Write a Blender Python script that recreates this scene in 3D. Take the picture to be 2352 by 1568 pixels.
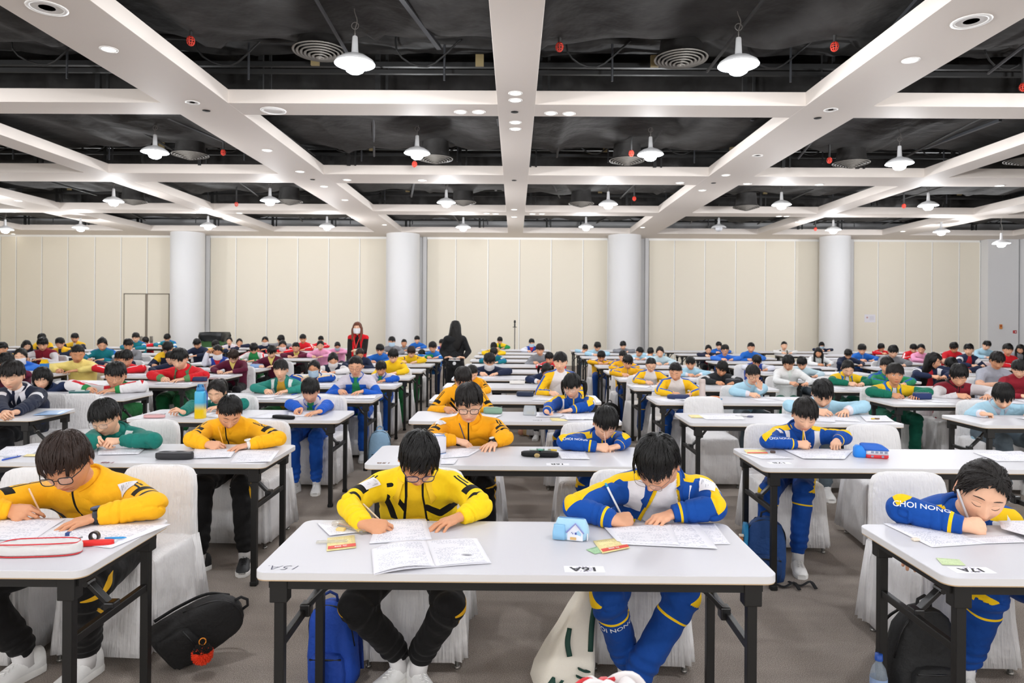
import bpy, bmesh, math, random
import numpy as np
from mathutils import Vector, Matrix
from mathutils.bvhtree import BVHTree

for _o in list(bpy.data.objects):
    bpy.data.objects.remove(_o)
SC = bpy.context.scene
COL = SC.collection
rnd = random.Random(7)

# ------------------------------------------------------------------ camera
FPX = 1568.0                      # focal length in pixels of the 2352 px wide frame (24 mm)
EYE = np.array([0.0, 0.0, 1.62])
YAW, ROLL, HORIZON = 0.0043, 0.0065, 727.0
_cd = bpy.data.cameras.new('camera')
CAM = bpy.data.objects.new('camera', _cd)
COL.objects.link(CAM)
CAM.location = EYE
_R = Matrix.Rotation(YAW, 3, 'Z') @ Matrix.Rotation(math.pi / 2, 3, 'X') @ Matrix.Rotation(ROLL, 3, 'Z')
CAM.rotation_euler = _R.to_euler()
_cd.sensor_width = 36.0
_cd.lens = 24.0
_cd.shift_y = -(784.0 - HORIZON) / 2352.0
_cd.clip_start, _cd.clip_end = 0.05, 100.0
_cd.dof.use_dof = True
_cd.dof.focus_distance = 3.2
_cd.dof.aperture_fstop = 5.6
SC.camera = CAM
RN = np.array(_R)

# ------------------------------------------------------------------ light and exposure
SC.view_settings.view_transform = 'Standard'
SC.view_settings.look = 'None'
SC.view_settings.exposure = 0.1
SC.view_settings.gamma = 1.0
SC.view_settings.use_curve_mapping = False
WORLD = bpy.data.worlds.new('world')
SC.world = WORLD
WORLD.use_nodes = True
WORLD.node_tree.nodes['Background'].inputs[0].default_value = (1.0, 0.985, 0.97, 1)
WORLD.node_tree.nodes['Background'].inputs[1].default_value = 2.0
LAMP_W = 104.0
SC.cycles.max_bounces = 5
SC.cycles.diffuse_bounces = 3
SC.cycles.glossy_bounces = 2
SC.cycles.transmission_bounces = 4
SC.cycles.transparent_max_bounces = 6
SC.cycles.caustics_reflective = False
SC.cycles.caustics_refractive = False
SC.cycles.sample_clamp_indirect = 4.0


def area(name, loc, size, watts, rot=(0, 0, 0), col=(1, 1, 1)):
    l = bpy.data.lights.new(name, 'AREA')
    l.shape = 'RECTANGLE'
    l.size, l.size_y = size
    l.energy = watts
    l.color = col
    o = bpy.data.objects.new(name, l)
    o.location = loc
    o.rotation_euler = rot
    COL.objects.link(o)
    return o


# ------------------------------------------------------------------ helpers
def ray(u, v):
    d = np.array([(u - 1176.0) / FPX, -(v - 784.0) / FPX + _cd.shift_y * 2352.0 / FPX, -1.0])
    return RN @ d


def at(u, v, y):
    """world point seen at photo pixel (u, v) at distance y into the room"""
    d = ray(u, v)
    return EYE + d * (y / d[1])


def onz(u, v, z):
    """world point seen at photo pixel (u, v) on the horizontal plane at height z"""
    d = ray(u, v)
    return EYE + d * ((z - EYE[2]) / d[2])


def lin(c):
    c = c / 255.0
    return c / 12.92 if c <= 0.04045 else ((c + 0.055) / 1.055) ** 2.4


def S(h):
    h = h.lstrip('#')
    return (lin(int(h[0:2], 16)), lin(int(h[2:4], 16)), lin(int(h[4:6], 16)), 1.0)


def nrm(v):
    v = np.asarray(v, float)
    n = np.linalg.norm(v)
    return v / n if n > 1e-9 else v


def sstep(x, a=0.0, b=1.0):
    t = np.clip((np.asarray(x, float) - a) / (b - a), 0, 1)
    return t * t * (3 - 2 * t)


_MATS = {}


def M(name, hexc, rough=0.6, metal=0.0, spec=0.5, bump=None, var=None, sheen=0.0, emit=None, trans=0.0, alpha=None, coat=0.0):
    """principled material; bump = (scale, strength, distance); var = (scale, other hex, low, high)"""
    if name in _MATS:
        return _MATS[name]
    m = bpy.data.materials.new(name)
    m.use_nodes = True
    nt = m.node_tree
    b = nt.nodes['Principled BSDF']
    b.inputs['Base Color'].default_value = S(hexc)
    b.inputs['Roughness'].default_value = rough
    b.inputs['Metallic'].default_value = metal
    b.inputs['Specular IOR Level'].default_value = spec
    if sheen:
        b.inputs['Sheen Weight'].default_value = sheen
    if coat:
        b.inputs['Coat Weight'].default_value = coat
    if trans:
        b.inputs['Transmission Weight'].default_value = trans
    if alpha is not None:
        b.inputs['Alpha'].default_value = alpha
    if emit:
        b.inputs['Emission Color'].default_value = S(emit[0])
        b.inputs['Emission Strength'].default_value = emit[1]
        m.cycles.emission_sampling = 'NONE'
    tc = None
    if bump or var:
        tc = nt.nodes.new('ShaderNodeTexCoord')
    if bump:
        n = nt.nodes.new('ShaderNodeTexNoise')
        n.inputs['Scale'].default_value = bump[0]
        n.inputs['Detail'].default_value = 3
        nt.links.new(tc.outputs['Object'], n.inputs['Vector'])
        bp = nt.nodes.new('ShaderNodeBump')
        bp.inputs['Strength'].default_value = bump[1]
        bp.inputs['Distance'].default_value = bump[2]
        nt.links.new(n.outputs['Fac'], bp.inputs['Height'])
        nt.links.new(bp.outputs['Normal'], b.inputs['Normal'])
    if var:
        n = nt.nodes.new('ShaderNodeTexNoise')
        n.inputs['Scale'].default_value = var[0]
        n.inputs['Detail'].default_value = 4
        nt.links.new(tc.outputs['Object'], n.inputs['Vector'])
        mr = nt.nodes.new('ShaderNodeMapRange')
        mr.inputs[1].default_value = var[2]
        mr.inputs[2].default_value = var[3]
        nt.links.new(n.outputs['Fac'], mr.inputs[0])
        mx = nt.nodes.new('ShaderNodeMix')
        mx.data_type = 'RGBA'
        mx.inputs[6].default_value = S(hexc)
        mx.inputs[7].default_value = S(var[1])
        nt.links.new(mr.outputs[0], mx.inputs[0])
        nt.links.new(mx.outputs[2], b.inputs['Base Color'])
    _MATS[name] = m
    return m


def cloth(name, base, overlays, rough=0.8, scale=220.0):
    """woven cloth whose colour areas follow the mesh attributes m0, m1 ..."""
    if name in _MATS:
        return _MATS[name]
    m = bpy.data.materials.new(name)
    m.use_nodes = True
    nt = m.node_tree
    b = nt.nodes['Principled BSDF']
    b.inputs['Roughness'].default_value = rough
    b.inputs['Specular IOR Level'].default_value = 0.25
    b.inputs['Sheen Weight'].default_value = 0.04
    cur = None
    for i, c in enumerate(overlays):
        a = nt.nodes.new('ShaderNodeAttribute')
        a.attribute_name = 'm%d' % i
        g = nt.nodes.new('ShaderNodeMath')
        g.operation = 'GREATER_THAN'
        g.inputs[1].default_value = 0.0
        nt.links.new(a.outputs['Fac'], g.inputs[0])
        mx = nt.nodes.new('ShaderNodeMix')
        mx.data_type = 'RGBA'
        if cur is None:
            mx.inputs[6].default_value = S(base)
        else:
            nt.links.new(cur, mx.inputs[6])
        mx.inputs[7].default_value = S(c)
        nt.links.new(g.outputs[0], mx.inputs[0])
        cur = mx.outputs[2]
    if cur is None:
        b.inputs['Base Color'].default_value = S(base)
    else:
        nt.links.new(cur, b.inputs['Base Color'])
    tc = nt.nodes.new('ShaderNodeTexCoord')
    n = nt.nodes.new('ShaderNodeTexNoise')
    n.inputs['Scale'].default_value = scale
    nt.links.new(tc.outputs['Object'], n.inputs['Vector'])
    n2 = nt.nodes.new('ShaderNodeTexNoise')
    n2.inputs['Scale'].default_value = 14.0
    n2.inputs['Detail'].default_value = 2.0
    nt.links.new(tc.outputs['Object'], n2.inputs['Vector'])
    ma = nt.nodes.new('ShaderNodeMath')
    ma.operation = 'MULTIPLY_ADD'
    ma.inputs[1].default_value = 0.06
    nt.links.new(n.outputs['Fac'], ma.inputs[0])
    nt.links.new(n2.outputs['Fac'], ma.inputs[2])
    bp = nt.nodes.new('ShaderNodeBump')
    bp.inputs['Strength'].default_value = 0.5
    bp.inputs['Distance'].default_value = 0.02
    nt.links.new(ma.outputs[0], bp.inputs['Height'])
    nt.links.new(bp.outputs['Normal'], b.inputs['Normal'])
    _MATS[name] = m
    return m


def tag(o, label=None, cat=None, group=None, kind=None):
    if label:
        o['label'] = label
    if cat:
        o['category'] = cat
    if group:
        o['group'] = group
    if kind:
        o['kind'] = kind
    return o


def empty(name, loc, rz=0.0, **k):
    o = bpy.data.objects.new(name, None)
    o.empty_display_size = 0.1
    o.location = [float(c) for c in loc]
    o.rotation_euler = (0, 0, rz)
    COL.objects.link(o)
    return tag(o, **k)


def link(name, me, parent=None, loc=None):
    o = bpy.data.objects.new(name, me)
    if loc is not None:
        o.location = [float(c) for c in loc]
    if parent is not None:
        o.parent = parent
    COL.objects.link(o)
    return o


def copy_tree(o, parent=None):
    c = o.copy()
    COL.objects.link(c)
    c.parent = parent
    for ch in list(o.children):
        copy_tree(ch, c)
    return c


class G:
    """collects geometry for ONE mesh object"""

    def __init__(s):
        s.V, s.F, s.MI, s.n = [], [], [], 0
        s.C = []

    def add(s, V, F, mi=0, col=None):
        V = np.asarray(V, float).reshape(-1, 3)
        s.V.append(V)
        for f in F:
            s.F.append([int(i) + s.n for i in f])
        s.MI += [mi] * len(F)
        if col is None:
            col = np.ones((len(V), 3))
        col = np.asarray(col, float)
        if col.ndim == 1:
            col = np.tile(col, (len(V), 1))
        s.C.append(col)
        s.n += len(V)
        return s

    def box(s, c, d, mi=0, R=None, bev=0.0):
        c = np.asarray(c, float)
        h = np.asarray(d, float) / 2
        if bev <= 0:
            P = np.array([[x, y, z] for z in (-1, 1) for y in (-1, 1) for x in (-1, 1)], float) * h
            F = [(0, 2, 3, 1), (4, 5, 7, 6), (0, 1, 5, 4), (2, 6, 7, 3), (0, 4, 6, 2), (1, 3, 7, 5)]
        else:
            bm = bmesh.new()
            bmesh.ops.create_cube(bm, size=2.0)
            for v in bm.verts:
                v.co = Vector((v.co.x * h[0], v.co.y * h[1], v.co.z * h[2]))
            bmesh.ops.bevel(bm, geom=list(bm.edges), offset=min(bev, h.min() * .95), segments=2, affect='EDGES', profile=0.5)
            bm.verts.index_update()
            P = np.array([v.co[:] for v in bm.verts])
            F = [[v.index for v in f.verts] for f in bm.faces]
            bm.free()
        if R is not None:
            P = P @ np.asarray(R).T
        return s.add(P + c, F, mi)

    def rings(s, rings, mi=0, caps=True, closed=True):
        rings = [np.asarray(r, float) for r in rings]
        n = len(rings[0])
        F = []
        m = n if closed else n - 1
        for i in range(len(rings) - 1):
            for j in range(m):
                k = (j + 1) % n
                F.append((i * n + j, i * n + k, (i + 1) * n + k, (i + 1) * n + j))
        if caps and closed:
            F.append(tuple(range(n - 1, -1, -1)))
            F.append(tuple((len(rings) - 1) * n + j for j in range(n)))
        return s.add(np.concatenate(rings), F, mi)

    def tube(s, path, r, n=8, mi=0, caps=True, flat=1.0, closed=False):
        path = [np.asarray(p, float) for p in path]
        k = len(path)
        rr = [r] * k if np.isscalar(r) else list(r)
        up = None
        rings = []
        for i in range(k):
            if closed:
                t = nrm(path[(i + 1) % k] - path[i - 1])
            else:
                t = nrm(path[min(i + 1, k - 1)] - path[max(i - 1, 0)])
            if up is None:
                up = np.array([0, 0, 1.0]) if abs(t[2]) < 0.9 else np.array([0, 1.0, 0])
            up = nrm(up - t * (up @ t))
            sd = np.cross(t, up)
            a = np.arange(n) * 2 * math.pi / n
            rings.append(path[i] + rr[i] * (np.cos(a)[:, None] * sd + flat * np.sin(a)[:, None] * up))
        if closed:
            rings.append(rings[0])
        return s.rings(rings, mi, caps and not closed)

    def lathe(s, prof, n=24, mi=0, c=(0, 0, 0), caps=False):
        a = np.arange(n) * 2 * math.pi / n
        rings = [np.stack([max(r, 1e-4) * np.cos(a), max(r, 1e-4) * np.sin(a), np.full(n, z)], 1) + np.asarray(c, float) for r, z in prof]
        return s.rings(rings, mi, caps)

    def grid(s, P, mi=0):
        P = np.asarray(P, float)
        a, b = P.shape[:2]
        F = [(i * b + j, (i + 1) * b + j, (i + 1) * b + j + 1, i * b + j + 1) for i in range(a - 1) for j in range(b - 1)]
        return s.add(P.reshape(-1, 3), F, mi)

    def mesh(s, name, mats, smooth=True, col=False):
        me = bpy.data.meshes.new(name)
        V = np.concatenate(s.V)
        me.from_pydata(V.tolist(), [], s.F)
        for m in mats:
            me.materials.append(m)
        me.polygons.foreach_set('material_index', np.array(s.MI, dtype=np.int32))
        me.polygons.foreach_set('use_smooth', np.full(len(s.F), bool(smooth)))
        if col:
            a = me.color_attributes.new('tint', 'FLOAT_COLOR', 'POINT')
            C = np.concatenate(s.C)
            a.data.foreach_set('color', np.concatenate([C, np.ones((len(C), 1))], 1).astype(np.float32).ravel())
        me.update()
        return me

    def build(s, name, mats, parent=None, loc=None, smooth=True, col=False, crease=None):
        if not isinstance(mats, (list, tuple)):
            mats = [mats]
        me = s.mesh(name, mats, smooth, col)
        if smooth and crease:
            me.set_sharp_from_angle(angle=math.radians(crease))
        return link(name, me, parent, loc)


def rot(ax, deg):
    return np.array(Matrix.Rotation(math.radians(deg), 3, ax))


def bez(p0, p1, p2, p3, n=12):
    t = np.linspace(0, 1, n)[:, None]
    p0, p1, p2, p3 = [np.asarray(p, float) for p in (p0, p1, p2, p3)]
    return (1 - t) ** 3 * p0 + 3 * (1 - t) ** 2 * t * p1 + 3 * (1 - t) * t * t * p2 + t ** 3 * p3


def cat_rom(P, n=6):
    P = [np.asarray(p, float) for p in P]
    out = []
    for i in range(len(P) - 1):
        p0 = P[i - 1] if i else 2 * P[0] - P[1]
        p1, p2 = P[i], P[i + 1]
        p3 = P[i + 2] if i + 2 < len(P) else 2 * P[-1] - P[-2]
        for k in range(n):
            t = k / n
            out.append(.5 * (2 * p1 + (p2 - p0) * t + (2 * p0 - 5 * p1 + 4 * p2 - p3) * t * t + (3 * p1 - p0 - 3 * p2 + p3) * t ** 3))
    out.append(P[-1])
    return out


def text_mesh(body, size, bold=0.0, align='CENTER', shear=0.0):
    """vertices (flat, in xy) and faces of a line of lettering"""
    c = bpy.data.curves.new('lettering_curve', 'FONT')
    c.body = body
    c.size = size
    c.align_x = align
    c.align_y = 'CENTER'
    c.offset = bold
    c.shear = shear
    c.resolution_u = 3
    o = bpy.data.objects.new('lettering_curve', c)
    COL.objects.link(o)
    dg = bpy.context.evaluated_depsgraph_get()
    me = o.evaluated_get(dg).to_mesh()
    V = np.array([v.co[:] for v in me.vertices]).reshape(-1, 3)
    F = [list(p.vertices) for p in me.polygons]
    o.evaluated_get(dg).to_mesh_clear()
    bpy.data.objects.remove(o)
    bpy.data.curves.remove(c)
    return V, F


def snet(fn, lo, hi, h):
    """surface of fn < 0 as a closed quad mesh (surface nets)"""
    lo, hi = np.asarray(lo, float), np.asarray(hi, float)
    n = np.ceil((hi - lo) / h).astype(int) + 1
    ax = [lo[i] + h * np.arange(n[i]) for i in range(3)]
    P = np.stack(np.meshgrid(*ax, indexing='ij'), -1).reshape(-1, 3)
    Fv = fn(P).reshape(n)
    I = Fv < 0
    sl = lambda a, d: a[d[0]:a.shape[0] - 1 + d[0], d[1]:a.shape[1] - 1 + d[1], d[2]:a.shape[2] - 1 + d[2]]
    cs = [(x, y, z) for x in (0, 1) for y in (0, 1) for z in (0, 1)]
    cnt = sum(sl(I, c).astype(int) for c in cs)
    act = (cnt > 0) & (cnt < 8)
    ci = np.argwhere(act)
    idx = np.full(act.shape, -1, int)
    idx[act] = np.arange(len(ci))
    acc = np.zeros((len(ci), 3))
    num = np.zeros(len(ci))
    cv = {c: Fv[ci[:, 0] + c[0], ci[:, 1] + c[1], ci[:, 2] + c[2]] for c in cs}
    for a in cs:
        for d in range(3):
            if a[d] == 0:
                b = list(a)
                b[d] = 1
                b = tuple(b)
                fa, fb = cv[a], cv[b]
                m = (fa < 0) != (fb < 0)
                t = np.where(m, fa / np.where(m, fa - fb, 1), 0)
                p = np.tile(np.array(a, float), (len(ci), 1))
                p[:, d] += t
                acc += p * m[:, None]
                num += m
    V = lo + h * (ci + acc / num[:, None])
    Q = []
    for d in range(3):
        e, f = [(1, 2), (2, 0), (0, 1)][d]
        A = [slice(None)] * 3
        B = [slice(None)] * 3
        A[d] = slice(0, -1)
        B[d] = slice(1, None)
        ch = I[tuple(A)] != I[tuple(B)]
        w = np.argwhere(ch)
        w = w[(w[:, e] > 0) & (w[:, f] > 0) & (w[:, e] < n[e] - 1) & (w[:, f] < n[f] - 1)]
        ins = I[w[:, 0], w[:, 1], w[:, 2]]
        q = []
        for de, df in ((1, 1), (0, 1), (0, 0), (1, 0)):
            c = w.copy()
            c[:, e] -= de
            c[:, f] -= df
            q.append(idx[c[:, 0], c[:, 1], c[:, 2]])
        q = np.stack(q, 1)
        q[~ins] = q[~ins][:, ::-1]
        Q.append(q)
    return V, np.concatenate(Q)


def smooth_v(V, Q, it=2, lam=0.5):
    E = np.concatenate([Q[:, [0, 1]], Q[:, [1, 2]], Q[:, [2, 3]], Q[:, [3, 0]]])
    for _ in range(it):
        s = np.zeros_like(V)
        c = np.zeros(len(V))
        np.add.at(s, E[:, 0], V[E[:, 1]])
        np.add.at(s, E[:, 1], V[E[:, 0]])
        np.add.at(c, E[:, 0], 1)
        np.add.at(c, E[:, 1], 1)
        V = V + lam * (s / np.maximum(c, 1)[:, None] - V)
    return V


def smin(a, b, k):
    h = np.clip(0.5 + 0.5 * (b - a) / k, 0, 1)
    return b + (a - b) * h - k * h * (1 - h)


def seg(P, a, b):
    a, b = np.asarray(a, float), np.asarray(b, float)
    d = b - a
    t = np.clip((P - a) @ d / max(d @ d, 1e-12), 0, 1)
    return t, np.linalg.norm(P - a - t[:, None] * d, axis=1)


def capsule(P, a, b, ra, rb):
    t, d = seg(P, a, b)
    return d - (ra + (rb - ra) * t)


def numesh(name, V, Q, mats, parent=None, attrs=None, origin=None):
    """mesh object from numpy quads, with float attributes"""
    if origin is not None:
        V = V - origin
    me = bpy.data.meshes.new(name)
    me.vertices.add(len(V))
    me.vertices.foreach_set('co', V.astype(np.float32).ravel())
    k = Q.shape[1]
    me.loops.add(Q.size)
    me.loops.foreach_set('vertex_index', Q.astype(np.int32).ravel())
    me.polygons.add(len(Q))
    me.polygons.foreach_set('loop_start', np.arange(0, Q.size, k, dtype=np.int32))
    me.polygons.foreach_set('use_smooth', np.ones(len(Q), bool))
    for m in mats:
        me.materials.append(m)
    for kname, val in (attrs or {}).items():
        a = me.attributes.new(kname, 'FLOAT', 'POINT')
        a.data.foreach_set('value', np.asarray(val, np.float32))
    me.update(calc_edges=True)
    me.validate()
    return link(name, me, parent)
# ================================================================== the hall
ROWS = {1: 2.331, 2: 4.03, 3: 5.72, 4: 7.08, 5: 8.42, 6: 9.6, 7: 10.8, 8: 12.1, 9: 13.5, 10: 14.9, 11: 16.3, 12: 17.8}
COLX = {-5: -13.5, -4: -10.95, -3: -8.44, -2: -5.86, -1: -3.275, 0: -0.892, 1: 1.475, 2: 3.93, 3: 6.4, 4: 8.9, 5: 11.4}
TD, TW, TH = 0.605, 1.80, 0.74
ZW = 22.7                                   # distance of the partition wall
CS = 4.25                                   # height of the ceiling grid's underside


def structure(o):
    o['kind'] = 'structure'
    return o


# carpet
m = M('carpet', '#958a81', 0.95, spec=0.1, bump=(380, 0.9, 0.01), var=(260, '#cbc0b5', 0.42, 0.62))
nt = m.node_tree
_tc = nt.nodes.new('ShaderNodeTexCoord')
_mp = nt.nodes.new('ShaderNodeMapping')
_mp.inputs['Scale'].default_value = (0.5, 2.6, 1)
nt.links.new(_tc.outputs['Object'], _mp.inputs['Vector'])
_n = nt.nodes.new('ShaderNodeTexNoise')
_n.inputs['Scale'].default_value = 1.6
_n.inputs['Detail'].default_value = 3
nt.links.new(_mp.outputs[0], _n.inputs['Vector'])
_mr = nt.nodes.new('ShaderNodeMapRange')
_mr.inputs[1].default_value, _mr.inputs[2].default_value = 0.35, 0.65
_mr.inputs[3].default_value, _mr.inputs[4].default_value = 0.88, 1.08
nt.links.new(_n.outputs['Fac'], _mr.inputs[0])
_b = nt.nodes['Principled BSDF']
_old = _b.inputs['Base Color'].links[0].from_socket
_hs = nt.nodes.new('ShaderNodeHueSaturation')
nt.links.new(_old, _hs.inputs['Color'])
nt.links.new(_mr.outputs[0], _hs.inputs['Value'])
nt.links.new(_hs.outputs[0], _b.inputs['Base Color'])
g = G()
g.box((0, 7, -0.05), (44, 34, 0.1))
structure(g.build('floor', m, smooth=False))

PANEL = M('partition_panel', '#efe8d8', 0.75, spec=0.2, bump=(90, 0.1, 0.004))
TRIMM = M('panel_edge_trim', '#fbfaf6', 0.35, spec=0.6)
SEAM = M('panel_seam', '#8d8474', 0.8)
WHITE = M('white_wall_paint', '#e0e0e1', 0.6, spec=0.3)
WTOP = CS


def wx(u, y=ZW):
    return at(u, 720, y)[0]


g = G()
seams = [-60, 0, 36, 95, 155, 217, 277, 337, 392, 482, 541, 612, 683, 754, 825, 887, 980, 1046, 1120, 1192, 1265, 1338, 1395, 1490,
         1548, 1618, 1689, 1757, 1825, 1882, 1960, 2016, 2078, 2140, 2202, 2250]
skip = {(392, 482), (887, 980), (1395, 1490), (1882, 1960)}
for a, b in zip(seams[:-1], seams[1:]):
    if (a, b) in skip:
        continue
    xa, xb = wx(a), wx(b)
    g.box(((xa + xb) / 2, ZW + .05, (WTOP - .07) / 2), (xb - xa - .02, .1, WTOP - .07), 0, bev=.006)
    g.box((xb, ZW + .03, (WTOP - .07) / 2), (.030, .07, WTOP - .07), 1)
    g.box((xb + .019, ZW + .03, (WTOP - .07) / 2), (.012, .062, WTOP - .07), 3)
    g.box(((xa + xb) / 2, ZW + .03, WTOP - .035), (xb - xa, .05, .07), 1)
for a, b in skip:
    xa, xb = wx(a), wx(b)
    g.box(((xa + xb) / 2, ZW + .12, WTOP / 2), (xb - xa, .1, WTOP), 2)
    g.box((xb - .07, ZW + .02, WTOP / 2), (.12, .1, WTOP), 2)
g.box((0, ZW + .2, WTOP / 2 + .8), (40, .1, WTOP + 2), 2)
structure(g.build('wall_back', [PANEL, TRIMM, WHITE, SEAM], smooth=False))

g = G()
xr = wx(2252)
g.box((xr + .5, ZW - .1, WTOP / 2), (1.0, .5, WTOP), 0)
g.box((xr + 1.3, ZW - .4, WTOP / 2), (.5, 1.1, WTOP), 0)
g.box((wx(2337) + 1.2, 11, WTOP / 2 + .8), (.12, 26, WTOP + 2), 0)
structure(g.build('wall_right', WHITE, smooth=False))
g = G()
g.box((-17.6, 11, WTOP / 2 + .8), (.12, 26, WTOP + 2), 0)
structure(g.build('wall_left', M('left_wall_paint', '#e6dcc4', 0.7), smooth=False))

# double door in the partition
STEEL = M('brushed_steel', '#9a9690', 0.35, 0.8)
xa, xm, xb = wx(286), wx(337.5), wx(389)
for k, (p, q) in enumerate(((xa, xm), (xm, xb))):
    g = G()
    g.box(((p + q) / 2, ZW - .012, 1.14), (q - p - .03, .03, 2.28), 0, bev=.004)
    d = structure(g.build('door_%d' % (k + 1), PANEL, smooth=False))
    g = G()
    s = 1 if k == 0 else -1
    g.box((xm - s * .17, ZW - .04, .78), (.1, .02, .22), 0, bev=.004)
    g.tube([(xm - s * .2, ZW - .06, .86), (xm - s * .14, ZW - .06, .86)], .012, 8)
    g.build('door_handle', STEEL, d)
g = G()
g.box((xa, ZW - .015, 1.15), (.03, .04, 2.3), 1)
g.box((xb, ZW - .015, 1.15), (.03, .04, 2.3), 1)
g.box(((xa + xb) / 2, ZW - .015, 2.3), (xb - xa + .03, .04, .03), 1)
g.box((xm, ZW - .03, 1.15), (.07, .04, 2.3), 0)
structure(g.build('trim_1', [M('door_mullion', '#8d8377', .5, .3), SEAM], smooth=False))

# round pillars
for u, v in ((394, 467), (887, 963), (1396, 1471), (1884, 1950)):
    yc = ZW - .72
    pa, pb = at(u, 700, yc), at(v, 700, yc)
    r = (pb[0] - pa[0]) / 2
    g = G()
    g.lathe([(r, 0), (r, CS)], 48, 0)
    g.lathe([(r + .012, 0), (r + .012, .12), (r, .125)], 48, 1)
    structure(g.build('pillar', [WHITE, STEEL], loc=((pa[0] + pb[0]) / 2, yc, 0), crease=40))

# ------------------------------------------------------------------ ceiling grid
SOFFIT = M('ceiling_paint', '#e9e0d8', 0.65, spec=0.3)
BX = [(-15.8, .46), (-11.9, .84), (-7.82, .45), (-4.0, .84), (0.0, .47), (4.0, .84), (7.8, .45), (11.9, .84), (15.8, .46)]
BY = [(-8.4, .5), (-4.2, .5), (0.0, .5), (4.2, .5), (8.72, .5), (13.13, .86), (17.45, .6), (22.1, 1.35)]
H = .172
g = G()
for x, w in BX:
    g.box((x, 6.6, CS + H / 2), (w, 33, H), 0, bev=.004)
structure(g.build('ceiling_beam', SOFFIT, smooth=False))
for y, w in BY:
    g = G()
    g.box((0, y, CS + H / 2 + .0015), (36, w, H), 0, bev=.004)
    structure(g.build('ceiling_beam', SOFFIT, smooth=False))
DARK = M('black_plenum_paint', '#232222', 0.8, spec=0.3, bump=(6, .5, .05), var=(3, '#0c0c0c', .4, .65))
DUCT = M('black_wrapped_duct', '#353433', 0.75, spec=0.3, bump=(3.5, .6, .06), var=(2.3, '#211f1e', .40, .66))
GREYM = M('dusty_dark_steel', '#4a4c50', 0.5, 0.5)
PIPE = M('black_pipe', '#191919', .6)
g = G()
g.box((0, 7, 6.1), (36, 32.5, .1), 0)
g.box((0, -9.2, 5.3), (36, .1, 1.7), 0)
structure(g.build('ceiling', DARK, smooth=False))

# lumpy wrapped air ducts running across the hall above the grid
nrng = np.random.RandomState(5)


def duct(yc, dep, zb, hgt, seed, name='air_duct', mat=DUCT):
    r = np.random.RandomState(seed)
    xs = np.linspace(-16.5, 16.5, 330)
    ph = r.rand(6) * 6.28
    rings = []
    n = 28
    a = np.arange(n) * 2 * math.pi / n
    for x in xs:
        k = 1 + .035 * math.sin(x * 2.3 + ph[0]) + .03 * math.sin(x * 5.1 + ph[1])
        if (x * .55 + ph[2]) % 1.0 < .07:
            k *= 1.07
        ca, sa = np.cos(a), np.sin(a)
        e = .42
        yy = np.sign(ca) * np.abs(ca) ** e * dep / 2 * k
        zz = np.sign(sa) * np.abs(sa) ** e * hgt / 2 * k
        w = .024 * np.sin(3 * a + x * 3 + ph[3]) + .020 * np.sin(7 * a - x * 6 + ph[4]) + .03 * np.sin(x * 1.7 + ph[5]) * np.sin(5 * a + x)
        rings.append(np.stack([np.full(n, x), yc + yy + w, zb + hgt / 2 + zz + w], 1))
    gg = G()
    gg.rings(rings)
    return structure(gg.build(name, mat))


for i, (yc, dep, zb, hgt) in enumerate(((6.15, 3.3, 4.62, 1.0), (10.95, 2.6, 4.55, .95), (15.2, 2.6, 4.55, .95), (19.7, 2.5, 4.55, .9))):
    duct(yc, dep, zb, hgt, 11 + i)
    duct(yc + dep / 2 + .55, .55, zb + .28, .42, 31 + i)
# square duct branches dropping over the big ones, cross bars and hanger rods, one frame per coffer
for i, yc in enumerate((6.9, 11.2, 15.4, 19.8)):
    g = G()
    r = np.random.RandomState(70 + i)
    for j in range(16):
        x = -15.5 + j * 2 + r.uniform(-.5, .5)
        yy = yc + (1.9 if i == 0 else 1.45) + r.uniform(-.05, .15)
        g.box((x, yy, 4.85), (.06, .05, .9), 0)
        g.box((x + .12, yy, 4.85), (.03, .03, .9), 0)
        if j % 2:
            g.box((x + .8, yc - .2, 4.56 + .02), (.05, 1.7, .04), 1, R=rot('Z', r.uniform(-14, 14)))
        g.box((x + .7, yc + .3, 5.4), (.02, .02, 1.4), 0)
    g.box((0, yc + 1.5, 4.62), (33, .05, .05), 0)
    for j in range(14):
        x = -15 + j * 2.2 + r.uniform(-.4, .4)
        sl = r.uniform(-.5, .5)
        g.tube([(x, yc - 1.3, 4.58 + .0), (x + sl, yc + 1.1, 4.50)], .02, 6, 1 if j % 3 == 0 else 0)
        g.tube(cat_rom([(x + .5, yc + 1.2, 5.3), (x + .45, yc + 1.15, 4.75), (x + .8, yc + 1.25, 4.6), (x + 1.2, yc + 1.2, 4.9)], 4), .012, 6, 0)
        g.box((x - .6, yc + 1.45, 4.75), (.1, .04, .14), 2)
        g.tube([(x + 1.0, yc + 1.3, 5.6), (x + 1.0, yc + 1.3, 4.45)], .014, 6, 1)
    g.box((0, yc + 1.75, 4.8), (33, .06, .06), 0)
    structure(g.build('ceiling_hanger_frame', [PIPE, GREYM, M('old_yellow_tag', '#8a7a55', .8)], smooth=False))

# ------------------------------------------------------------------ pendant lamps
LAMPW = M('white_lamp_enamel', '#e9eaec', .35, spec=.5)
GLOW = M('lit_bulb', '#ffffff', .5, emit=('#f3f6ff', 30.0))
GLOWIN = M('lit_reflector', '#ffffff', .5, emit=('#f3f6ff', 14.0))
BULBOFF = M('unlit_bulb', '#d9dbe0', .4)
CORD = M('grey_cord', '#77736f', .7)
ORD = ['nearest', 'second', 'third', 'farthest']
NUM = ['first', 'second', 'third', 'fourth', 'fifth', 'sixth', 'seventh', 'eighth', 'ninth', 'tenth']


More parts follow.
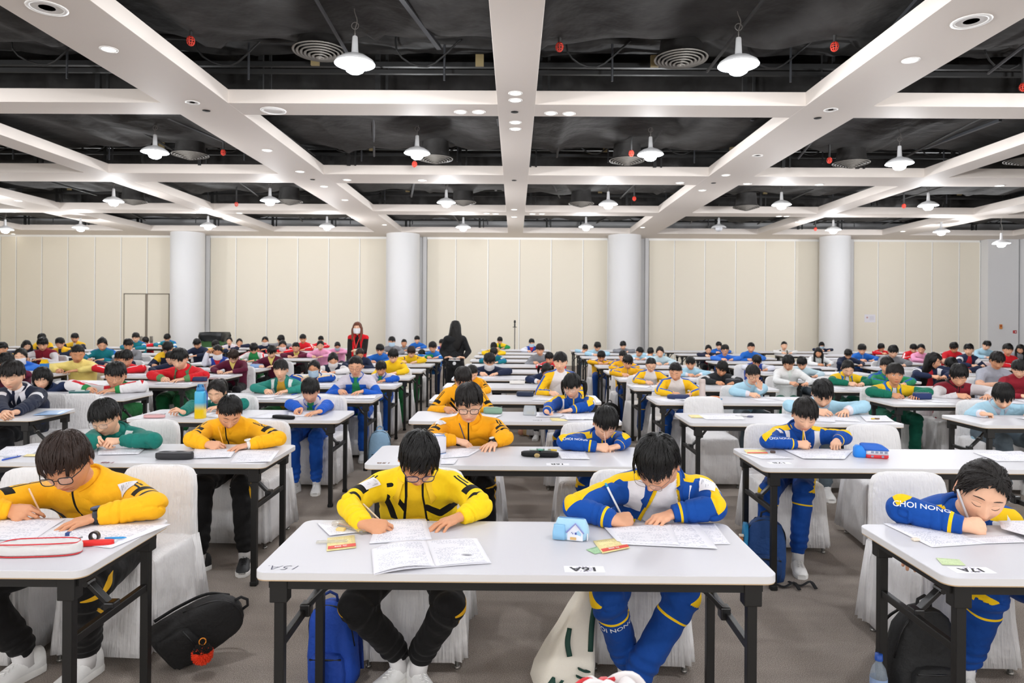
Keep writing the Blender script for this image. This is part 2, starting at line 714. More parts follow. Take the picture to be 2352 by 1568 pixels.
def lamp_meshes(lit):
    g1 = G()
    g1.lathe([(.022, .26), (.026, .25), (.034, .1), (.05, .085), (.12, .06), (.185, .015), (.2, -.012), (.197, -.016)], 32)
    shade = g1.mesh('shade', [LAMPW])
    g2 = G()
    g2.lathe([(.196, -.012), (.18, .008), (.11, .045), (.03, .06)], 32)
    refl = g2.mesh('reflector', [GLOWIN if lit else LAMPW])
    g3 = G()
    g3.lathe([(.004, -.105), (.05, -.104), (.082, -.085), (.095, -.05), (.095, .02)], 28)
    bulb = g3.mesh('bulb', [GLOW if lit else BULBOFF])
    g4 = G()
    g4.tube([(0, 0, .26), (0, 0, .33)], .006, 6)
    a = np.linspace(0, 6.28, 12)
    g4.tube([(.035 * math.cos(t), 0, .365 + .035 * math.sin(t)) for t in a], .004, 6)
    g4.tube(cat_rom([(0, 0, .33), (.02, .0, .42), (-.01, .01, .55), (.05, 0, .8), (.03, 0, 1.2)], 5), .005, 6)
    cord = g4.mesh('cord', [CORD])
    return shade, refl, bulb, cord


LM = {True: lamp_meshes(True), False: lamp_meshes(False)}


def pendant(loc, lit, label):
    e = empty('pendant_lamp', loc, label=label, cat='lamp', group='pendant lamps in the ceiling coffers')
    for nme, me in zip(('shade', 'reflector', 'bulb', 'cord'), LM[lit]):
        link(nme, me, e)
    if lit:
        l = bpy.data.lights.new('bulb_light', 'POINT')
        l.energy = LAMP_W
        l.color = (.96, .975, 1.0)
        l.shadow_soft_size = .09
        o = link('bulb_light', l, e, (0, 0, -.155))
    return e


LAMPS = [[(-560, 120, 1), (815, 144, 1), (1696, 147, 1), (2600, 160, 1)],
         [(356, 348, 1), (958, 350, 1), (1494, 353, 1), (2066, 374, 1)],
         [(-80, 460, 1), (261, 461, 1), (620, 460, 1), (1025, 464, 1), (1397, 468, 1), (1795, 469, 1), (2132, 471, 1)],
         [(12, 526, 1), (185, 522, 1), (478, 518, 1), (751, 519, 1), (1064, 521, 1), (1346, 520, 1), (1651, 522, 0), (1914, 527, 1), (2162, 531, 1), (2300, 558, 1)]]
LZ = [6.74, 10.5, 14.6, 18.5]
for r_, row in enumerate(LAMPS):
    vis = [p for p in row if 0 < p[0] < 2352]
    for p in row:
        y = LZ[r_] if p[0] != 2300 else 17.6
        pos = at(p[0], p[1], y)
        if p in vis:
            k = vis.index(p)
            lab = 'white dome pendant lamp, %s from the left in the %s row of lamps' % (NUM[k], ORD[r_])
            if not p[2]:
                lab = 'white dome pendant lamp that is switched off, in the farthest row'
        else:
            lab = 'white dome pendant lamp beyond the %s end of the %s row' % ('left' if p[0] < 0 else 'right', ORD[r_])
        pendant(pos, bool(p[2]), lab)
for j, y in enumerate((2.7, -1.2, -5.2)):
    for i, x in enumerate((-9.4, -5.5, -1.55, 2.15, 5.9, 9.6)):
        pendant((x, y, 4.12), True, 'white dome pendant lamp above the camera side, %s across in the %s row behind' % (NUM[i], NUM[j]))

# ------------------------------------------------------------------ recessed downlights and ceiling speakers
DLR = M('downlight_ring', '#f1efec', .4)
DLON = M('downlight_lens', '#fffaf0', .4, emit=('#fff6e6', 6.0))
DLOFF = M('downlight_dark', '#2c2925', .6)
HOLE = M('black_hole', '#0d0c0b', .8)


def dl_mesh(r, on):
    g1 = G()
    g1.lathe([(r, 0), (r, -.008), (r * .78, -.01), (r * .76, 0.0)], 20)
    a = g1.mesh('trim_ring', [DLR])
    g2 = G()
    g2.lathe([(r * .77, -.004), (r * .4, -.003), (.001, -.003)], 20)
    b = g2.mesh('lens', [DLON if on else DLR])
    return a, b


DLM = {True: dl_mesh(.085, True), False: dl_mesh(.085, False)}
DLB = dl_mesh(.16, False)
DL = [(1184, 214, 1), (1184, 230, 1), (1184, 281, 1), (1184, 296, 1), (1058, 257, 1), (1100, 257, 1), (1265, 260, 1), (1307, 261, 1),
      (250, 113, 1), (2092, 138, 1), (614, 345, 1), (690, 394, 1), (745, 428, 1), (797, 413, 1), (969, 414, 1), (792, 459, 1),
      (1667, 402, 1), (1613, 437, 1), (1562, 420, 1), (1716, 422, 1), (1880, 425, 1), (2265, 435, 1), (1181, 481, 1), (1181, 498, 1),
      (1118, 490, 1), (1139, 491, 1), (1223, 491, 1), (1245, 491, 1), (883, 516, 1), (914, 535, 1), (1475, 522, 1), (400, 535, 1), (2034, 531, 1),
      (478, 478, 1), (488, 483, 1), (450, 490, 1), (475, 490, 1), (535, 497, 1), (545, 500, 1), (552, 490, 1), (62, 493, 1), (48, 461, 1),
      (1800, 499, 1), (1780, 500, 1), (1818, 507, 1), (1808, 510, 1), (2335, 512, 1), (30, 537, 1)]


def on_beam(P):
    dx_ = min(((max(0, abs(P[0] - b) - w / 2 + .13), b, w) for b, w in BX))
    dy_ = min(((max(0, abs(P[1] - b) - w / 2 + .13), b, w) for b, w in BY))
    if min(dx_[0], dy_[0]) > 0:                    # keep the fitting on a beam
        if dx_[0] < dy_[0]:
            P[0] = dx_[1] + math.copysign(dx_[2] / 2 - .13, P[0] - dx_[1])
        else:
            P[1] = dy_[1] + math.copysign(dy_[2] / 2 - .13, P[1] - dy_[1])
    return P


dl_pts = [(u, v, on_beam(onz(u, v, CS))) for u, v, _ in DL]
for u, v, P in dl_pts:
    P = P.copy()
    P[2] = CS + .003
    zz = sorted([q for q in dl_pts if abs(q[2][1] - P[1]) < .45], key=lambda q: q[0])
    kx = [q[0] for q in zz].index(u)
    lab = 'lit ceiling downlight about %.1f m into the hall, %s from left at that depth' % (P[1], NUM[min(kx, 9)])
    e = empty('downlight', P, label=lab, cat='downlight', group='recessed downlights in the ceiling grid')
    for nme, me in zip(('trim_ring', 'lens'), DLM[True]):
        link(nme, me, e)
for u, v, big, lab in ((628, 254, 1, 'large white round ceiling speaker on the nearest cross beam'), (108, 18, 1, 'white round ceiling plate on the near left beam'),
                       (2231, 49, 1, 'white round ceiling plate on the near right beam'), (442, 235, 0, 'faint white ceiling disc on the left beam crossing'),
                       (1908, 252, 0, 'faint white ceiling disc on the right beam crossing'), (1740, 357, 0, 'unlit round downlight on the right wide beam')):
    P = onz(u, v, CS)
    P[2] = CS + .003
    e = empty('ceiling_disc', P, label=lab, cat='ceiling fitting')
    for nme, me in zip(('trim_ring', 'disc'), DLB if big else DLM[False]):
        link(nme, me, e)
for u, v, lab in ((474, 254, 'small black hole cap on the left beam crossing'), (1182, 257, 'small black hole cap on the centre beam crossing'),
                  (1878, 271, 'small black hole cap on the right beam crossing'), (1181, 414, 'small dark cap on the second centre beam crossing'),
                  (718, 412, 'small dark cap on the second left beam crossing'), (1639, 420, 'small dark cap on the second right beam crossing')):
    P = onz(u, v, CS)
    g = G()
    g.lathe([(.05, -.002), (.045, -.006), (.001, -.006)], 16)
    tag(g.build('ceiling_hole_cap', HOLE, loc=P), lab, 'ceiling fitting')

# ------------------------------------------------------------------ round air diffusers and red sprinkler heads
DIFF = M('dusty_diffuser', '#6d6963', .5, .2)


def diffuser_mesh():
    g1 = G()
    for i in range(7):
        r = .3 - i * .042
        z = -.005 - .012 * i
        g1.lathe([(r, z), (r - .006, z - .012), (r - .034, z + .012), (r - .03, z + .02)], 36)
    a = g1.mesh('louvre_rings', [DIFF])
    g2 = G()
    g2.lathe([(.3, 0), (.24, .06), (.22, .3)], 32)
    return a, g2.mesh('neck_box', [DUCT])


DFM = diffuser_mesh()
for u, v, y, lab in ((735, 117, 7.55, 'dusty round air diffuser beside the nearest left lamp'), (1564, 134, 7.7, 'dusty round air diffuser beside the nearest right lamp'),
                     (437, 355, 11.6, 'round air diffuser in the left coffer of the second row'), (1000, 364, 11.6, 'round air diffuser behind a lamp left of the centre beam'),
                     (1440, 368, 11.6, 'round air diffuser behind a red sprinkler right of the centre beam'), (1955, 374, 11.7, 'round air diffuser in the right coffer of the second row'),
                     (2352, 368, 11.6, 'round air diffuser at the far right edge'), (306, 462, 15.8, 'round air diffuser in the left coffer of the third row'),
                     (665, 462, 15.8, 'round air diffuser behind a lamp in the third row, left'), (1064, 464, 15.8, 'round air diffuser behind a lamp left of centre, third row'),
                     (1335, 467, 15.8, 'round air diffuser right of the centre beam, third row'), (1714, 475, 15.8, 'round air diffuser in the right coffer of the third row')):
    P = at(u, v, y)
    e = empty('air_diffuser', P, label=lab, cat='air diffuser', group='round air diffusers under the black ducts')
    link('louvre_rings', DFM[0], e)
    link('neck_box', DFM[1], e)
RED = M('red_sprinkler_guard', '#d8402f', .5)
for u, v, y, lab in ((438, 94, 7.2, 'red caged sprinkler head hanging at the near left beam'), (1285, 108, 7.3, 'red caged sprinkler head beside the centre beam'),
                     (1917, 107, 7.2, 'red caged sprinkler head at the near right beam'), (513, 350, 11.6, 'red sprinkler head above the left wide beam, second row'),
                     (952, 377, 11.5, 'red sprinkler head below a lamp left of centre'), (1450, 352, 11.0, 'red sprinkler head in front of a round diffuser'),
                     (1905, 368, 11.5, 'red sprinkler head in the right coffer of the second row'), (543, 469, 15.8, 'red sprinkler head in the third row of coffers, left'),
                     (1457, 456, 15.4, 'red sprinkler head right of a lamp in the third row'), (2076, 473, 15.5, 'red sprinkler head beside a lamp, third row right'),
                     (1873, 526, 19.4, 'tiny red sprinkler head before the right pillar'), (2350, 200, 8.1, 'red sprinkler head cut by the right edge')):
    P = at(u, v, y)
    e = empty('sprinkler_head', P, label=lab, cat='sprinkler')
    g = G()
    for k in range(4):
        a = k * math.pi / 4
        g.tube([(.04 * math.cos(a) * math.cos(t), .04 * math.sin(a) * math.cos(t), .05 * math.sin(t)) for t in np.linspace(0, 6.28, 14)], .005, 5)
    for z in (-.025, 0, .025):
        r = .04 * math.sqrt(max(0, 1 - (z / .05) ** 2))
        g.tube([(r * math.cos(t), r * math.sin(t), z) for t in np.linspace(0, 6.28, 14)], .004, 5)
    g.build('guard_cage', RED, e)
    g = G()
    g.tube([(0, 0, .04), (0, 0, .4), (0, -.02, 1.2)], .018, 8)
    g.build('drop_pipe', PIPE, e)

# ------------------------------------------------------------------ things on the far wall
P = at(1998, 731, ZW - .002)
g = G()
g.box((0, 0, 0), (.36, .006, .26), 0)
g.lathe([(.03, 0), (.001, .002)], 16, 1, c=(0, 0, 0))
V = g.V.pop() @ rot('X', 90).T + [-.09, -.005, .03]
g.V.append(V)
for k in range(4):
    g.box((.06, -.004, .06 - k * .035), (.16, .002, .008), 2)
tag(g.build('paper_notice', [M('notice_paper', '#edeaf0', .6), M('notice_emblem', '#c79a9a', .6), M('notice_print', '#b9b6c2', .6)], loc=P, smooth=False),
    'white paper notice taped to the cream partition wall', 'notice')
P = at(2299, 750, ZW - .4)
g = G()
g.box((0, 0, 0), (.09, .012, .15), 0, bev=.004)
g.box((0, -.008, .02), (.05, .004, .05), 1)
tag(g.build('orange_wall_sign', [M('orange_sign', '#d98a3a', .5), M('sign_red', '#a8401f', .5)], loc=P, smooth=False), 'small orange sign on the white wall at far right', 'sign')
P = at(2331, 762, ZW - 1.0)
g = G()
g.box((0, 0, 0), (.1, .05, .1), 0, bev=.01)
g.lathe([(.02, 0), (.02, .01), (.001, .012)], 14, 1)
g.V[-1] = g.V[-1] @ rot('X', 90).T + [0, -.025, 0]
tag(g.build('fire_alarm_call_point', [M('alarm_red', '#b3272a', .4), WHITE], loc=P, smooth=False), 'small red fire alarm call point on the far right wall', 'fire alarm')
# microphone stand in front of the partition
P = at(1182, 800, 21.0)
e = empty('microphone_stand', (P[0], 21.0, 0), label='thin dark microphone stand standing in front of the partition wall', cat='microphone stand')
g = G()
g.tube([(0, 0, .03), (0, 0, 1.3)], .012, 8)
g.build('pole', PIPE, e)
g = G()
g.lathe([(.14, 0), (.14, .02), (.02, .035), (.015, .05)], 20)
g.build('base', PIPE, e)
g = G()
g.tube([(0, 0, 1.3), (0, -.02, 1.42)], .02, 8)
g.lathe([(.001, 1.42), (.03, 1.43), (.032, 1.48), (.02, 1.51), (.001, 1.515)], 12)
g.tube([(-.06, 0, 1.3), (.06, 0, 1.3)], .012, 6)
g.build('microphone', PIPE, e)
# rubbish bin with a black liner
P = at(493, 800, 19.5)
e = empty('wheeled_bin', (P[0], 19.5, 0), label='green rubbish bin with a black bag liner beside the white pillar', cat='bin')
g = G()
rr = lambda w, d, z, n=32: np.stack([np.sign(np.cos(t)) * np.abs(np.cos(t)) ** .4 * w for t in [np.arange(n) * 2 * math.pi / n]] + [np.sign(np.sin(t)) * np.abs(np.sin(t)) ** .4 * d for t in [np.arange(n) * 2 * math.pi / n]] + [np.full(n, z)], 1)
g.rings([rr(.22, .26, .05), rr(.24, .28, .3), rr(.31, .33, 1.03), rr(.34, .36, 1.06), rr(.34, .36, 1.1)])
g.build('bin_body', M('bin_green', '#4d7a4a', .5), e)
g = G()
q = np.random.RandomState(2)
g.rings([rr(.335, .35, 1.12), rr(.35, .37, 1.1) + q.normal(0, .008, (32, 3)), rr(.345, .365, 1.0) + q.normal(0, .012, (32, 3)), rr(.325, .345, .88) + q.normal(0, .02, (32, 3))], caps=False)
g.build('bag_liner', M('black_bin_bag', '#1b1d20', .35), e)
for s in (-1, 1):
    g = G()
    g.lathe([(.001, -.02), (.1, -.02), (.1, .02), (.001, .02)], 20)
    g.V[-1] = g.V[-1] @ rot('Y', 90).T + [s * .24, .22, .1]
    g.build('wheel', PIPE, e)
# ================================================================== folding tables
LAMI = M('white_laminate', '#d3d2d7', .42, spec=.35)
EDGE = M('laminate_edge', '#e4e2e2', .45)
PLY = M('beige_ply_edge', '#c9ab84', .6)
BLK = M('black_powder_steel', '#141312', .45, spec=.5)
BLKG = M('black_glossy_brace', '#1d1d1e', .28, spec=.6)
RUB = M('black_rubber', '#0b0b0b', .8)


def rrect(w, d, r, z, n=6, cx=0, cy=0):
    P = []
    for sx, sy, a0 in ((1, 1, 0), (-1, 1, 90), (-1, -1, 180), (1, -1, 270)):
        for k in range(n + 1):
            a = math.radians(a0 + 90 * k / n)
            P.append((cx + sx * (w / 2 - r) + r * math.cos(a), cy + sy * (d / 2 - r) + r * math.sin(a), z))
    return np.array(P)


def table_meshes():
    g = G()
    g.rings([rrect(TW, TD, .045, TH - .026), rrect(TW, TD, .045, TH - .002), rrect(TW - .004, TD - .004, .043, TH)])
    F = g.F.pop()                          # bottom cap order: keep both
    g.F.append(F)
    for i in range(28 * 1):
        g.MI[i] = 1
    g.rings([rrect(TW - .004, TD - .004, .043, TH - .0305), rrect(TW - .004, TD - .004, .043, TH - .026)], 2)
    top = g.mesh('table_top', [LAMI, EDGE, PLY])
    top.set_sharp_from_angle(angle=math.radians(30))
    g = G()
    for s in (-1, 1):
        g.box((0, s * (TD / 2 - .045), TH - .05), (TW - .1, .02, .04), 0)
    for s in (-1, 1):
        g.box((s * (TW / 2 - .05), 0, TH - .05), (.02, TD - .09, .04), 0)
    rail = g.mesh('apron_rail', [BLK], False)
    legs = []
    for s in (-1, 1):
        for t in (-1, 1):
            g = G()
            x = s * (TW / 2 - .078)
            y = t * (TD / 2 - .055)
            g.box((x, y, (TH - .03 + .02) / 2), (.034, .034, TH - .05), 0, bev=.003)
            g.box((x, y, TH - .03 - .045), (.062, .05, .085), 0, bev=.004)
            g.box((x, y, .014), (.042, .042, .028), 1, bev=.006)
            legs.append(g.mesh('leg', [BLK, RUB], False))
    bars = []
    for s in (-1, 1):
        g = G()
        x = s * (TW / 2 - .078)
        g.box((x, 0, .47), (.024, TD - .13, .03), 0, bev=.003)
        bars.append(g.mesh('cross_bar', [BLK], False))
    braces = []
    for s in (-1, 1):
        g = G()
        x = s * (TW / 2 - .078)
        p0, p1, p2 = np.array([x - s * .01, .02, .485]), np.array([x - s * .1, .02, .575]), np.array([x - s * .2, .02, TH - .04])
        for a, b, w in ((p0, p1, .032), (p1, p2, .022)):
            d = nrm(b - a)
            R = np.stack([d, [0, 1, 0], np.cross(d, [0, 1, 0])], 1)
            g.box((a + b) / 2, (np.linalg.norm(b - a) + .02, w, .018), 0, R=R, bev=.003)
        g.box(p0 - [0, 0, .005], (.04, .05, .05), 0, bev=.006)
        g.tube([p1 + [0, -.025, 0], p1 + [0, .025, 0]], .012, 8)
        g.box(p2 + [0, 0, .005], (.06, .05, .03), 0, bev=.004)
        braces.append(g.mesh('folding_brace', [BLKG], False))
    return top, rail, legs, bars, braces


TMESH = table_meshes()
TABLES = {}


def make_table(c, r, label):
    x = COLX[c] + TW / 2
    e = empty('folding_table', (x, ROWS[r] + TD / 2, 0), label=label, cat='table', group='white folding exam tables in rows')
    top, rail, legs, bars, braces = TMESH
    link('table_top', top, e)
    link('apron_rail', rail, e)
    for l in legs:
        link('leg', l, e)
    for l in bars:
        link('cross_bar', l, e)
    for l in braces:
        link('folding_brace', l, e)
    TABLES[(c, r)] = e
    return e


ORDN = {1: 'front', 2: 'second', 3: 'third', 4: 'fourth', 5: 'fifth', 6: 'sixth', 7: 'seventh', 8: 'eighth', 9: 'ninth', 10: 'tenth', 11: 'eleventh', 12: 'twelfth'}
for r in ROWS:
    cs = [c for c in COLX if COLX[c] + TW > -.765 * ROWS[r] - .3 and COLX[c] < .76 * ROWS[r] + .3]
    cs = [c for c in cs if (COLX[c] + TW) * FPX / (ROWS[r] + .3) > -1190 and COLX[c] * FPX / (ROWS[r] + .3) < 1175]
    if r in (1, 2):
        cs = [-1, 0, 1]
    cs.sort()
    for k, c in enumerate(cs):
        pos = {0: 'straight below the centre beam', -1: 'just left of the centre column of tables', 1: 'just right of the centre column of tables'}
        if c == 0:
            lab = 'white folding table in the centre column, %s row from the camera' % ORDN[r]
        else:
            lab = 'white folding table, %s column %s of centre, %s row from the camera' % (NUM[abs(c) - 1], 'left' if c < 0 else 'right', ORDN[r])
        make_table(c, r, lab)

# ================================================================== covered banquet chairs
COVER = M('silver_grey_chair_cover', '#eceaea', .45, spec=.45, sheen=.2)
nt = COVER.node_tree
_tc = nt.nodes.new('ShaderNodeTexCoord')
_mp = nt.nodes.new('ShaderNodeMapping')
_mp.inputs['Scale'].default_value = (95, 95, 6)
nt.links.new(_tc.outputs['Object'], _mp.inputs['Vector'])
_n = nt.nodes.new('ShaderNodeTexNoise')
_n.inputs['Scale'].default_value = 1.0
_n.inputs['Detail'].default_value = 3
_n.inputs['Distortion'].default_value = .4
nt.links.new(_mp.outputs[0], _n.inputs['Vector'])
_n2 = nt.nodes.new('ShaderNodeTexNoise')
_n2.inputs['Scale'].default_value = 9
_n2.inputs['Detail'].default_value = 3
nt.links.new(_tc.outputs['Object'], _n2.inputs['Vector'])
_ad = nt.nodes.new('ShaderNodeMath')
_ad.operation = 'MULTIPLY_ADD'
_ad.inputs[1].default_value = .35
nt.links.new(_n.outputs['Fac'], _ad.inputs[0])
nt.links.new(_n2.outputs['Fac'], _ad.inputs[2])
_bp = nt.nodes.new('ShaderNodeBump')
_bp.inputs['Strength'].default_value = .9
_bp.inputs['Distance'].default_value = .02
nt.links.new(_ad.outputs[0], _bp.inputs['Height'])
nt.links.new(_bp.outputs[0], nt.nodes['Principled BSDF'].inputs['Normal'])


def chair_mesh(seed, n=72):
    r = np.random.RandomState(seed)
    ph = r.rand(8) * 6.28

    def ring(w, d, rad, z, cy=0.0, wav=0.0):
        P = rrect(w, d, rad, z, n // 4 - 1, 0, cy)
        a = np.arange(len(P)) / len(P) * 2 * math.pi
        k = wav * (np.sin(9 * a + ph[0]) + .7 * np.sin(15 * a + ph[1]) + .5 * np.sin(23 * a + ph[2]))
        c = P[:, :2] - [0, cy]
        P[:, :2] += c / np.linalg.norm(c, axis=1)[:, None] * k[:, None]
        return P
    g = G()
    # seat and skirt
    g.rings([ring(.485, .50, .06, .045, 0, .012), ring(.475, .49, .06, .14, 0, .010), ring(.46, .475, .06, .26, 0, .007), ring(.455, .465, .06, .38, 0, .005), ring(.44, .45, .06, .435, 0, .003),
             ring(.435, .445, .055, .455, 0, .002), ring(.41, .42, .05, .468), ring(.3, .3, .05, .472), ring(.1, .1, .03, .474)], caps=True)
    # back, tilted
    rings = []
    for z, w, d, yy in ((.06, .5, .06, .26), (.2, .47, .055, .25), (.45, .425, .05, .235), (.6, .415, .05, .25), (.7, .405, .048, .262), (.76, .385, .046, .27), (.79, .35, .042, .273), (.806, .29, .034, .275), (.813, .2, .02, .276)):
        rings.append(ring(w, d, min(d / 2 - .002, .024), z, yy, .005 if z < .5 else .0015))
    g.rings(rings)
    # skirt panel of the back falls to the hem
    g.rings([ring(.50, .1, .04, .05, .255, .014), ring(.475, .08, .035, .25, .245, .01), ring(.44, .06, .028, .46, .235, .004)])
    return g.mesh('fabric_cover', [COVER])


CHM = [chair_mesh(i) for i in range(4)]
g = G()
_legm = []
for sx in (-1, 1):
    for sy in (-1, 1):
        g = G()
        g.tube([(sx * .19, sy * .19, .4), (sx * .205, sy * .21, .0)], .011, 8)
        g.tube([(sx * .205, sy * .21, .012), (sx * .205, sy * .21, 0)], .015, 8)
        _legm.append(g.mesh('leg', [M('chair_chrome', '#a8a6a2', .3, .8)]))


def make_chair(x, y, rz, label, k=0):
    e = empty('covered_chair', (x, y, 0), rz, label=label, cat='chair', group='banquet chairs in silver grey covers')
    link('fabric_cover', CHM[k % 4], e)
    for l in _legm:
        link('leg', l, e)
    return e
# ================================================================== people: skin, heads, hands
def skin_mat(name, hexc):
    m = M(name, hexc, .52, spec=.35, bump=(160, .12, .003))
    nt = m.node_tree
    a = nt.nodes.new('ShaderNodeAttribute')
    a.attribute_name = 'tint'
    mx = nt.nodes.new('ShaderNodeMix')
    mx.data_type = 'RGBA'
    mx.blend_type = 'MULTIPLY'
    mx.inputs[0].default_value = 1.0
    mx.inputs[6].default_value = S(hexc)
    nt.links.new(a.outputs['Color'], mx.inputs[7])
    nt.links.new(mx.outputs[2], nt.nodes['Principled BSDF'].inputs['Base Color'])
    return m


SKIN = [skin_mat('skin_light', '#efbd9d'), skin_mat('skin_medium', '#e2a987'), skin_mat('skin_warm', '#d79a74')]
LASH = M('eyelash_black', '#35261f', .6)
EYEW = M('eye_white', '#f1ece8', .25)
IRIS = M('eye_dark_iris', '#1b110d', .15)


def hair_mat(name, hexc, rough=.38):
    m = M(name, hexc, rough, spec=.28)
    nt = m.node_tree
    tc = nt.nodes.new('ShaderNodeTexCoord')
    mp = nt.nodes.new('ShaderNodeMapping')
    mp.inputs['Scale'].default_value = (260, 260, 22)
    nt.links.new(tc.outputs['Object'], mp.inputs['Vector'])
    n = nt.nodes.new('ShaderNodeTexNoise')
    n.inputs['Scale'].default_value = 1.0
    n.inputs['Detail'].default_value = 2
    nt.links.new(mp.outputs[0], n.inputs['Vector'])
    bp = nt.nodes.new('ShaderNodeBump')
    bp.inputs['Strength'].default_value = .6
    bp.inputs['Distance'].default_value = .004
    nt.links.new(n.outputs['Fac'], bp.inputs['Height'])
    nt.links.new(bp.outputs[0], nt.nodes['Principled BSDF'].inputs['Normal'])
    return m


HAIR = {'black': hair_mat('black_hair', '#0c0a09'), 'soft': hair_mat('soft_black_hair', '#15100e'), 'brown': hair_mat('dark_brown_hair', '#2a1b14'), 'red': hair_mat('auburn_hair', '#6a3a26')}
HX, HY, HZ = .073, .092, .113


def skull(th, ph):
    """smooth head surface in direction azimuth th (0 = face, +90 = +x), elevation ph"""
    dx, dy, dz = np.sin(th) * np.cos(ph), -np.cos(th) * np.cos(ph), np.sin(ph)
    e = lambda v, k: np.sign(v) * np.abs(v) ** k
    x = HX * e(dx, .93)
    y = np.where(dy < 0, HY * .98 * e(dy, .84), HY * e(dy, .95))
    z = HZ * dz
    j = np.clip(-dz - .02, 0, 1)
    x = x * (1 - .40 * j ** 1.7)
    y = np.where(dy > 0, y * (1 - .62 * j ** .9), y * (1 - .10 * j ** 2))
    y = y - .012 * j
    z = np.where(dz > 0, z * .98, z)
    return np.stack([x, y, z], -1)


def gauss(x, z, cx, cz, sx, sz):
    return np.exp(-((x - cx) / sx) ** 2 - ((z - cz) / sz) ** 2)


def face_shape(V):
    """adds brow, sockets, nose, cheeks, lips and chin to skull points"""
    x, y, z = V[..., 0], V[..., 1], V[..., 2]
    fr = sstep(-y, .02, .055)
    ax = np.abs(x)
    d = np.zeros_like(x)
    d -= .0085 * gauss(ax, z, .029, .004, .019, .013)            # eye sockets
    d += .0050 * gauss(ax, z, .030, .001, .0125, .0085)          # eyelids over the eyes
    d += .0030 * gauss(ax, z, .030, .026, .022, .007)            # brows
    wn = .0062 + .0055 * sstep(-z, -.012, .036)
    prof = sstep(.020 - z, 0, .056) ** 1.25 * (1 - sstep(-z, .038, .047))
    d += .0205 * prof * np.exp(-(x / wn) ** 2)                    # nose
    d += .0065 * gauss(ax, z, .0105, -.037, .0056, .006)         # nostril wings
    d += .0045 * gauss(ax, z, .042, -.026, .024, .022)           # cheeks
    d += .0050 * gauss(x, z, 0, -.060, .021, .0075) + .0055 * gauss(x, z, 0, -.0705, .0165, .0062)
    d -= .0045 * gauss(x, z, 0, -.0652, .022, .0019)             # mouth line
    d -= .0035 * gauss(x, z, 0, -.081, .018, .005)
    d += .0060 * gauss(x, z, 0, -.094, .018, .010)               # chin
    out = V.copy()
    out[..., 1] = y - d * fr
    return out


def ear(sx):
    g = G()
    a = np.linspace(0, 2 * math.pi, 15)[:-1]
    path = [np.array([0, .012 * math.cos(t) + .004 * math.sin(t), .026 * math.sin(t)]) for t in a]
    rings = []
    for k in (1.0, .94, .72, .4):
        rings.append(np.array([[.0 + {1.0: -.004, .94: .005, .72: .002, .4: -.002}[k], p[1] * k, p[2] * k] for p in path]))
    g.rings(rings, caps=True)
    V = np.concatenate(g.V)
    V = V @ rot('Z', 28).T
    V[:, 0] = V[:, 0] + HX * 1.0
    V += [0, .012, -.006]
    if sx < 0:
        V[:, 0] *= -1
        g.F = [f[::-1] for f in g.F]
    return V, g.F


_HC = {}


